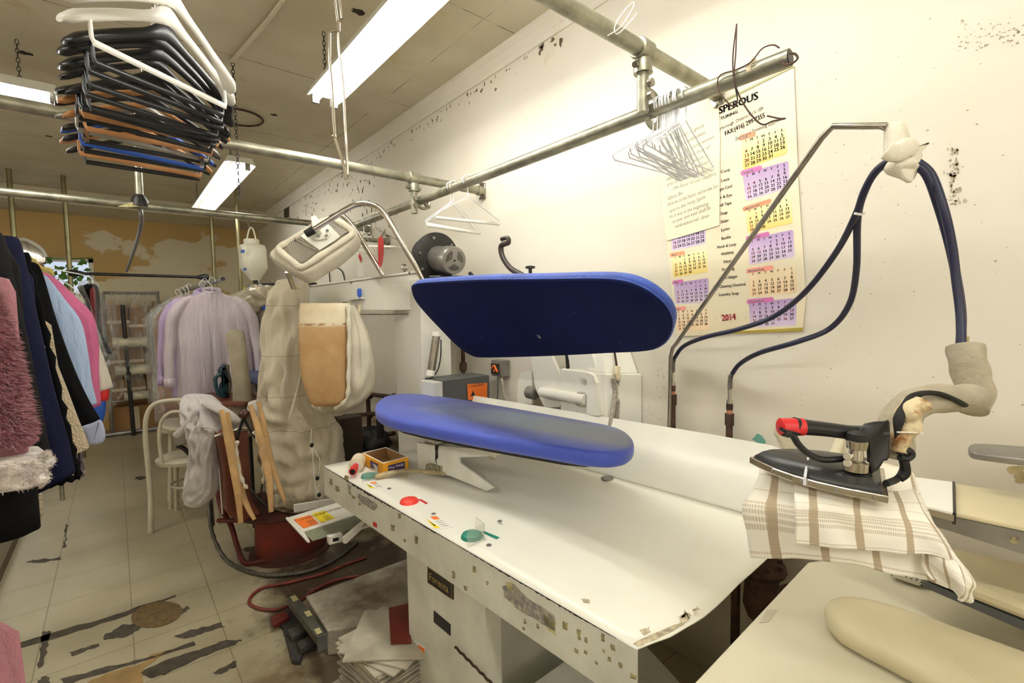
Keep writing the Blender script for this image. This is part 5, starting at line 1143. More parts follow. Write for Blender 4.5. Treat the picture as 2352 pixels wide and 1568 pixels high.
# cardboard boxes behind the rack
r_ = random.Random(8)
for i, (x0, y0, x1, y1, lb_) in enumerate(((352, 692, 372, 710, 'topmost small carton right of the film rack'), (338, 722, 372, 752, 'carton under the topmost one right of the film rack'), (338, 753, 376, 800, 'brown carton beside the upper film roll'), (340, 802, 378, 840, 'brown carton level with the gap below the upper film roll'), (340, 842, 380, 900, 'larger brown carton beside the middle film roll'), (250, 925, 374, 968, 'wide low carton at the foot of the film rack'))):
    a, c_ = P(x0, y1, y=8.36), P(x1, y0, y=8.36)
    zb_ = a.z if i < 5 else 0.0
    t = thing('cardboard_box', lb_, 'box', (a.x, 8.36, zb_)); MB().box((a.x, 8.36+.01*(i % 2), zb_), (c_.x, 8.65, c_.z)).build('carton', 'cardb', t, smooth=False)
    MB().box(((a.x+c_.x)/2-.03, 8.355, zb_+.02), ((a.x+c_.x)/2+.03, 8.36+.009, c_.z-.01)).build('tape_strip', 'tape', t, smooth=False)
for i, (x0, y0, x1, y1, lb_) in enumerate(((244, 700, 296, 780, 'brown carton behind the upper left of the film rack'), (298, 706, 336, 790, 'brown carton behind the film rack, beside the upper left one'), (246, 800, 330, 860, 'wide brown carton behind the film rack between the upper and middle rolls'), (252, 868, 334, 920, 'brown carton behind the lowest film roll'))):
    a, c_ = P(x0, y1, y=8.4), P(x1, y0, y=8.4); t = thing('cardboard_box', lb_, 'box', a); MB().box((a.x, 8.4, a.z), (c_.x, 8.66, c_.z)).build('carton', 'cardb', t, smooth=False)
    MB().box((a.x, 8.395, (a.z+c_.z)/2-.02), (c_.x, 8.399, (a.z+c_.z)/2+.02)).build('tape_strip', 'tape', t, smooth=False)
# white board/shelf edges in plastic between
# ---- shirt rack at the right
ro0, ro1 = P(512, 640, y=4.3), P(352, 690, y=6.6)
sr = thing('shirt_rack', 'free-standing rod with an open grey end carrying the lilac shirts', 'garment rack', V((.62, 5.4, 0)))
zr = ro0.z
MB().tube([ro0, V((ro0.x-.02, 6.9, zr+.02))], .021, 12).build('rod', 'galv', sr); MB().cyl(ro0-V((0, .002, 0)), ro0+V((0, .001, 0)), .017, 12).build('open_end', 'black', sr)
MB().tube([(ro0.x-.02, 6.88, zr+.02), (ro0.x-.02, 6.88, 0)], .02, 10).build('upright', 'galv', sr)
MB().tube([(ro0.x-.0, 5.3, zr), (ro0.x-.0, 5.3, 0)], .02, 10).build('upright', 'galv', sr)
def shirt(name, label, loc, rz, ma, w=.24, L=.78, group=None, seed=0, sl=.62, cat='shirt'):
    t = thing(name, label, cat, loc, group); o = V(loc); Rz = Matrix.Rotation(rz, 3, 'Z')
    T = lambda x, y, z: o+Rz @ V((x, y, z))
    R = []; n = 44
    for s, hw, th in ((0, .055, .05), (.02, .085, .05), (.05, .15, .045), (.085, .20, .045), (.12, .23, .05), (.18, w*.95, .06), (.3, w*.96, .07), (.5, w*.94, .075), (.75, w*.97, .08), (.93, w, .08), (1, w*.97, .075)):
        ring = []
        for j in range(n):
            g = 2*PI*j/n; f = 1+1.3*min(1, s*3)*NZ(V((math.cos(g)*7+seed, math.sin(g)*2, s*1.1)))
            zz = -s*L; 
            if s == 1: zz += .05*abs(math.cos(g))**3
            ring.append(T(hw*math.cos(g), th*math.sin(g)*f, zz-.05))
        R.append(ring)
    MB().rings(R).build('body', ma, t, ang=3)
    for sd in (-1, 1):
        pts = [T(sd*.13, 0, -.10), T(sd*.20, .0, -.15), T(sd*.265, -.01, -.26), T(sd*.285, -.01, -.42), T(sd*.30, -.02, -.55), T(sd*.305, -.03, -.05-sl)]
        MB().tube(pts, lambda q: (.012+.046*min(1, q*5)-.022*q+.005*math.sin(q*17+seed), .018+.03*min(1, q*4)-.015*q), 18, k=6).build('sleeve', ma, t, ang=3)
        MB().tube([T(sd*.305, -.03, -.05-sl+.06), T(sd*.306, -.03, -.06-sl)], (.044, .037), 18).build('cuff', ma, t, ang=3)
    MB().tube([T(.06*math.cos(g), .045*math.sin(g), -.045+.02*math.sin(g)) for g in [2*PI*i/20 for i in range(20)]], (.008, .016), 10, closed=True).build('collar', ma, t, ang=3)
    MB().tube([T(0, 0, -.05), T(0, 0, .0), T(-.018, 0, .02), T(-.012, 0, .05), T(.008, 0, .062), T(.024, 0, .045), T(.024, 0, .03)], .0025, 6, k=4).build('hanger_hook', 'wirew', t)
    return t
fx = P(487, 672, y=4.42)
zt_s = zr-.045
shirt('dress_shirt', 'pale lilac-grey shirt, back towards the camera, front of the row on the rod', (fx.x, 4.42, zt_s), -.12, 'lilac', .27, .92, seed=1, sl=.72)
shirt('dress_shirt', 'lilac shirt directly behind the foremost pale shirt', (fx.x-.03, 4.58, zt_s), -.2, 'lilac2', .26, .88, seed=2, sl=.72)
shirt('dress_shirt', 'pale blue shirt third in the row on the rod', (fx.x-.02, 4.76, zt_s), -.22, 'ltblue', .26, .8, seed=3, sl=.68)
shirt('dress_shirt', 'second pale blue-grey shirt, in front of the bagged garments', (fx.x-.01, 4.9, zt_s), -.15, mat('grey_blue_shirting', (180, 184, 200), .8), .25, .95, seed=4, sl=.6)
def bagrow(x, y, z, h, ma, label, seed, w=.27):
    t = thing('bagged_garment', label, 'garment', (x, y, z)); R = []; R2 = []
    for s in [i/10 for i in range(11)]:
        hw = w*(.25+.8*min(1, s*5)**.6); r1 = []; r2 = []
        for j in range(28):
            g = 2*PI*j/28; f = 1+.4*NZ(V((math.cos(g)*3+seed, math.sin(g)*3, s*2)))
            r1.append(V((x+hw*.93*math.cos(g), y+.05*math.sin(g)*f, z-.06-h*.93*s))); r2.append(V((x+hw*1.06*math.cos(g), y+.085*math.sin(g)*f, z-.04-h*s)))
        R.append(r1); R2.append(r2)
    MB().rings(R).build('garment', ma, t, ang=3); MB().rings(R2).build('plastic_cover', 'film', t, ang=3)
    MB().tube([(x, y, z-.06), (x, y, z+.0), (x-.015, y, z+.03), (x+.01, y, z+.055), (x+.024, y, z+.03)], .0025, 6, k=4).build('hanger_hook', 'wirew', t)
bagrow(fx.x-.08, 5.15, zt_s, 1.12, mat('tan_coat', (176, 136, 112), .8), 'tan coat in clear plastic behind the hanging shirts', 1)
bagrow(fx.x-.07, 5.5, zt_s, 1.0, mat('pale_green', (196, 200, 176), .8), 'pale greenish garment in clear plastic behind the tan coat', 2)
bagrow(fx.x-.07, 5.85, zt_s, 1.1, mat('grey_suit', (90, 90, 104), .8), 'dark grey suit in clear plastic behind the shirts', 3)
bagrow(fx.x-.08, 6.2, zt_s, 1.1, 'blk', 'black garment in clear plastic at the far end of the rod', 4)
# ---- translucent bottle hanging
bt = thing('spray_bottle', 'translucent white plastic bottle hanging upside down from the far cross pipe', 'bottle', P(580, 640, y=4.28))
kk = NT('milky_translucent'); kk.b.inputs['Base Color'].default_value = lin((232, 230, 212)); kk.b.inputs['Roughness'].default_value = .3; kk.b.inputs['Subsurface Weight'].default_value = .4; kk.b.inputs['Subsurface Radius'].default_value = (.05, .05, .05); m['milky'] = kk.m
yb4 = 4.28
def bring(py, xl, xr, th, rr=.6):
    a, c_ = P(xl, py, y=yb4), P(xr, py, y=yb4); mid = (a+c_)/2; hw = (c_.x-a.x)/2
    return [mid+V((hw*math.copysign(abs(math.cos(g))**rr, math.cos(g)), th*math.copysign(abs(math.sin(g))**rr, math.sin(g)), 0)) for g in [2*PI*j/32 for j in range(32)]]
MB().rings([bring(*r) for r in ((550, 560, 594, .065, 1), (555, 559, 595, .067, 1), (561, 561, 594, .066, 1), (564, 552, 606, .09), (572, 549, 609, .105), (600, 551, 611, .105), (615, 554, 613, .105), (628, 564, 606, .08), (638, 572, 600, .055), (644, 576, 597, .045))]).build('body', 'milky', bt, ang=.9)
MB().tube([P(567, 551, y=yb4), P(570, 535, y=yb4), P(574, 524, y=yb4), P(580, 524, y=yb4), P(584, 535, y=yb4), P(588, 551, y=yb4)], (.012, .006), 8, k=4).build('strap', 'milky', bt)
MB().tube([P(577, 526, y=yb4), P(571, 516, y=yb4), P(569, 506, y=yb4), P(576, 500, y=yb4)], .003, 6, k=4).build('wire_hook', 'galv', bt)
MB().cyl(P(587, 644, y=yb4), P(587, 652, y=yb4), .018, 12).build('spout', 'black', bt)
MB().tube([P(587, 651, y=yb4), P(590, 662, y=yb4), P(600, 676, y=yb4), P(612, 686, y=yb4+.1)], .008, 8, k=5).build('drain_tube', 'tape', bt)
MB().prism([P(a, c_, y=yb4-.108) for a, c_ in ((553, 574), (562, 573), (562, 580), (553, 581))], (0, .003, 0)).build('blue_print', 'bluecap', bt, smooth=False)
MB().prism([P(a, c_, y=yb4-.108) for a, c_ in ((559, 616), (566, 615), (566, 620), (559, 621))], (0, .003, 0)).build('blue_print', 'bluecap', bt, smooth=False)
# ---- spotting board, blue buck, cone tray, plastic heap behind the bag
sp_ = thing('spotting_board', 'spotting table with a beige cone-shaped tray and a blue padded board behind the canvas bag', 'spotting table', P(590, 980, y=4.9))
yq = 4.75
rows_ = [(714, 566, 616), (722, 570, 616), (738, 584, 616), (752, 596, 616)]
R = []
for py, xl, xr in rows_:
    a, c_ = P(xl, py, y=yq), P(xr+40, py, y=yq); mid = (a+c_)/2; R.append([mid+V(((c_.x-a.x)/2*math.cos(g), .18*math.sin(g), 0)) for g in [2*PI*j/28 for j in range(28)]])
MB().rings(R).build('cone_tray', 'canvas', sp_)
MB().pad([P(a, c_, z=P(570, 845, y=4.6).z) for a, c_ in ((556, 845), (575, 838), (610, 838), (650, 842), (650, 860), (600, 866), (566, 858))], (0, 0, -1), .07, .025).build('blue_pad', mat('dull_blue_pad', (84, 92, 128), .7, 0, .15, 8), sp_)
q = P(600, 860, y=4.75); MB().tube([(q.x+.05, 4.85, q.z), (q.x+.05, 4.85, 0)], .05, 12).build('pedestal', 'darkpipe', sp_)
q = P(605, 650, y=5.0); c_ = P(600, 655, y=5.0)
MB().tube([c_+V((-.04, 0, 0)), V((1.6, 5.0, q.z))], .02, 8).build('top_rail', 'darksteel', sp_)
for i, (px, py, ma) in enumerate(((562, 672, 'yellow'), (572, 668, 'bluecap'), (580, 674, 'greyb'), (590, 668, 'greyb'), (568, 680, 'tag'))):
    q = P(px, py, y=4.95); MB().lathe([(.014, -.05), (.022, -.04), (.022, .02), (.008, .03), (.008, .05)], q, n=10).build('spray_gun', ma, sp_)
# heap of clear plastic bags
hp_ = thing('plastic_bag_heap', 'crumpled heap of clear plastic bags on the cone tray', 'plastic bags', P(600, 705, y=4.7))
def lump(c0, r, seed, ma, name, par, sq=1):
    b = MB(); R = []
    for i in range(13):
        t_ = .04+(PI-.08)*i/12; R.append([c0+V((r[0]*math.sin(t_)*math.cos(g), r[1]*math.sin(t_)*math.sin(g), -r[2]*math.cos(t_)))*(1+.45*NZ(V((math.cos(g)*1.5+seed, math.sin(g)*1.5, t_*1.4)))) for g in [2*PI*j/20 for j in range(20)]])
    return b.rings(R).build(name, ma, par, ang=3)
m['bagplastic'] = mat('crumpled_clear_plastic', (196, 186, 160), .15, 0, .25, 14, 1, 30)
lump(P(600, 690, y=4.7), (.22, .14, .13), 1, 'bagplastic', 'plastic_bag', hp_); lump(P(575, 700, y=4.65), (.16, .12, .08), 4, 'bagplastic', 'plastic_bag', hp_)
MB().prism([P(a, c_, y=4.55) for a, c_ in ((603, 702), (610, 694), (618, 710), (602, 710))], (0, .03, 0)).build('blue_print', 'bluecap', hp_, smooth=False)
# bagged dark garment right of shirts
bagrow(P(592, 700, y=5.0).x, 5.0, P(605, 650, y=5.0).z-.03, 1.0, mat('greyviolet', (150, 140, 156), .8), 'grey garment in plastic seen between the shirts and the canvas bag', 7, .16)
# ironing board with a household iron on its end
ib = thing('small_table', 'small dark table behind the sweatshirt carrying the upright iron', 'table', P(520, 912, y=4.05))
ztb = P(515, 911, y=4.05).z
MB().prism([P(a, c_, z=ztb) for a, c_ in ((440, 908), (500, 900), (580, 902), (600, 915), (560, 925), (455, 922))], (0, 0, -.03)).build('tabletop', 'brownpanel', ib, smooth=False, bev=.006)
for a in ((470, 914), (570, 914)):
    q = P(*a, z=ztb); MB().tube([(q.x, q.y, ztb-.02), (q.x, q.y, 0)], .014, 8).build('leg', 'darksteel', ib)
ir = thing('household_iron', 'dark teal household iron standing on its heel behind the chair', 'iron', P(512, 910, y=4.0))
yi = 3.98
MB().pad([P(a, c_, y=yi) for a, c_ in ((519, 833), (528, 848), (531, 870), (532, 905), (530, 911), (520, 911), (522, 880), (516, 850))], (0, 1, 0), .09, .03).build('soleplate', 'chrome', ir, ang=1.2)
MB().pad([P(a, c_, y=yi-.015) for a, c_ in ((517, 836), (524, 850), (527, 875), (527, 909), (518, 911), (519, 885), (511, 872), (506, 862), (503, 850))], (0, 1, 0), .09, .03).build('body', mat('dark_teal_plastic', (26, 60, 72), .3), ir, ang=1.2)
MB().tube([P(*p_, y=yi+.01) for p_ in ((508, 858), (496, 866), (495, 880), (500, 900), (505, 908), (520, 909))], .013, 10, k=5).build('handle', mat('teal_plastic', (30, 70, 80), .3), ir)
# bentwood chairs
def chair(loc, rz, label, group=None):
    t = thing('bentwood_chair', label, 'chair', loc, group); o = V(loc); Rz = Matrix.Rotation(rz, 3, 'Z'); T = lambda x, y, z: o+Rz @ V((x, y, z))
    hw = .21
    arc = [T(-hw, .21, 0), T(-hw+.005, .19, .25), T(-hw, .185, .48), T(-hw+.005, .21, .70), T(-hw+.03, .235, .86), T(-hw+.09, .25, .945), T(0, .255, .965)]
    arc += [T(-(Rz.inverted() @ (p_-o)).x, (Rz.inverted() @ (p_-o)).y, (p_-o).z) for p_ in arc[-2::-1]]
    MB().tube(arc, lambda q: .019-.004*math.sin(PI*q), 12, k=7).build('back_frame', 'chair', t)
    inn = [T(-.12, .19, .50), T(-.125, .205, .66), T(-.10, .23, .80), T(-.05, .243, .865), T(0, .246, .88), T(.05, .243, .865), T(.10, .23, .80), T(.125, .205, .66), T(.12, .19, .50)]
    MB().tube(inn, .012, 10, k=6).build('back_hoop', 'chair', t)
    MB().lathe([(.19, -.03), (.215, -.025), (.22, 0), (.205, .012), (.02, .018)], T(0, 0, .49), n=36).build('seat', 'chair', t, ang=.9)
    MB().tube([T(.14*math.cos(g), .14*math.sin(g)-.01, .28) for g in [2*PI*i/24 for i in range(24)]], .009, 8, closed=True).build('leg_ring', 'chair', t)
    for sd in (-1, 1): MB().tube([T(sd*.14, -.14, .47), T(sd*.16, -.165, .22), T(sd*.185, -.20, 0)], lambda q: .019-.006*q, 10, k=4).build('leg', 'chair', t)
    return t
ch0 = P(380, 1235, z=0); 
chair((ch0.x+.20, ch0.y+.28, 0), 2.75, 'cream bentwood chair with hooped back facing away behind the sweatshirt')
t = thing('seat_cushion', 'thin cream seat pad lying on a stool behind the bentwood chair', 'cushion', P(400, 985, z=.62))
MB().pad([P(a, c_, z=.66) for a, c_ in ((366, 978), (385, 969), (430, 967), (470, 972), (470, 990), (420, 992), (380, 990))], (0, 0, 1), .035, .015).build('pad', 'canvas', t)
t = thing('stool', 'cream stool half hidden behind the bentwood chair', 'stool', P(400, 1050, z=.3))
q = P(415, 980, z=.64); MB().lathe([(.15, -.02), (.16, 0), (.15, .012)], q, n=28).build('seat', 'chair', t)
for g in (.7, 2.3, 3.9, 5.5): MB().tube([q+V((.10*math.cos(g), .10*math.sin(g), -.02)), V((q.x+.15*math.cos(g), q.y+.15*math.sin(g), 0))], .014, 8).build('leg', 'chair', t)
# dark pipework behind the column
pw = thing('wall_pipework', 'grimy steam pipes and valves low on the wall behind the white column', 'pipes', V((1.7, 3.6, .3)))
for pts in ([(785, 912), (850, 905), (905, 912), (940, 905)], [(845, 905), (848, 990), (850, 1060)], [(790, 955), (860, 950), (905, 952)], [(800, 1000), (860, 1000), (905, 995)]):
    MB().tube([P(a, c_, x=1.78) for a, c_ in pts], .02, 10).build('pipe', 'rust', pw)
for a in ((850, 908), (905, 912), (850, 952), (862, 1000)): MB().ball(P(*a, x=1.78), (.03, .035, .035), 10).build('pipe_elbow', 'rust', pw)
lump(P(850, 1010, x=1.65), (.16, .25, .10), 3, 'darkpipe', 'valve_body', pw); MB().box((1.55, 3.3, 0), (1.8, 4.4, .3)).build('steam_unit', 'darkpipe', pw, smooth=False, bev=.02)
MB().tube([(1.65, 3.7, .02), (1.65, 3.7, .75)], .03, 10).build('pipe', 'darkpipe', pw)
tag(MB().box((P(783, 980, y=3.75).x, 3.75, 0), (P(832, 980, y=3.75).x, 3.9, P(800, 960, y=3.75).z)).build('dark_panel', mat('dark_brown_board', (58, 46, 34), .7), smooth=False), 'dark brown board standing behind the canvas bag', 'board')
# ================================================================ HANGERS
def suit_hanger(loc, rz, ma, label, group=None, w=.215, drop=.115, thick=.013, bar='bar', hookma='chrome', tilt=0, barma=None, broad=.024, clips=False, hs=1.0):
    t = thing('suit_hanger', label, 'hanger', loc, group); o = V(loc); Rm = Matrix.Rotation(rz, 3, 'Z') @ Matrix.Rotation(tilt, 3, 'Y'); T = lambda x, y, z: o+Rm @ V((x, y, z))
    # hook hangs on the rod: contact point at the origin
    MB().tube([T(0, 0, -.115), T(0, 0, -.075), T(-.003, 0, -.055), T(-.020, 0, -.035), T(-.022, 0, -.012), T(-.008, 0, .004), T(.012, 0, .003), T(.022, 0, -.012), T(.021, 0, -.024)], .0022, 6, k=4).build('hook', hookma, t)
    R = []; N = 28
    for i in range(N+1):
        s = -1+2*i/N; a = abs(s); x = s*w; z = -.105-drop*(a**1.25)-.012*(1-math.exp(-((a)/.16)**2)); y = .035*a*a
        h = hs*(.017+.018*math.exp(-(a/.17)**2)+.006*a); d = thick*.5+broad*.5*max(0, (a-.55)/.45)**1.2
        if a > .985: h *= .55; d *= .55
        R.append([T(x, y+d*math.cos(g), z+h*.5*math.sin(g)) for g in [2*PI*j/10 for j in range(10)]])
    MB().rings(R).build('shoulder', ma, t, ang=1.2)
    if bar:
        zb = -.115-drop-.035
        for sd in (-1, 1): MB().tube([T(sd*w*.80, .015, -.11-drop*.78), T(sd*w*.80, .012, zb+.012), T(sd*w*.78, .01, zb)], .0045, 8).build('bar_link', ma, t)
        MB().tube([T(-w*.79, .01, zb), T(w*.79, .01, zb)], (.004, .0085), 8).build('trouser_bar', barma or ma, t)
    if clips:
        for sd in (-.7, .7):
            MB().box(T(sd*w-.008, -.002, zb-.03), T(sd*w+.008, .022, zb+.008)).build('clip', 'chrome', t, smooth=False)
    return t
g0 = 'hangers in the bundle at upper left'
ZR_ = 2.436
dirs = math.radians
hb = [  # y, yaw, material, label
 (1.52, -38, 'whitepl', 'white plastic hanger at the very top of the bundle', .0, .028),
 (1.575, -34, 'whitepl', 'second white plastic hanger with a white trouser bar, just below the top one', 1, .028),
 (1.625, -30, 'black', 'glossy broad black hanger directly under the two white ones', 1, .034),
 (1.66, -26, 'black', 'second broad black hanger in the upper part of the bundle', 1, .036),
 (1.70, -24, 'black', 'third broad black hanger with a chrome hook', 1, .036),
 (1.745, -20, 'black', None, 1, .02), (1.785, -17, 'black', None, 1, .018), (1.805, -16, 'black', None, 1, .02), (1.825, -15, 'black', None, 1, .018), (1.845, -14, 'black', None, 1, .018),
 (1.865, -13, 'hangwood', 'upper pale wooden hanger in the middle of the bundle', 1, .012),
 (1.90, -12, 'black', None, 1, .012),
 (1.93, -12, 'hangwood', 'second wooden hanger, under a black one, in the bundle', 1, .012),
 (1.965, -11, 'greymetal', 'grey hanger with white clips low in the bundle', 1, .012),
 (2.0, -10, 'black', None, 1, .012),
 (2.035, -9, 'bluecap', 'blue hanger low in the bundle', 1, .010),
 (2.065, -9, 'black', None, 1, .012),
 (2.10, -8, 'hangwood', 'lowest wooden hanger of the bundle', 1, .012),
 (2.14, -7, 'black', 'lowest black hanger of the bundle', 1, .014)]
for i, (y, rz, ma, lb_, br, bd_) in enumerate(hb):
    y = 1.5+(y-1.52)*1.45; zz = 2.462-(y-1.5)*.10
    suit_hanger((.155-.03*(y-1.5), y, zz), -math.radians(rz), ma, lb_ or 'black plastic hanger in the middle of the bundle, seen edge-on among others like it', None if lb_ else g0, w=.222+.005*math.sin(i*2)+.012*(i > 7), drop=.115-.03*(i > 7), bar=br, broad=bd_+.014, thick=.014, barma=None, clips=(ma == 'greymetal'), tilt=.03*math.sin(i*3), hs=1.55 if i < 5 else 1)
# ---- wire hangers
def wire_hanger(loc, rz, label, group=None, w=.205, drop=.11, ma='wirew', tubebar=False, tilt=0, r=.0021):
    t = thing('wire_hanger', label, 'hanger', loc, group); o = V(loc); Rm = Matrix.Rotation(rz, 3, 'Z') @ Matrix.Rotation(tilt, 3, 'Y'); T = lambda x, y, z: o+Rm @ V((x, y, z))
    hk = [T(0, 0, -.095), T(0, 0, -.055), T(-.004, 0, -.045), T(-.024, 0, -.03), T(-.027, 0, -.008), T(-.012, 0, .006), T(.012, 0, .006), T(.027, 0, -.010), T(.026, 0, -.024)]
    MB().tube(hk, r*1.25, 6, k=4).build('hook', ma, t)
    pts = [T(0, 0, -.095), T(.012, 0, -.105), T(w-.012, 0, -.10-drop), T(w, 0, -.108-drop), T(w-.008, 0, -.122-drop), T(-w+.008, 0, -.122-drop), T(-w, 0, -.108-drop), T(-w+.012, 0, -.10-drop), T(-.012, 0, -.105), T(0, 0, -.095)]
    MB().tube(pts, r, 6, closed=False).build('wire', ma, t)
    if tubebar: MB().lathe([(.0035, 0), (.0085, .0005), (.0085, w*1.93), (.0035, w*1.93+.0005)], T(-w*.965, 0, -.122-drop), T(1, 0, 0)-T(0, 0, 0), 12).build('cardboard_tube', 'paperw', t)
    return t
proto = None; r_ = random.Random(21); zr0 = ZR+.028
ys = [P(px, 240, x=XR).y for px in (1500, 1510, 1516, 1521, 1525, 1529, 1534, 1538, 1542, 1545, 1549, 1552, 1556, 1560, 1575)]
for i, y in enumerate(ys):
    rz = math.radians(14+r_.uniform(-12, 14)-(10 if i < 4 else 0)); lb_ = 'white wire hanger in the tight bunch in front of the calendar'; grp = 'white wire hangers bunched on the rail'
    if i == len(ys)-1: lb_, grp, rz = 'white wire hanger nearest the open end of the rail, slightly apart from the bunch', None, math.radians(4)
    if proto is None: proto = wire_hanger((XR, y, zr0), rz, lb_, grp, drop=.10, w=.20); proto['_rz'] = rz; base = rz
    else:
        h_ = dup(proto, (XR, y, zr0), (0, r_.uniform(-.05, .05), rz-base), lb_, grp)
        if grp is None: del h_['group']
m['tubeend'] = m['cardb']
yy = [P(px, 425, x=XR).y for px in (1035, 1042, 1074)]
wire_hanger((XR, yy[0], zr0), .22, 'white hanger with paper tube, left of the three on the rail before the bracket', None, w=.19, drop=.115, tubebar=True)
wire_hanger((XR, yy[1], zr0), .12, 'white paper-tube hanger touching the leftmost one on the rail before the bracket', None, w=.19, drop=.125, tubebar=True)
wire_hanger((XR, yy[2], zr0), -.12, 'white hanger with paper tube, right of the three on the rail, hanging apart', None, w=.19, drop=.10, tubebar=True)
ya, yb_ = P(862, 505, x=XR).y, P(835, 512, x=XR).y
wire_hanger((XR, ya, zr0), -.5, 'bare wire hanger with paper tube above the white machine arm', None, w=.2, drop=.10, ma='galv', tubebar=True)
wire_hanger((XR, yb_, zr0), .75, 'white wire hanger with paper tube crossing another above the machine arm', None, w=.2, drop=.12, tubebar=True)
# red and grey flat things hanging
t = tag(MB().pad([P(a, c_, x=XR-.1) for a, c_ in ((869, 547), (878, 546), (881, 570), (879, 600), (874, 613), (869, 610), (868, 580))], (-.3, -1, 0), .02, .004, k=2).build('red_clip', 'red'), 'red plastic clamp hanging from a wire hanger above the machine arm', 'clamp')
t = thing('paper_strip', 'white and red card strip standing on the machine arm', 'card', P(828, 630, x=1.45))
MB().prism([P(a, c_, x=1.40) for a, c_ in ((818, 600), (826, 582), (834, 600), (835, 634), (822, 636))], (-.004, -.012, 0)).build('card', 'lbl', t, smooth=False)
MB().prism([P(a, c_, x=1.395) for a, c_ in ((823, 590), (826, 581), (830, 592), (829, 603))], (-.004, -.012, 0)).build('red_corner', 'red', t, smooth=False)
tag(MB().tube([P(a, c_, x=1.865) for a, c_ in ((758, 648), (756, 610), (762, 588), (768, 602), (758, 602), (766, 610), (785, 622), (792, 645))], .006, 8, k=5).build('black_cable_loop', 'rubber'), 'looped black cable on the wall side of the machine arm', 'cable')
# ---- long bent wire hook in the foreground
hk = thing('bent_wire_puller', 'long bright bent wire loop hanging from the near cross pipe', 'wire hook', (.36, YC, ZCR))
def PW(a, c_, dy=0.): return P(a, c_, y=YC+dy)
MB().tube([(.375, YC, ZCR+.03), (.365, YC-.03, ZCR+.01), (.37, YC-.02, ZCR-.05), PW(768, 0), PW(775, 52), PW(776, 70), PW(757, 74), PW(757, 140), PW(763, 210), PW(769, 320), PW(785, 365), PW(797, 411), PW(798, 390), PW(793, 300), PW(789, 210), PW(778, 110), PW(776, 75)], .0028, 8).build('wire_loop', 'chrome', hk)
MB().tube([(.385, YC, ZCR+.03), (.395, YC-.03, ZCR+.01), (.39, YC-.02, ZCR-.05), PW(780, 0), PW(785, 43)], .0028, 8).build('wire_tail', 'chrome', hk)
MB().cyl(PW(776, 52), PW(776, 72), .0048, 8).build('crimp', 'chrome', hk); MB().ball(PW(768, 313), .005, 8).build('crimp', 'chrome', hk)
# steel wire tangled on the rail end, and wires on the cross pipe
tw = thing('twisted_wire', 'dark bent wire looped over the open rail end in front of the calendar', 'wire', P(1690, 180, x=XR))
def PT(a, c_, o=0.): return P(a, c_, x=XR-.03+o)
MB().tube([PT(1692, 55), PT(1684, 120), PT(1684, 165), PT(1692, 205), PT(1715, 250), PT(1748, 285), PT(1775, 278), PT(1804, 272), PT(1790, 272), PT(1762, 266)], .0022, 6, k=4).build('wire', 'rust', tw)
MB().tube([PT(1692, 55), PT(1690, 120), PT(1686, 180), PT(1694, 230), PT(1684, 245), PT(1658, 220), PT(1648, 195), PT(1655, 172), PT(1690, 160), PT(1725, 142), PT(1750, 112), PT(1775, 103), PT(1790, 110)], .0020, 6, k=5).build('wire', 'rust', tw)
MB().tube([PT(1795, 138), PT(1802, 148), PT(1820, 145), PT(1832, 134), PT(1826, 124), PT(1814, 122)], .003, 6, k=5).build('wire', 'rust', tw)
MB().lathe([(.028, -.006), (.028, .006)], P(1728, 158, x=XR), (0, 1, 0), 16).build('strap', 'tape', tw); MB().cyl(P(1728, 170, x=XR), P(1740, 166, x=XR-.01), .008, 8).build('strap_bolt', 'steel', tw)
tag(MB().tube([P(a, c_, y=YC-.03) for a, c_ in ((1395, 82), (1425, 62), (1452, 22), (1455, 5), (1430, 30), (1412, 62), (1418, 78), (1448, 50), (1462, 30))], .0015, 6, k=5).build('thin_wire', 'paperw'), 'thin pale wire wound round the near cross pipe', 'wire')
# ================================================================ CALENDAR AND NOTE
xc = XW-.006
def PC(a, c_, o=0.): return P(a, c_, x=xc-o)
cal = thing('wall_calendar', 'large stained 2014 wall calendar with yellow and purple month panels', 'calendar', PC(1680, 760))
k = NT('calendar_paper'); c = k.mix(k.ramp(k.noise(3, 5), .4, .7), lin((238, 228, 200)), lin((232, 216, 182))); sp = k.ramp(k.noise(48, 6, .8), .64, .68); s_ = k.sep()
lowm = k.math('ADD', k.ramp(s_[2], 1.75, 1.5), k.ramp(s_[2], 2.25, 2.42)); c = k.mix(k.math('MULTIPLY', sp, lowm), c, lin((120, 104, 84))); k.col(c); k.b.inputs['Roughness'].default_value = .5; m['calp'] = k.m
cn = [(1516, 302), (1823, 150), (1829, 300), (1834, 420), (1843, 560), (1851, 684), (1846, 730), (1844, 760), (1700, 766), (1554, 768), (1545, 690), (1533, 577), (1523, 497), (1518, 400)]
MB().prism([PC(*p_) for p_ in cn], (.0012, 0, 0)).build('sheet', 'calp', cal, smooth=False)
MB().prism([PC(*p_, .003) for p_ in ((1516, 302), (1823, 149), (1823, 154), (1516, 307))], (.004, 0, 0)).build('top_strip', mat('olive_strip', (170, 168, 120), .5), cal, smooth=False)
MB().prism([PC(*p_, .002) for p_ in ((1668, 762), (1843, 752), (1844, 760), (1668, 766))], (.003, 0, 0)).build('foil_strip', mat('gold_foil', (220, 200, 90), .3, .6), cal, smooth=False)
MB().prism([PC(*p_, .002) for p_ in ((1554, 766), (1667, 762), (1668, 768), (1555, 772))], (.003, 0, 0)).build('bottom_strip', 'tape', cal, smooth=False)
def grad(name, c1, c2, hz):
    k = NT(name); s_ = k.sep(); z0, z1 = hz; k.col(k.mix(k.ramp(s_[2], z0, z1), lin(c1), lin(c2))); k.b.inputs['Roughness'].default_value = .5; return k.m
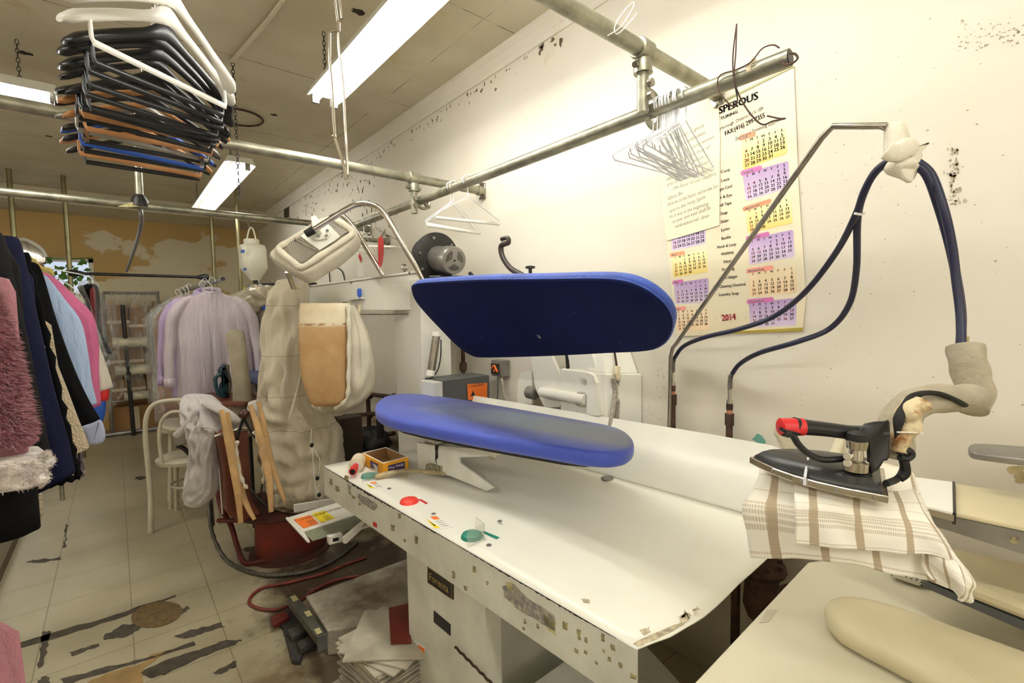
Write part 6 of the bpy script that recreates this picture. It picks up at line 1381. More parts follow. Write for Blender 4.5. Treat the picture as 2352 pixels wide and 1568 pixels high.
DAYS = {'January': (3, 31), 'March': (6, 31), 'April': (2, 30), 'May': (4, 31), 'June': (0, 30), 'July': (2, 31), 'August': (5, 31), 'September': (1, 30), 'October': (3, 31), 'November': (6, 30), 'December': (1, 31)}
HOL = {'July': (1,), 'August': (4,), 'September': (1,), 'October': (13,), 'April': (18,), 'May': (19,), 'December': (25, 26)}
for mn, cs, col_ in (('March', [(1539, 512), (1619, 495), (1621, 559), (1543, 576)], 'p'), ('April', [(1543, 587), (1623, 573), (1626, 624), (1547, 637)], 'y'), ('May', [(1548, 650), (1627, 638), (1629, 693), (1551, 699)], 'p'), ('June', [(1551, 711), (1629, 705), (1629, 757), (1555, 761)], 'o'),
        ('July', [(1703, 318), (1805, 290), (1808, 352), (1707, 391)], 'y'), ('August', [(1706, 399), (1811, 369), (1814, 430), (1713, 462)], 'p'), ('September', [(1711, 481), (1816, 449), (1821, 512), (1718, 536)], 'y'), ('October', [(1718, 549), (1822, 527), (1825, 590), (1721, 608)], 'p'), ('November', [(1719, 624), (1828, 608), (1830, 670), (1722, 682)], 'o'), ('December', [(1720, 694), (1829, 684), (1829, 747), (1724, 752)], 'p')):
    q = [PC(*p_, .0008) for p_ in cs]; zt, zb = (q[0].z+q[1].z)/2, (q[2].z+q[3].z)/2
    ma = {'y': grad('panel_yellow', (240, 214, 120), (248, 240, 190), (zb, zt)), 'p': grad('panel_purple', (222, 206, 232), (188, 158, 204), (zb, zt)), 'o': grad('panel_peach', (250, 218, 176), (244, 226, 190), (zb, zt))}[col_]
    TL, TR, BR, BL = q
    def U(u, v, o=0.): return (TL.lerp(TR, u)).lerp(BL.lerp(BR, u), v)+V((-o, 0, 0))
    rc = []; 
    for (cx_, cy_, a0) in ((.95, .08, -90), (.95, .92, 0), (.05, .92, 90), (.05, .08, 180)):
        for a_ in (0, 30, 60, 90): g = math.radians(a0+a_); rc.append(U(cx_+.05*math.cos(g), cy_+.08*math.sin(g)))
    pn = MB().prism(rc, (.0003, 0, 0)).build('month_panel', ma, cal, smooth=False)
    st_, nd = DAYS[mn]; ex = (TR-TL).normalized(); ey = (TL-BL).normalized(); sz = (TL-BL).length*.145
    bk, rd = MB(), MB()
    for d_ in range(7): (rd if d_ == 0 else bk).glyph('SMTWTFS'[d_], U(.09+.135*d_+.01, .155, .0008), ex, ey, sz*.8, align='c', thick=0, bold=sz*.02)
    for n_ in range(1, nd+1):
        i_ = st_+n_-1; rr, cc_ = divmod(i_, 7); tx = str(n_)
        if rr > 4: continue
        (rd if cc_ == 0 or n_ in HOL.get(mn, ()) else bk).glyph(tx, U(.09+.135*cc_+.01, .33+.15*rr, .0008), ex, ey, sz, align='c', thick=0, bold=sz*.025)
    bk.build('dates', 'ink', pn, smooth=False); rd.build('sunday_dates', 'pinkink', pn, smooth=False)
    tc = {'y': (244, 160, 118), 'p': (214, 120, 184), 'o': (250, 164, 150)}[col_]; L_ = .10+.052*len(mn)
    if mn != 'March':
        rc = []
        for (cx_, a0) in ((-.01+L_, -90), (-.01, 90)):
            for a_ in (0, 45, 90, 135, 180): g = math.radians(a0+a_); rc.append(U(cx_+.04*math.cos(g), -.03+.09*math.sin(g), .0006))
        tb_ = MB().prism(rc, (.0003, 0, 0)).build('month_tab', mat('tab_'+mn, tc, .5), pn, smooth=False)
        MB().glyph(mn, U(.0, .02, .0014), ex, ey, sz*.95, thick=0, bold=sz*.03).build('lettering', 'lbl', tb_, smooth=False)
    for j in range(5):
        MB().lathe([(.0035, 0), (.0035, .0004)], U(-.03, .33+.14*j, .0006), (1, 0, 0), 8).build('week_dot', mat('dot', (200, 110, 110) if col_ != 'p' else (150, 70, 130), .5) if 'dot'+col_ not in m else m['dot'+col_], pn, smooth=False) if False else None
def ctext(tx, p0, p1, hgt, ma='ink', bold=0, name='print'):
    a, c_ = PC(*p0, .0015), PC(*p1, .0015); ex = (c_-a); w = ex.length; ex.normalize(); ey = V((0, -ex.z, ex.y)); ey = ey if ey.z > 0 else -ey
    hh = (PC(p0[0], p0[1]-hgt, .0015)-a).length/.72
    MB().glyph(tx, a, ex, ey, hh, thick=0, fit=w, bold=hh*.02*bold).build(name, ma, cal, smooth=False)
ctext('SPEROUS', (1651, 262), (1741, 227), 17, bold=2.5)
ctext('TURING', (1655, 276), (1694, 259), 7, bold=2)
ctext('arborough, Ontario M1X 1E9', (1652, 300), (1753, 252), 8)
ctext('FAX:(416) 299-7355', (1665, 312), (1757, 269), 11, bold=1)
ctext('Zipper and Trimming Supplies', (1689, 323), (1793, 277), 8)
for tx, a, c_ in (('Cord', (1655, 398), (1675, 393)), ('Lock', (1656, 418), (1676, 413)), ('gee Cord', (1653, 438), (1681, 430)), ('k & Eye', (1654, 457), (1681, 450)), ('vill Tape', (1653, 475), (1680, 468)), ('Snap', (1655, 494), (1671, 490)), ('Slider', (1655, 513), (1674, 508)), ('Eyelet', (1656, 532), (1676, 527)), ('Buckle', (1657, 551), (1679, 546)), ('Hook & Loop', (1647, 571), (1691, 563)), ('Webbing', (1656, 587), (1685, 581)), ('Filter', (1662, 605), (1680, 601)), ('Poly Bag', (1658, 623), (1687, 619)), ('Wire Hanger', (1653, 643), (1694, 637)), ('Dry Cleaning Chemical', (1638, 663), (1712, 655)), ('Laundry Soap', (1651, 680), (1697, 676))):
    ctext(tx, a, c_, 7, bold=.6)
ctext('2014', (1658, 737), (1690, 734), 15, 'pinkink', 2.5)
# hand-written note over the calendar
xn = .0045
nt = thing('handwritten_note', 'cream handwritten prayer sheet pinned over the left part of the calendar', 'note', PC(1590, 540, xn))
q = [PC(*p_, xn) for p_ in ((1515, 303), (1580, 268), (1650, 231), (1654, 320), (1653, 420), (1652, 517), (1590, 536), (1532, 553), (1523, 490), (1518, 400))]
MB().prism(q, (.0008, 0, 0)).build('paper', mat('note_paper', (238, 232, 204), .6, 0, .04, 4), nt, smooth=False)
sc_ = [(1635, 395)]; b = MB(); r_ = random.Random(9)
for i in range(60):
    a, c_ = r_.gauss(1618, 22), 0; c_ = 400-(a-1618)*.25+r_.gauss(0, 4)
    if a < 1648: b.lathe([(.0016*r_.uniform(.4, 1.3), 0), (.0001, .0003)], PC(a, c_, xn+.0006), (-1, 0, 0), 5)
o_ = b.build('grit_stain', 'sticker', nt, smooth=False); o_['kind'] = 'stuff'
for tx, a, c_ in (('Hail Mary, full of grace,', (1528, 333), (1618, 290)), ('the Lord is with thee;', (1528, 354), (1621, 306)), ('blessed art thou among women,', (1530, 372), (1641, 316)), ('and blessed is the fruit of', (1529, 388), (1630, 340)), ('thy womb, Jesus.', (1530, 402), (1618, 361)), ('Holy Mary, Mother of God', (1530, 416), (1625, 376)), ('pray for us sinners now and at', (1532, 428), (1640, 388)), ('the hour of our death.', (1546, 436), (1640, 404)), ('Glory Be', (1534, 460), (1567, 446)), ('Glory be to the Father, and to the Son', (1532, 474), (1649, 430)), ('and to the Holy Spirit', (1538, 489), (1620, 455)), ('As it was in the beginning,', (1537, 502), (1628, 470)), ('is now, and ever shall be', (1545, 513), (1632, 480)), ('world without end   Amen', (1550, 524), (1628, 498))):
    A_, C2 = PC(*a, xn+.001), PC(*c_, xn+.001); ex = C2-A_; w = ex.length; ex.normalize(); ey = V((0, -ex.z, ex.y)); ey = ey if ey.z > 0 else -ey; ey = (ey+ex*.25)
    MB().glyph(tx, A_, ex, ey, .021, thick=0, fit=w).build('handwriting', 'pencil', nt, smooth=False)
MB().prism([PC(*p_, .001) for p_ in ((1762, 520), (1775, 512), (1778, 516), (1764, 524))], (.0003, 0, 0)).build('smudge', 'sticker', cal, smooth=False) if 0 else None
# ================================================================ IRON STATION (spring arm, hoses, steam iron, towel)
ia = thing('iron_balancer_arm', 'thin steel balancer arm rising from behind the press to hold the iron hoses', 'arm', P(1537, 980, x=1.80))
A0 = P(1537, 990, x=1.81); A0b = V((A0.x, A0.y, .55)); A1 = P(1540, 820, x=1.81); A2 = P(1545, 800, x=1.80); A4 = PD(1906, 290, 1.16); A3 = A2.lerp(A4, .97); A5 = PD(2036, 289, 1.08)
MB().tube([A0b, A0, A1, A2+V((0, 0, .004)), A2.lerp(A4, .03), A2.lerp(A4, .5), A3, A4.lerp(A5, .06), A4.lerp(A5, .5), A5], .0078, 10).build('arm', 'steel', ia)
MB().prism([PD(a, c_, 1.08) for a, c_ in ((2015, 290), (2040, 286), (2078, 282), (2080, 290), (2045, 300), (2030, 298))], fw*.004).build('end_hook', 'steel', ia, smooth=False)
def ribbed(t, pts, r, L, nm): MB().tube(pts, lambda q: r*(1+.25*(1 if (q*L) % 1 > .5 else -.3)), 10, k=1).build(nm, 'darksteel', t)
hoses = thing('steam_hoses', 'pair of navy rubber hoses looping from the wall pipes over the balancer arm', 'hose', P(1675, 1000, x=1.8))
h1 = [P(1549, 822, x=1.835), P(1570, 795, x=1.81), P(1620, 774, x=1.74), P(1700, 755, x=1.70), PD(1780, 725, 1.62), PD(1850, 670, 1.45), PD(1920, 580, 1.3), PD(1965, 495, 1.18), PD(1985, 440, 1.13), PD(2010, 395, 1.10), PD(2040, 370, 1.08)]
h2 = [P(1682, 858, x=1.835), P(1700, 835, x=1.81), P(1745, 810, x=1.74), P(1830, 785, x=1.68), PD(1905, 755, 1.5), PD(1950, 700, 1.4), PD(1967, 620, 1.3), PD(1970, 500, 1.19), PD(1990, 430, 1.14), PD(2016, 390, 1.11), PD(2042, 376, 1.09)]
MB().tube(h1, .0085, 10, k=6).build('hose', 'navyhose', hoses); MB().tube(h2, .0085, 10, k=6).build('hose', 'navyhose', hoses)
for dx, dd in ((0, 1.03), (12, 1.05)):
    MB().tube([PD(2108-dx, 372+dx*.3, 1.06), PD(2140-dx, 402, 1.05), PD(2168-dx*.9, 480, dd), PD(2186-dx*.5, 560, dd), PD(2196+dx*.1, 640, dd), PD(2206-dx*.0+dx*.2, 720, dd-.01), PD(2209-dx*.2, 800, 1.0), PD(2215, 840, .99)], .0085, 10, k=6).build('hose', 'navyhose', hoses)
MB().tube([PD(1963, 490, 1.165), PD(1980, 493, 1.165), PD(1986, 489, 1.165)], .003, 6).build('tie', 'lbl', hoses)
def fitting(px, topy, x, z0):
    q = P(px, topy, x=x)
    for a, c_, r, ma in ((0, .055, .0085, 'spring'), (.055, .10, .0075, 'chrome'), (.10, .115, .012, 'chrome'), (.115, .14, .013, 'rust'), (.14, .155, .011, 'copper'), (.155, .20, .018, 'rust')):
        if ma == 'spring':
            for i_ in range(9): MB().lathe([(.0095, -.0018), (.011, 0), (.0095, .0018)], q+V((-.0, .004, -.004-i_*.0062)), n=10).build('spring_ring', 'steel', hoses)
            MB().tube([q, q+V((0, .006, -.03)), q+V((0, .006, -.058))], .0085, 8).build('hose_end', 'navyhose', hoses)
        else: MB().cyl(q+V((0, .006, -c_)), q+V((0, .006, -a)), r, 10 if ma != 'rust' else 8).build('fitting', ma, hoses)
    MB().cyl((q.x, q.y+.006, z0), q+V((0, .006, -.20)), .013, 10).build('supply_pipe', 'rust', hoses)
fitting(1548, 824, 1.835, .6); fitting(1680, 860, 1.835, .6)
# cloth tied at the arm's end
ct = thing('tied_cloth', 'white cloth knotted round the hoses at the end of the balancer arm', 'cloth', PD(2075, 340, 1.07))
def ctloft(rows, nm, seed, fold=.35):
    R = []
    for (xl, xr, py, th, dd) in interp(rows, 4):
        a, c_ = PD(xl, py, dd), PD(xr, py, dd); mid = (a+c_)/2; hw = (c_-a)/2
        R.append([mid+hw*math.cos(g)+fw*(-th*math.sin(g)*(1+fold*NZ(V((math.cos(g)*3+seed, math.sin(g)*3, py*.02)))))+up*(.006*NZ(V((g, seed, py*.03)))) for g in [2*PI*j/28 for j in range(28)]])
    return MB().rings(R).build(nm, 'canvas2', ct, ang=3)
m['clothw'] = mat('white_cotton', (234, 228, 208), .85, 0, .07, 9, .3, 60)
m['canvas2'], old = m['clothw'], m['canvas2']
ctloft([(2040, 2072, 285, .012, 1.08), (2034, 2082, 300, .02, 1.08), (2036, 2084, 340, .026, 1.08), (2036, 2090, 370, .03, 1.08), (2038, 2106, 385, .03, 1.07), (2048, 2102, 398, .02, 1.07), (2070, 2098, 412, .008, 1.07)], 'knot', 1)
MB().pad([PD(a, c_, 1.05) for a, c_ in ((2080, 345), (2105, 332), (2138, 326), (2120, 348), (2122, 358), (2105, 390), (2098, 417), (2078, 408), (2070, 370))], fw, .012, .005).build('cloth_end', 'clothw', ct, ang=2)
MB().tube([PD(2036, 345, 1.05), PD(2060, 352, 1.045), PD(2085, 336, 1.045), PD(2098, 344, 1.05)], (.010, .02), 12, k=5).build('fold', 'clothw', ct, ang=3)
m['canvas2'] = old
# wrapped lower hose
wr = thing('hose_cover', 'grubby canvas wrapping round the hose above the steam iron', 'cloth', PD(2100, 920, .98))
m['grubby'] = mat('grubby_wrap', (176, 166, 144), .9, 0, .14, 14, .4, 80)
k = NT('scorched_wrap'); k.col(k.mix(k.ramp(k.noise(22, 6, .7), .45, .62), lin((214, 198, 160)), lin((140, 92, 46)))); k.b.inputs['Roughness'].default_value = .9; k.bump(k.noise(30, 5), .5, .01); m['scorw'] = k.m
MB().tube([PD(2216, 795, .99), PD(2222, 830, .98), PD(2232, 870, .975), PD(2240, 905, .97), PD(2225, 935, .96)], lambda q: (.031+.0012*math.sin(q*20), .026), 18, k=6).build('upper_wrap', 'grubby', wr, ang=3)
MB().tube([PD(2238, 912, .965), PD(2200, 915, .96), PD(2150, 915, .95), PD(2105, 925, .94), PD(2075, 950, .93), PD(2058, 990, .92), PD(2052, 1020, .91), PD(2045, 1040, .905)], lambda q: (.033+.0018*math.sin(q*23), .028+.0015*math.sin(q*31)), 18, k=6).build('lower_wrap', 'grubby', wr, ang=3)
MB().tube([PD(2215, 930, .925), PD(2160, 905, .905), PD(2110, 905, .895), PD(2075, 930, .885), PD(2064, 965, .875), PD(2060, 1010, .875)], lambda q: (.007+.003*math.sin(q*18), .005), 10, k=6).build('open_seam', 'darkpipe', wr, ang=3)
MB().tube([PD(2110, 925, .885), PD(2085, 945, .88), PD(2092, 975, .878), PD(2070, 1000, .878), PD(2062, 1035, .88)], lambda q: (.024*(1-.4*q)+.003*math.sin(q*25), .014), 14, k=6).build('scorched_fold', 'scorw', wr, ang=3)
MB().tube([PD(2060, 992, .86), PD(2100, 993, .86), PD(2120, 995, .86)], .0012, 6).build('tie_wire', 'lbl', wr)
# steam iron: local frame on its base plane
iron = thing('steam_iron', 'industrial steam iron with black handle and red tip resting on the checked towel', 'iron', PD(1900, 1120, .93))
n0 = PD(1737, 1066, 1.00); n1 = PD(2040, 1158, .80); n2 = PD(2072, 1098, .93)
mh_ = (n1+n2)/2; ix = (n0-mh_).normalized(); L_ = (n0-mh_).length; izn = ix.cross((n2-n1)).normalized(); izn = izn if izn.z > 0 else -izn; iy = izn.cross(ix).normalized(); iy = iy if iy.dot(n2-n1) > 0 else -iy
Wd = (n2-n1).dot(iy)
def I(u, v, w): return n1+ix*(u*L_)+iy*(v*Wd)+izn*w      # u: heel to tip, v: near to far side, w: height
half = [(0, .0), (.25, .0), (.45, .03), (.62, .10), (.78, .22), (.9, .36), (1.0, .5)]
so = [(u, v) for u, v in half]+[(u, 1-v) for u, v in half[::-1][1:]]
MB().prism([I(u, v, 0) for u, v in so], izn*.014).build('soleplate', 'chrome', iron, smooth=False, bev=.002)
R = []
for w, s in ((.014, .93), (.018, .92), (.030, .80), (.037, .68), (.039, .3)):
    R.append([I(.46+(u-.46)*s, .5+(v-.5)*s, w) for u, v in so])
MB().rings(R).build('body', mat('black_satin', (40, 39, 38), .35, 0, .1), iron, ang=.6)
for u in (.08, .32, .55, .78): 
    v0 = [0, 0, .07, .22][[.08, .32, .55, .78].index(u)]; MB().ball(I(u, v0, .007), .0028, 6).build('screw', 'greymetal', iron)
MB().tube([I(.53, .045, .002), I(.53, .04, .018), I(.53, .2, .032), I(.53, .45, .042), I(.53, .75, .034), I(.53, .95, .018)], .0025, 6).build('cross_wire', 'wirew', iron)
dI = .875
def II(a, c_, o=0.): return PD(a, c_, dI+o)
hh_ = [(1828, 976), (1850, 975), (1900, 981), (1960, 986), (2010, 985), (2032, 982)]
MB().tube([II(*p_) for p_ in ((1824, 978), (1852, 981), (1900, 986), (1955, 993), (2000, 995), (2028, 994))], lambda q: .0165-.0035*math.sin(PI*q), 18, k=6).build('handle', 'black', iron)
MB().tube([II(1791, 980), II(1793, 980), II(1810, 980), II(1843, 980)], lambda q: .0162 if q > .08 else .014, 18).build('handle_tip', 'red', iron); lab(iron.children[-1], 'red handle tip')
MB().pad([II(*p_, -.018) for p_ in ((1985, 972), (2030, 966), (2044, 970), (2043, 1050), (2030, 1058), (2016, 1080), (1994, 1082), (1990, 1030), (1984, 1005), (1968, 998))], (II(2015, 1020)-EYE).normalized(), .032, .006, k=2).build('handle_post', 'black', iron, ang=.8)
MB().tube([II(*p_, -.01) for p_ in ((1800, 992), (1820, 1000), (1832, 1018), (1848, 1035), (1868, 1048), (1895, 1055), (1935, 1053))], lambda q: (.006 if q > .12 else .008), 10, k=5).build('trigger', 'black', iron)
MB().pad([II(*p_, -.016) for p_ in ((1798, 984), (1812, 985), (1840, 996), (1838, 1001), (1815, 999), (1800, 992))], fw, .014, .003, k=2).build('trigger_pad', 'black', iron, ang=.8)
vb = II(1966, 1048, -.02)
MB().lathe([(.020, -.02), (.020, -.004), (.012, .0), (.011, .018), (.016, .02), (.018, .034), (.012, .038)], vb-izn*.005, izn, 16).build('steam_valve', 'chrome', iron, ang=.6)
MB().lathe([(.016, 0), (.017, .004), (.016, .014), (.011, .018)], vb+izn*.028, izn, 14).build('valve_cap', 'rubber', iron)
for a in ((1946, 1048), (1946, 1064), (1986, 1066)): MB().cyl(II(*a, -.03), II(*a, -.015), .007, 10).build('valve_bolt', 'chrome', iron, bev=.001)
MB().lathe([(.03, -.012), (.026, 0)], vb-izn*.03, izn, 20).build('valve_seat', 'darksteel', iron)
MB().tube([II(2065, 1042), II(2075, 1035), II(2090, 1035), II(2094, 1045), II(2082, 1054), II(2066, 1050)], .006, 8, k=4).build('hose_collar', 'rubber', iron)
MB().tube([II(2078, 1050, .01), II(2074, 1080, .01), II(2060, 1100, .0), II(2035, 1110, -.02)], .006, 8, k=4).build('condensate_tube', 'rubber', iron)
MB().tube([II(2076, 1056, .0), II(2080, 1085, .0), II(2066, 1098, .0)], .008, 8, k=4).build('brass_elbow', 'darkpipe', iron)
# iron rest (cream padded arm) and checked towel
rs = thing('iron_rest', 'cream metal iron rest whose tip shows above the towel', 'iron rest', PD(1830, 1050, 1.06))
MB().prism([PD(a, c_, 1.10) for a, c_ in ((1788, 985), (1796, 980), (1822, 1008), (1850, 1032), (1900, 1060), (2040, 1090), (2060, 1120), (1860, 1090), (1806, 1038), (1786, 998))], fw*.02).build('plate', 'cream', rs, smooth=False, bev=.003)
ry = I(.45, .6, -.05); rb_ = P(1925, 1262, z=.80); MB().tube([rb_, (rb_.x, rb_.y, ry.z-.02), ry], .014, 10).build('post', 'cream', rs)
k = NT('checked_towel'); s_ = k.sep()
uv = k.n('ShaderNodeUVMap'); sx = k.n('ShaderNodeSeparateXYZ'); k.l(uv.outputs[0], sx.inputs[0])
def band(out, ctr, w): return k.ramp(k.math('ABSOLUTE', k.math('SUBTRACT', out, ctr)), w, w*.8)
wv = k.math('GREATER_THAN', k.math('FRACT', k.math('MULTIPLY', sx.outputs[1], 70)), .35); wh = k.math('GREATER_THAN', k.math('FRACT', k.math('MULTIPLY', sx.outputs[0], 90)), .4)
c = k.mix(k.ramp(k.noise(5, 4), .4, .8), lin((244, 240, 228)), lin((238, 226, 196)))
for ctr in (.12, .38, .64, .88): c = k.mix(k.math('MULTIPLY', band(sx.outputs[0], ctr, .024), k.math('ADD', .45, k.math('MULTIPLY', wv, .5))), c, lin((158, 136, 100)))
for ctr, w in ((.22, .006), (.36, .006), (.52, .02), (.57, .02), (.62, .02), (.68, .02), (.74, .024), (.94, .012)): c = k.mix(k.math('MULTIPLY', band(sx.outputs[1], ctr, w), k.math('ADD', .1, k.math('MULTIPLY', wh, .5))), c, lin((172, 152, 122)))
k.col(c); k.b.inputs['Roughness'].default_value = .9; k.bump(k.math('ADD', wv, wh), .25, .003); m['towel'] = k.m
tw_ = thing('checked_towel', 'white tea towel with brown checks draped over the iron rest', 'towel', PD(1900, 1200, .9))
def gridfn(cols, nm, par, ma, off=V(), ripple=.008, nu=36, nv=30, seed=0):
    # cols: list of columns across, each a list of (px, py, depth) from top to bottom
    def samp(l, t_):
        n_ = len(l)-1; x = min(max(t_, 0), .99999)*n_; i_ = int(x); f = x-i_; p0, p1, p2, p3 = l[max(i_-1, 0)], l[i_], l[i_+1], l[min(i_+2, n_)]
        return .5*((2*p1)+(p2-p0)*f+(2*p0-5*p1+4*p2-p3)*f*f+(p3-p0-3*p2+3*p1)*f**3)
    C3 = [[PD(*p_) for p_ in cl] for cl in cols]
    b = MB(); L = []
    for j in range(nv+1):
        row = []
        for i_ in range(nu+1):
            p_ = samp([samp(cl, j/nv) for cl in C3], i_/nu); p_ = p_+off-fw*(ripple*NZ(V((i_*.22+seed, j*.12, seed)))*min(1, j/nv*2)); row.append(b.v(p_))
        L.append(row)
    uvl = b.b.loops.layers.uv.new('UVMap')
    for j in range(nv):
        for i_ in range(nu):
            f = b.f([L[j][i_], L[j][i_+1], L[j+1][i_+1], L[j+1][i_]])
            if f:
                for lp, (a_, c_) in zip(f.loops, ((i_, j), (i_+1, j), (i_+1, j+1), (i_, j+1))): lp[uvl].uv = (a_/nu, c_/nv)
    return b.build(nm, ma, par, ang=3, solid=.003)
gridfn([[(1735, 1060, 1.06), (1745, 1085, 1.02), (1725, 1130, 1.0), (1705, 1165, .99), (1716, 1225, .985), (1725, 1280, .98)],
        [(1790, 1045, 1.05), (1790, 1090, .98), (1788, 1140, .94), (1786, 1175, .925), (1790, 1230, .92), (1798, 1282, .92)],
        [(1850, 1042, 1.05), (1850, 1100, .95), (1848, 1145, .90), (1846, 1185, .88), (1852, 1240, .88), (1860, 1284, .88)],
        [(1910, 1048, 1.05), (1910, 1110, .93), (1910, 1150, .87), (1910, 1190, .85), (1915, 1245, .85), (1918, 1290, .85)],
        [(1975, 1055, 1.04), (1975, 1120, .92), (1972, 1160, .85), (1970, 1200, .83), (1978, 1255, .83), (1985, 1300, .83)],
        [(2035, 1065, 1.03), (2040, 1130, .91), (2038, 1165, .84), (2035, 1205, .82), (2045, 1265, .82), (2050, 1318, .82)],
        [(2085, 1080, 1.02), (2095, 1130, .94), (2105, 1180, .86), (2115, 1225, .83), (2120, 1280, .82), (2125, 1330, .82)],
        [(2098, 1090, 1.03), (2112, 1130, .97), (2135, 1185, .90), (2160, 1240, .86), (2180, 1290, .84), (2175, 1350, .83)]], 'back_layer', tw_, 'towel', ripple=.006)
gridfn([[(1825, 1100, .935), (1824, 1150, .885), (1825, 1190, .87), (1826, 1248, .865)],
        [(1900, 1110, .90), (1902, 1155, .855), (1905, 1195, .84), (1908, 1256, .835)],
        [(1975, 1120, .885), (1975, 1165, .835), (1980, 1205, .82), (1985, 1262, .815)],
        [(2045, 1130, .88), (2060, 1170, .825), (2070, 1215, .80), (2075, 1272, .79)],
        [(2090, 1125, .88), (2110, 1175, .82), (2140, 1225, .79), (2165, 1280, .78)],
        [(2098, 1120, .89), (2128, 1180, .83), (2175, 1245, .79), (2225, 1330, .77)]], 'front_layer', tw_, 'towel', ripple=.006, seed=4)
gridfn([[(2100, 1195, .82), (2112, 1250, .81), (2122, 1300, .80), (2130, 1325, .80)],
        [(2150, 1228, .80), (2165, 1290, .78), (2178, 1335, .78), (2186, 1350, .78)],
        [(2192, 1275, .79), (2212, 1325, .765), (2208, 1362, .765), (2204, 1380, .77)],
        [(2222, 1310, .79), (2238, 1345, .765), (2232, 1368, .77), (2226, 1382, .775)]], 'folded_corner', tw_, 'towel', ripple=.012, seed=9, nu=20, nv=20)
# ================================================================ CREAM PRESS AT THE RIGHT EDGE
rp = thing('cream_press', 'cream pressing machine filling the lower right corner, with padded buck and grey-edged heads', 'pressing machine', (1.4, -.2, 0))
zq = .80
k = NT('cream_table'); k.col(k.mix(k.ramp(k.noise(2, 4), .35, .7), lin((214, 208, 184)), lin((204, 196, 170)))); k.b.inputs['Roughness'].default_value = .35; m['ctab'] = k.m
ce, cn_ = P(1855, 1290, z=zq), P(1598, 1562, z=zq)
tabp = [cn_+V((-.25, .0, 0)), cn_, ce, V((1.62, ce.y-.02, zq)), V((1.66, ce.y-.12, zq)), V((1.60, -.5, zq)), V((1.60, -.9, zq)), V((.7, -.9, zq))]
tabp = [P(1540, 1625, z=zq), cn_, ce, P(1905, 1284, z=zq), P(2000, 1300, z=zq), P(2150, 1348, z=zq), P(2352, 1420, z=zq), V((1.60, -.5, zq)), V((.7, -.5, zq))]
MB().prism([p_-V((0, 0, .03)) for p_ in tabp], (0, 0, .03)).build('table', 'ctab', rp, smooth=False, bev=.006)
MB().box((.95, -.45, 0), (1.45, .30, .765)).build('base_cabinet', 'cream', rp, smooth=False)
bq = [(1893, 1402), (1905, 1386), (1935, 1380), (1985, 1385), (2060, 1405), (2200, 1455), (2400, 1530), (2600, 1640), (2500, 1800), (2300, 1680), (2148, 1572), (2040, 1512), (1960, 1470), (1915, 1440)]
MB().pad([P(a, c_, z=zq+.035)-V((0, 0, .034)) for a, c_ in bq], (0, 0, 1), .055, .022, dome=.01).build('padded_buck', 'creampad', rp, ang=1.5)
MB().prism([P(a, c_, z=zq+.001) for a, c_ in ((1758, 1402), (1772, 1398), (1784, 1402), (1752, 1432), (1742, 1430))][0:0] or [P(a, c_, z=zq+.0006) for a, c_ in ((1762, 1400), (1785, 1400), (1765, 1428), (1744, 1430))], (0, 0, .0004)).build('embossed_mark', mat('emboss', (196, 190, 166), .4), rp, smooth=False)
# upper heads running away to the right
def bar(pts_top, z, th, ma, nm, side=None):
    q = [P(a, c_, z=z) for a, c_ in pts_top]; MB().prism([p_-V((0, 0, th)) for p_ in q], (0, 0, th)).build(nm, ma, rp, smooth=False, bev=.004)
# far ironing arm: cream top with grey metal side
fa = (V((1.60, 0, 0)), V((1, 0, 0)))
tp = [P(a, c_, z=1.10) for a, c_ in ((2052, 1090), (2110, 1096), (2352, 1132), (2352, 1205), (2200, 1178), (2060, 1148))]
zz = 1.10
q0, q1 = P(2070, 1150, z=zz), P(2352, 1208, z=zz); q2, q3 = P(2060, 1090, z=zz), P(2352, 1132, z=zz)
e_ = V((0, -.8, 0))
MB().prism([q0, q1, q1+(q1-q0)*2.5, q3+(q3-q2)*2.5, q3, q2], (0, 0, -.012)).build('arm_top', 'creampad', rp, smooth=False, bev=.004)
MB().prism([q0-V((0, 0, .012)), q1-V((0, 0, .012)), q1+(q1-q0)*2.5-V((0, 0, .012)), q1+(q1-q0)*2.5-V((0, 0, .062)), q1-V((0, 0, .058)), q0-V((0, 0, .035))], (.012, 0, 0)).build('arm_side', 'greymetal', rp, smooth=False)
q4 = P(2192, 1176, z=zz+.004); a_, b_, c_, d_ = P(2095, 1098, z=zz+.002), P(2190, 1110, z=zz+.002), P(2192, 1182, z=zz+.002), P(2100, 1160, z=zz+.002)
MB().prism([a_, b_, c_, d_], (0, 0, .004)).build('cloth_cover', 'lbl', rp, smooth=False)
MB().prism([d_, c_, c_-V((0, 0, .014)), d_-V((0, 0, .012))], (-.003, 0, 0)).build('metal_edge', 'chrome', rp, smooth=False)
MB().tube([b_+V((0, 0, .003)), c_+V((0, 0, .003)), c_+V((0, 0, -.02))], .003, 6).build('cover_binding', 'darksteel', rp)
for i_, (a, c2_) in enumerate(((2256, 1226), (2330, 1241))):
    q = P(a, c2_, pl=(q1-V((.002, 0, 0)), V((1, 0, 0)))); MB().prism([P(a+dx, c2_+dy, pl=(q1-V((.004, 0, 0)), V((1, 0, 0)))) for dx, dy in ((-13, -3), (-4, -8), (10, -5), (12, 4), (2, 8), (-8, 5))], (.002, 0, 0)).build('worn_sticker', 'sticker', rp, smooth=False)
MB().box((1.55, -1.3, .78), (1.75, -.6, 1.05)).build('arm_bracket', 'cream', rp, smooth=False)
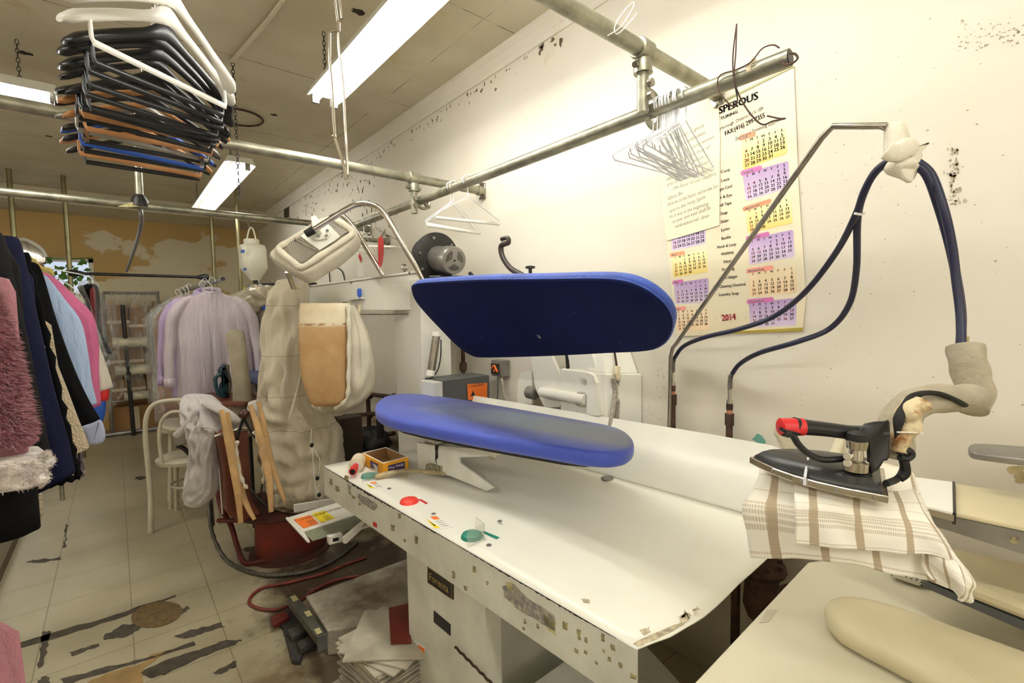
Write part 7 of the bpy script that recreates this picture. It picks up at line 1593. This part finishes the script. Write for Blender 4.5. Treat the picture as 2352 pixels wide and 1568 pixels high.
# nearer cream head above the table
zz = .93
q0, q1, q2, q3 = P(2120, 1300, z=zz), P(2352, 1388, z=zz), P(2150, 1248, z=zz), P(2352, 1290, z=zz)
MB().prism([q0, q1, q1+(q1-q0)*3, q3+(q3-q2)*3, q3, q2], (0, 0, -.035)).build('press_head', 'creampad', rp, smooth=False, bev=.012)
MB().prism([q0-V((0, 0, .037)), q1-V((0, 0, .037)), q1+(q1-q0)*3-V((0, 0, .037)), q1+(q1-q0)*3-V((0, 0, .06)), q1-V((0, 0, .055)), q0-V((0, 0, .05))], (.02, 0, 0)).build('head_underside', 'greyb', rp, smooth=False)
MB().box((1.45, -1.2, .78), (1.6, -.6, .93)).build('head_bracket', 'cream', rp, smooth=False)
MB().prism([P(a, c_, z=zq+.01) for a, c_ in ((2040, 1312), (2100, 1318), (2160, 1345), (2110, 1345), (2050, 1325))], (0, 0, .01)).build('mesh_grille', 'perf', rp, smooth=False)
# grey paddle
pd_ = thing('grey_paddle', 'flat grey metal paddle end projecting at the right edge against the wall', 'paddle', P(2280, 1035, z=1.2))
MB().pad([P(a, c_, z=1.20) for a, c_ in ((2224, 1028), (2230, 1019), (2260, 1018), (2352, 1024), (2450, 1032), (2470, 1060), (2352, 1052), (2280, 1044), (2234, 1037))], (0, 0, -1), .018, .005).build('paddle', 'greymetal', pd_, ang=.9)
q = P(2440, 1048, z=1.19); MB().tube([q, V((XW-.01, q.y-.02, 1.19))], .02, 10).build('mount', 'greymetal', pd_)
# ================================================================ PIPES IN THE GAP BETWEEN THE TWO MACHINES
gp = thing('steam_valve_set', 'rusty steam valve and pipes in the dark gap between the two pressing tables', 'pipes', (1.45, .75, 0))
def G(a, c_, z): return P(a, c_, z=z)
MB().lathe([(.075, -.012), (.08, 0), (.075, .014), (.03, .02)], G(1748, 1302, .67), n=24).build('valve_flange', 'rust', gp)
for i_ in range(8):
    g = i_*PI/4; MB().cyl(G(1748, 1302, .67)+V((.062*math.cos(g), .062*math.sin(g), .012)), G(1748, 1302, .67)+V((.062*math.cos(g), .062*math.sin(g), .026)), .008, 6).build('flange_bolt', 'rust', gp)
q = G(1748, 1310, .67); MB().lathe([(.04, -.16), (.055, -.12), (.05, -.05), (.06, -.012)], q, n=16).build('valve_body', 'rust', gp)
MB().tube([q+V((0, 0, -.10)), V((1.80, .62, .54))], .028, 12).build('pipe', 'rust', gp)
MB().tube([q+V((0, 0, -.14)), V((q.x, q.y, .08))], .024, 10).build('pipe', 'darkpipe', gp)
MB().tube([V((1.0, .62, .30)), V((1.81, .66, .34))], .04, 14).build('pipe', 'darkpipe', gp)
MB().tube([V((1.0, .52, .18)), V((1.81, .56, .22))], .03, 12).build('pipe', 'darkpipe', gp)
MB().tube([V((1.0, .78, .12)), V((1.81, .78, .12))], .035, 12).build('pipe', 'darkpipe', gp)
MB().tube([G(1690, 1330, .6), G(1690, 1330, .6)+V((0, 0, -.3))], .016, 8).build('pipe', 'rust', gp)
for a in (1.1, 1.5): MB().box((a, .45, 0), (a+.03, .85, .10)).build('pipe_support', 'darkpipe', gp, smooth=False)
tag(MB().box((.95, .32, .0), (1.6, .58, .05)).build('wooden_pallet', mat('stained_plywood', (134, 98, 62), .8, 0, .25, 8), smooth=False), 'stained brown plywood lying on the floor under the table corner', 'board')
# mould and scratch marks high on the right wall
r_ = random.Random(31); b = MB(); xw_ = XW-.0012
def mark(px, py, w, h):
    c0 = P(px, py, x=xw_); n_ = r_.randint(5, 8); b.prism([c0+V((0, w*math.cos(g)*r_.uniform(.4, 1.3), h*math.sin(g)*r_.uniform(.4, 1.3))) for g in [2*PI*i/n_ for i in range(n_)]], (.0004, 0, 0))
for i_ in range(110):
    t_ = r_.random()**.7; px = 1290-t_*640; mark(px+r_.gauss(0, 6), 62+(1290-px)*.655+abs(r_.gauss(0, 14))+6, r_.uniform(.002, .012), r_.uniform(.003, .016))
for cx_, cy_, n_, sx_, sy_ in ((855, 485, 40, 26, 38), (735, 430, 45, 35, 28), (815, 430, 25, 22, 26), (1245, 95, 14, 20, 10), (700, 480, 20, 20, 20)):
    for i_ in range(n_): mark(cx_+r_.gauss(0, sx_), cy_+r_.gauss(0, sy_), r_.uniform(.003, .018), r_.uniform(.006, .04))
o_ = b.build('mould_marks', mat('wall_mould', (112, 100, 78), .9, 0, .2, 30), bpy.data.objects['wall_right'], smooth=False); o_['kind'] = 'stuff'
b = MB()
for i_ in range(120): mark(r_.uniform(1480, 2352), r_.uniform(40, 960), r_.uniform(.001, .004), r_.uniform(.001, .003))
for i_ in range(60): mark(r_.gauss(2190, 8), r_.uniform(340, 470), r_.uniform(.001, .006), r_.uniform(.002, .01))
for i_ in range(60): mark(r_.uniform(1490, 1540), r_.uniform(800, 970), r_.uniform(.001, .004), r_.uniform(.001, .003))
for i_ in range(70): mark(2200+r_.random()*150, 112-r_.random()*60+r_.gauss(0, 6), r_.uniform(.001, .004), r_.uniform(.001, .003))
o_ = b.build('wall_specks', mat('wall_speck', (196, 182, 156), .9, 0, .2, 30), bpy.data.objects['wall_right'], smooth=False); o_['kind'] = 'stuff'
# peeling green patch on the wall
q = [P(a, c_, x=XW-.001) for a, c_ in jag([(1728, 1008), (1740, 996), (1752, 1002), (1760, 1018), (1740, 1020)], 2, 4, 3)]
MB().prism(q, (.0006, 0, 0)).build('exposed_green_paint', mat('old_green_paint', (110, 168, 150), .7), bpy.data.objects['wall_right'], smooth=False)
for i_, (a, c_, w, h) in enumerate(((2330, 1080, 20, 18), (2345, 1100, 14, 22), (2210, 790, 16, 30))):
    q = [P(x_, y_, x=XW-.001) for x_, y_ in jag([(a-w, c_-h*.4), (a+w, c_-h*.6), (a+w, c_+h*.5), (a-w*.6, c_+h*.4)], 5, 4, i_)]
    MB().prism(q, (.0006, 0, 0)).build('old_tape_mark', mat('tape_residue', (196, 178, 130), .7, 0, .2, 40) if 'resid' not in m else m['resid'], bpy.data.objects['wall_right'], smooth=False)
for o_ in list(bpy.data.objects):
    for key in ('_o', '_rz'):
        if key in o_: del o_[key]
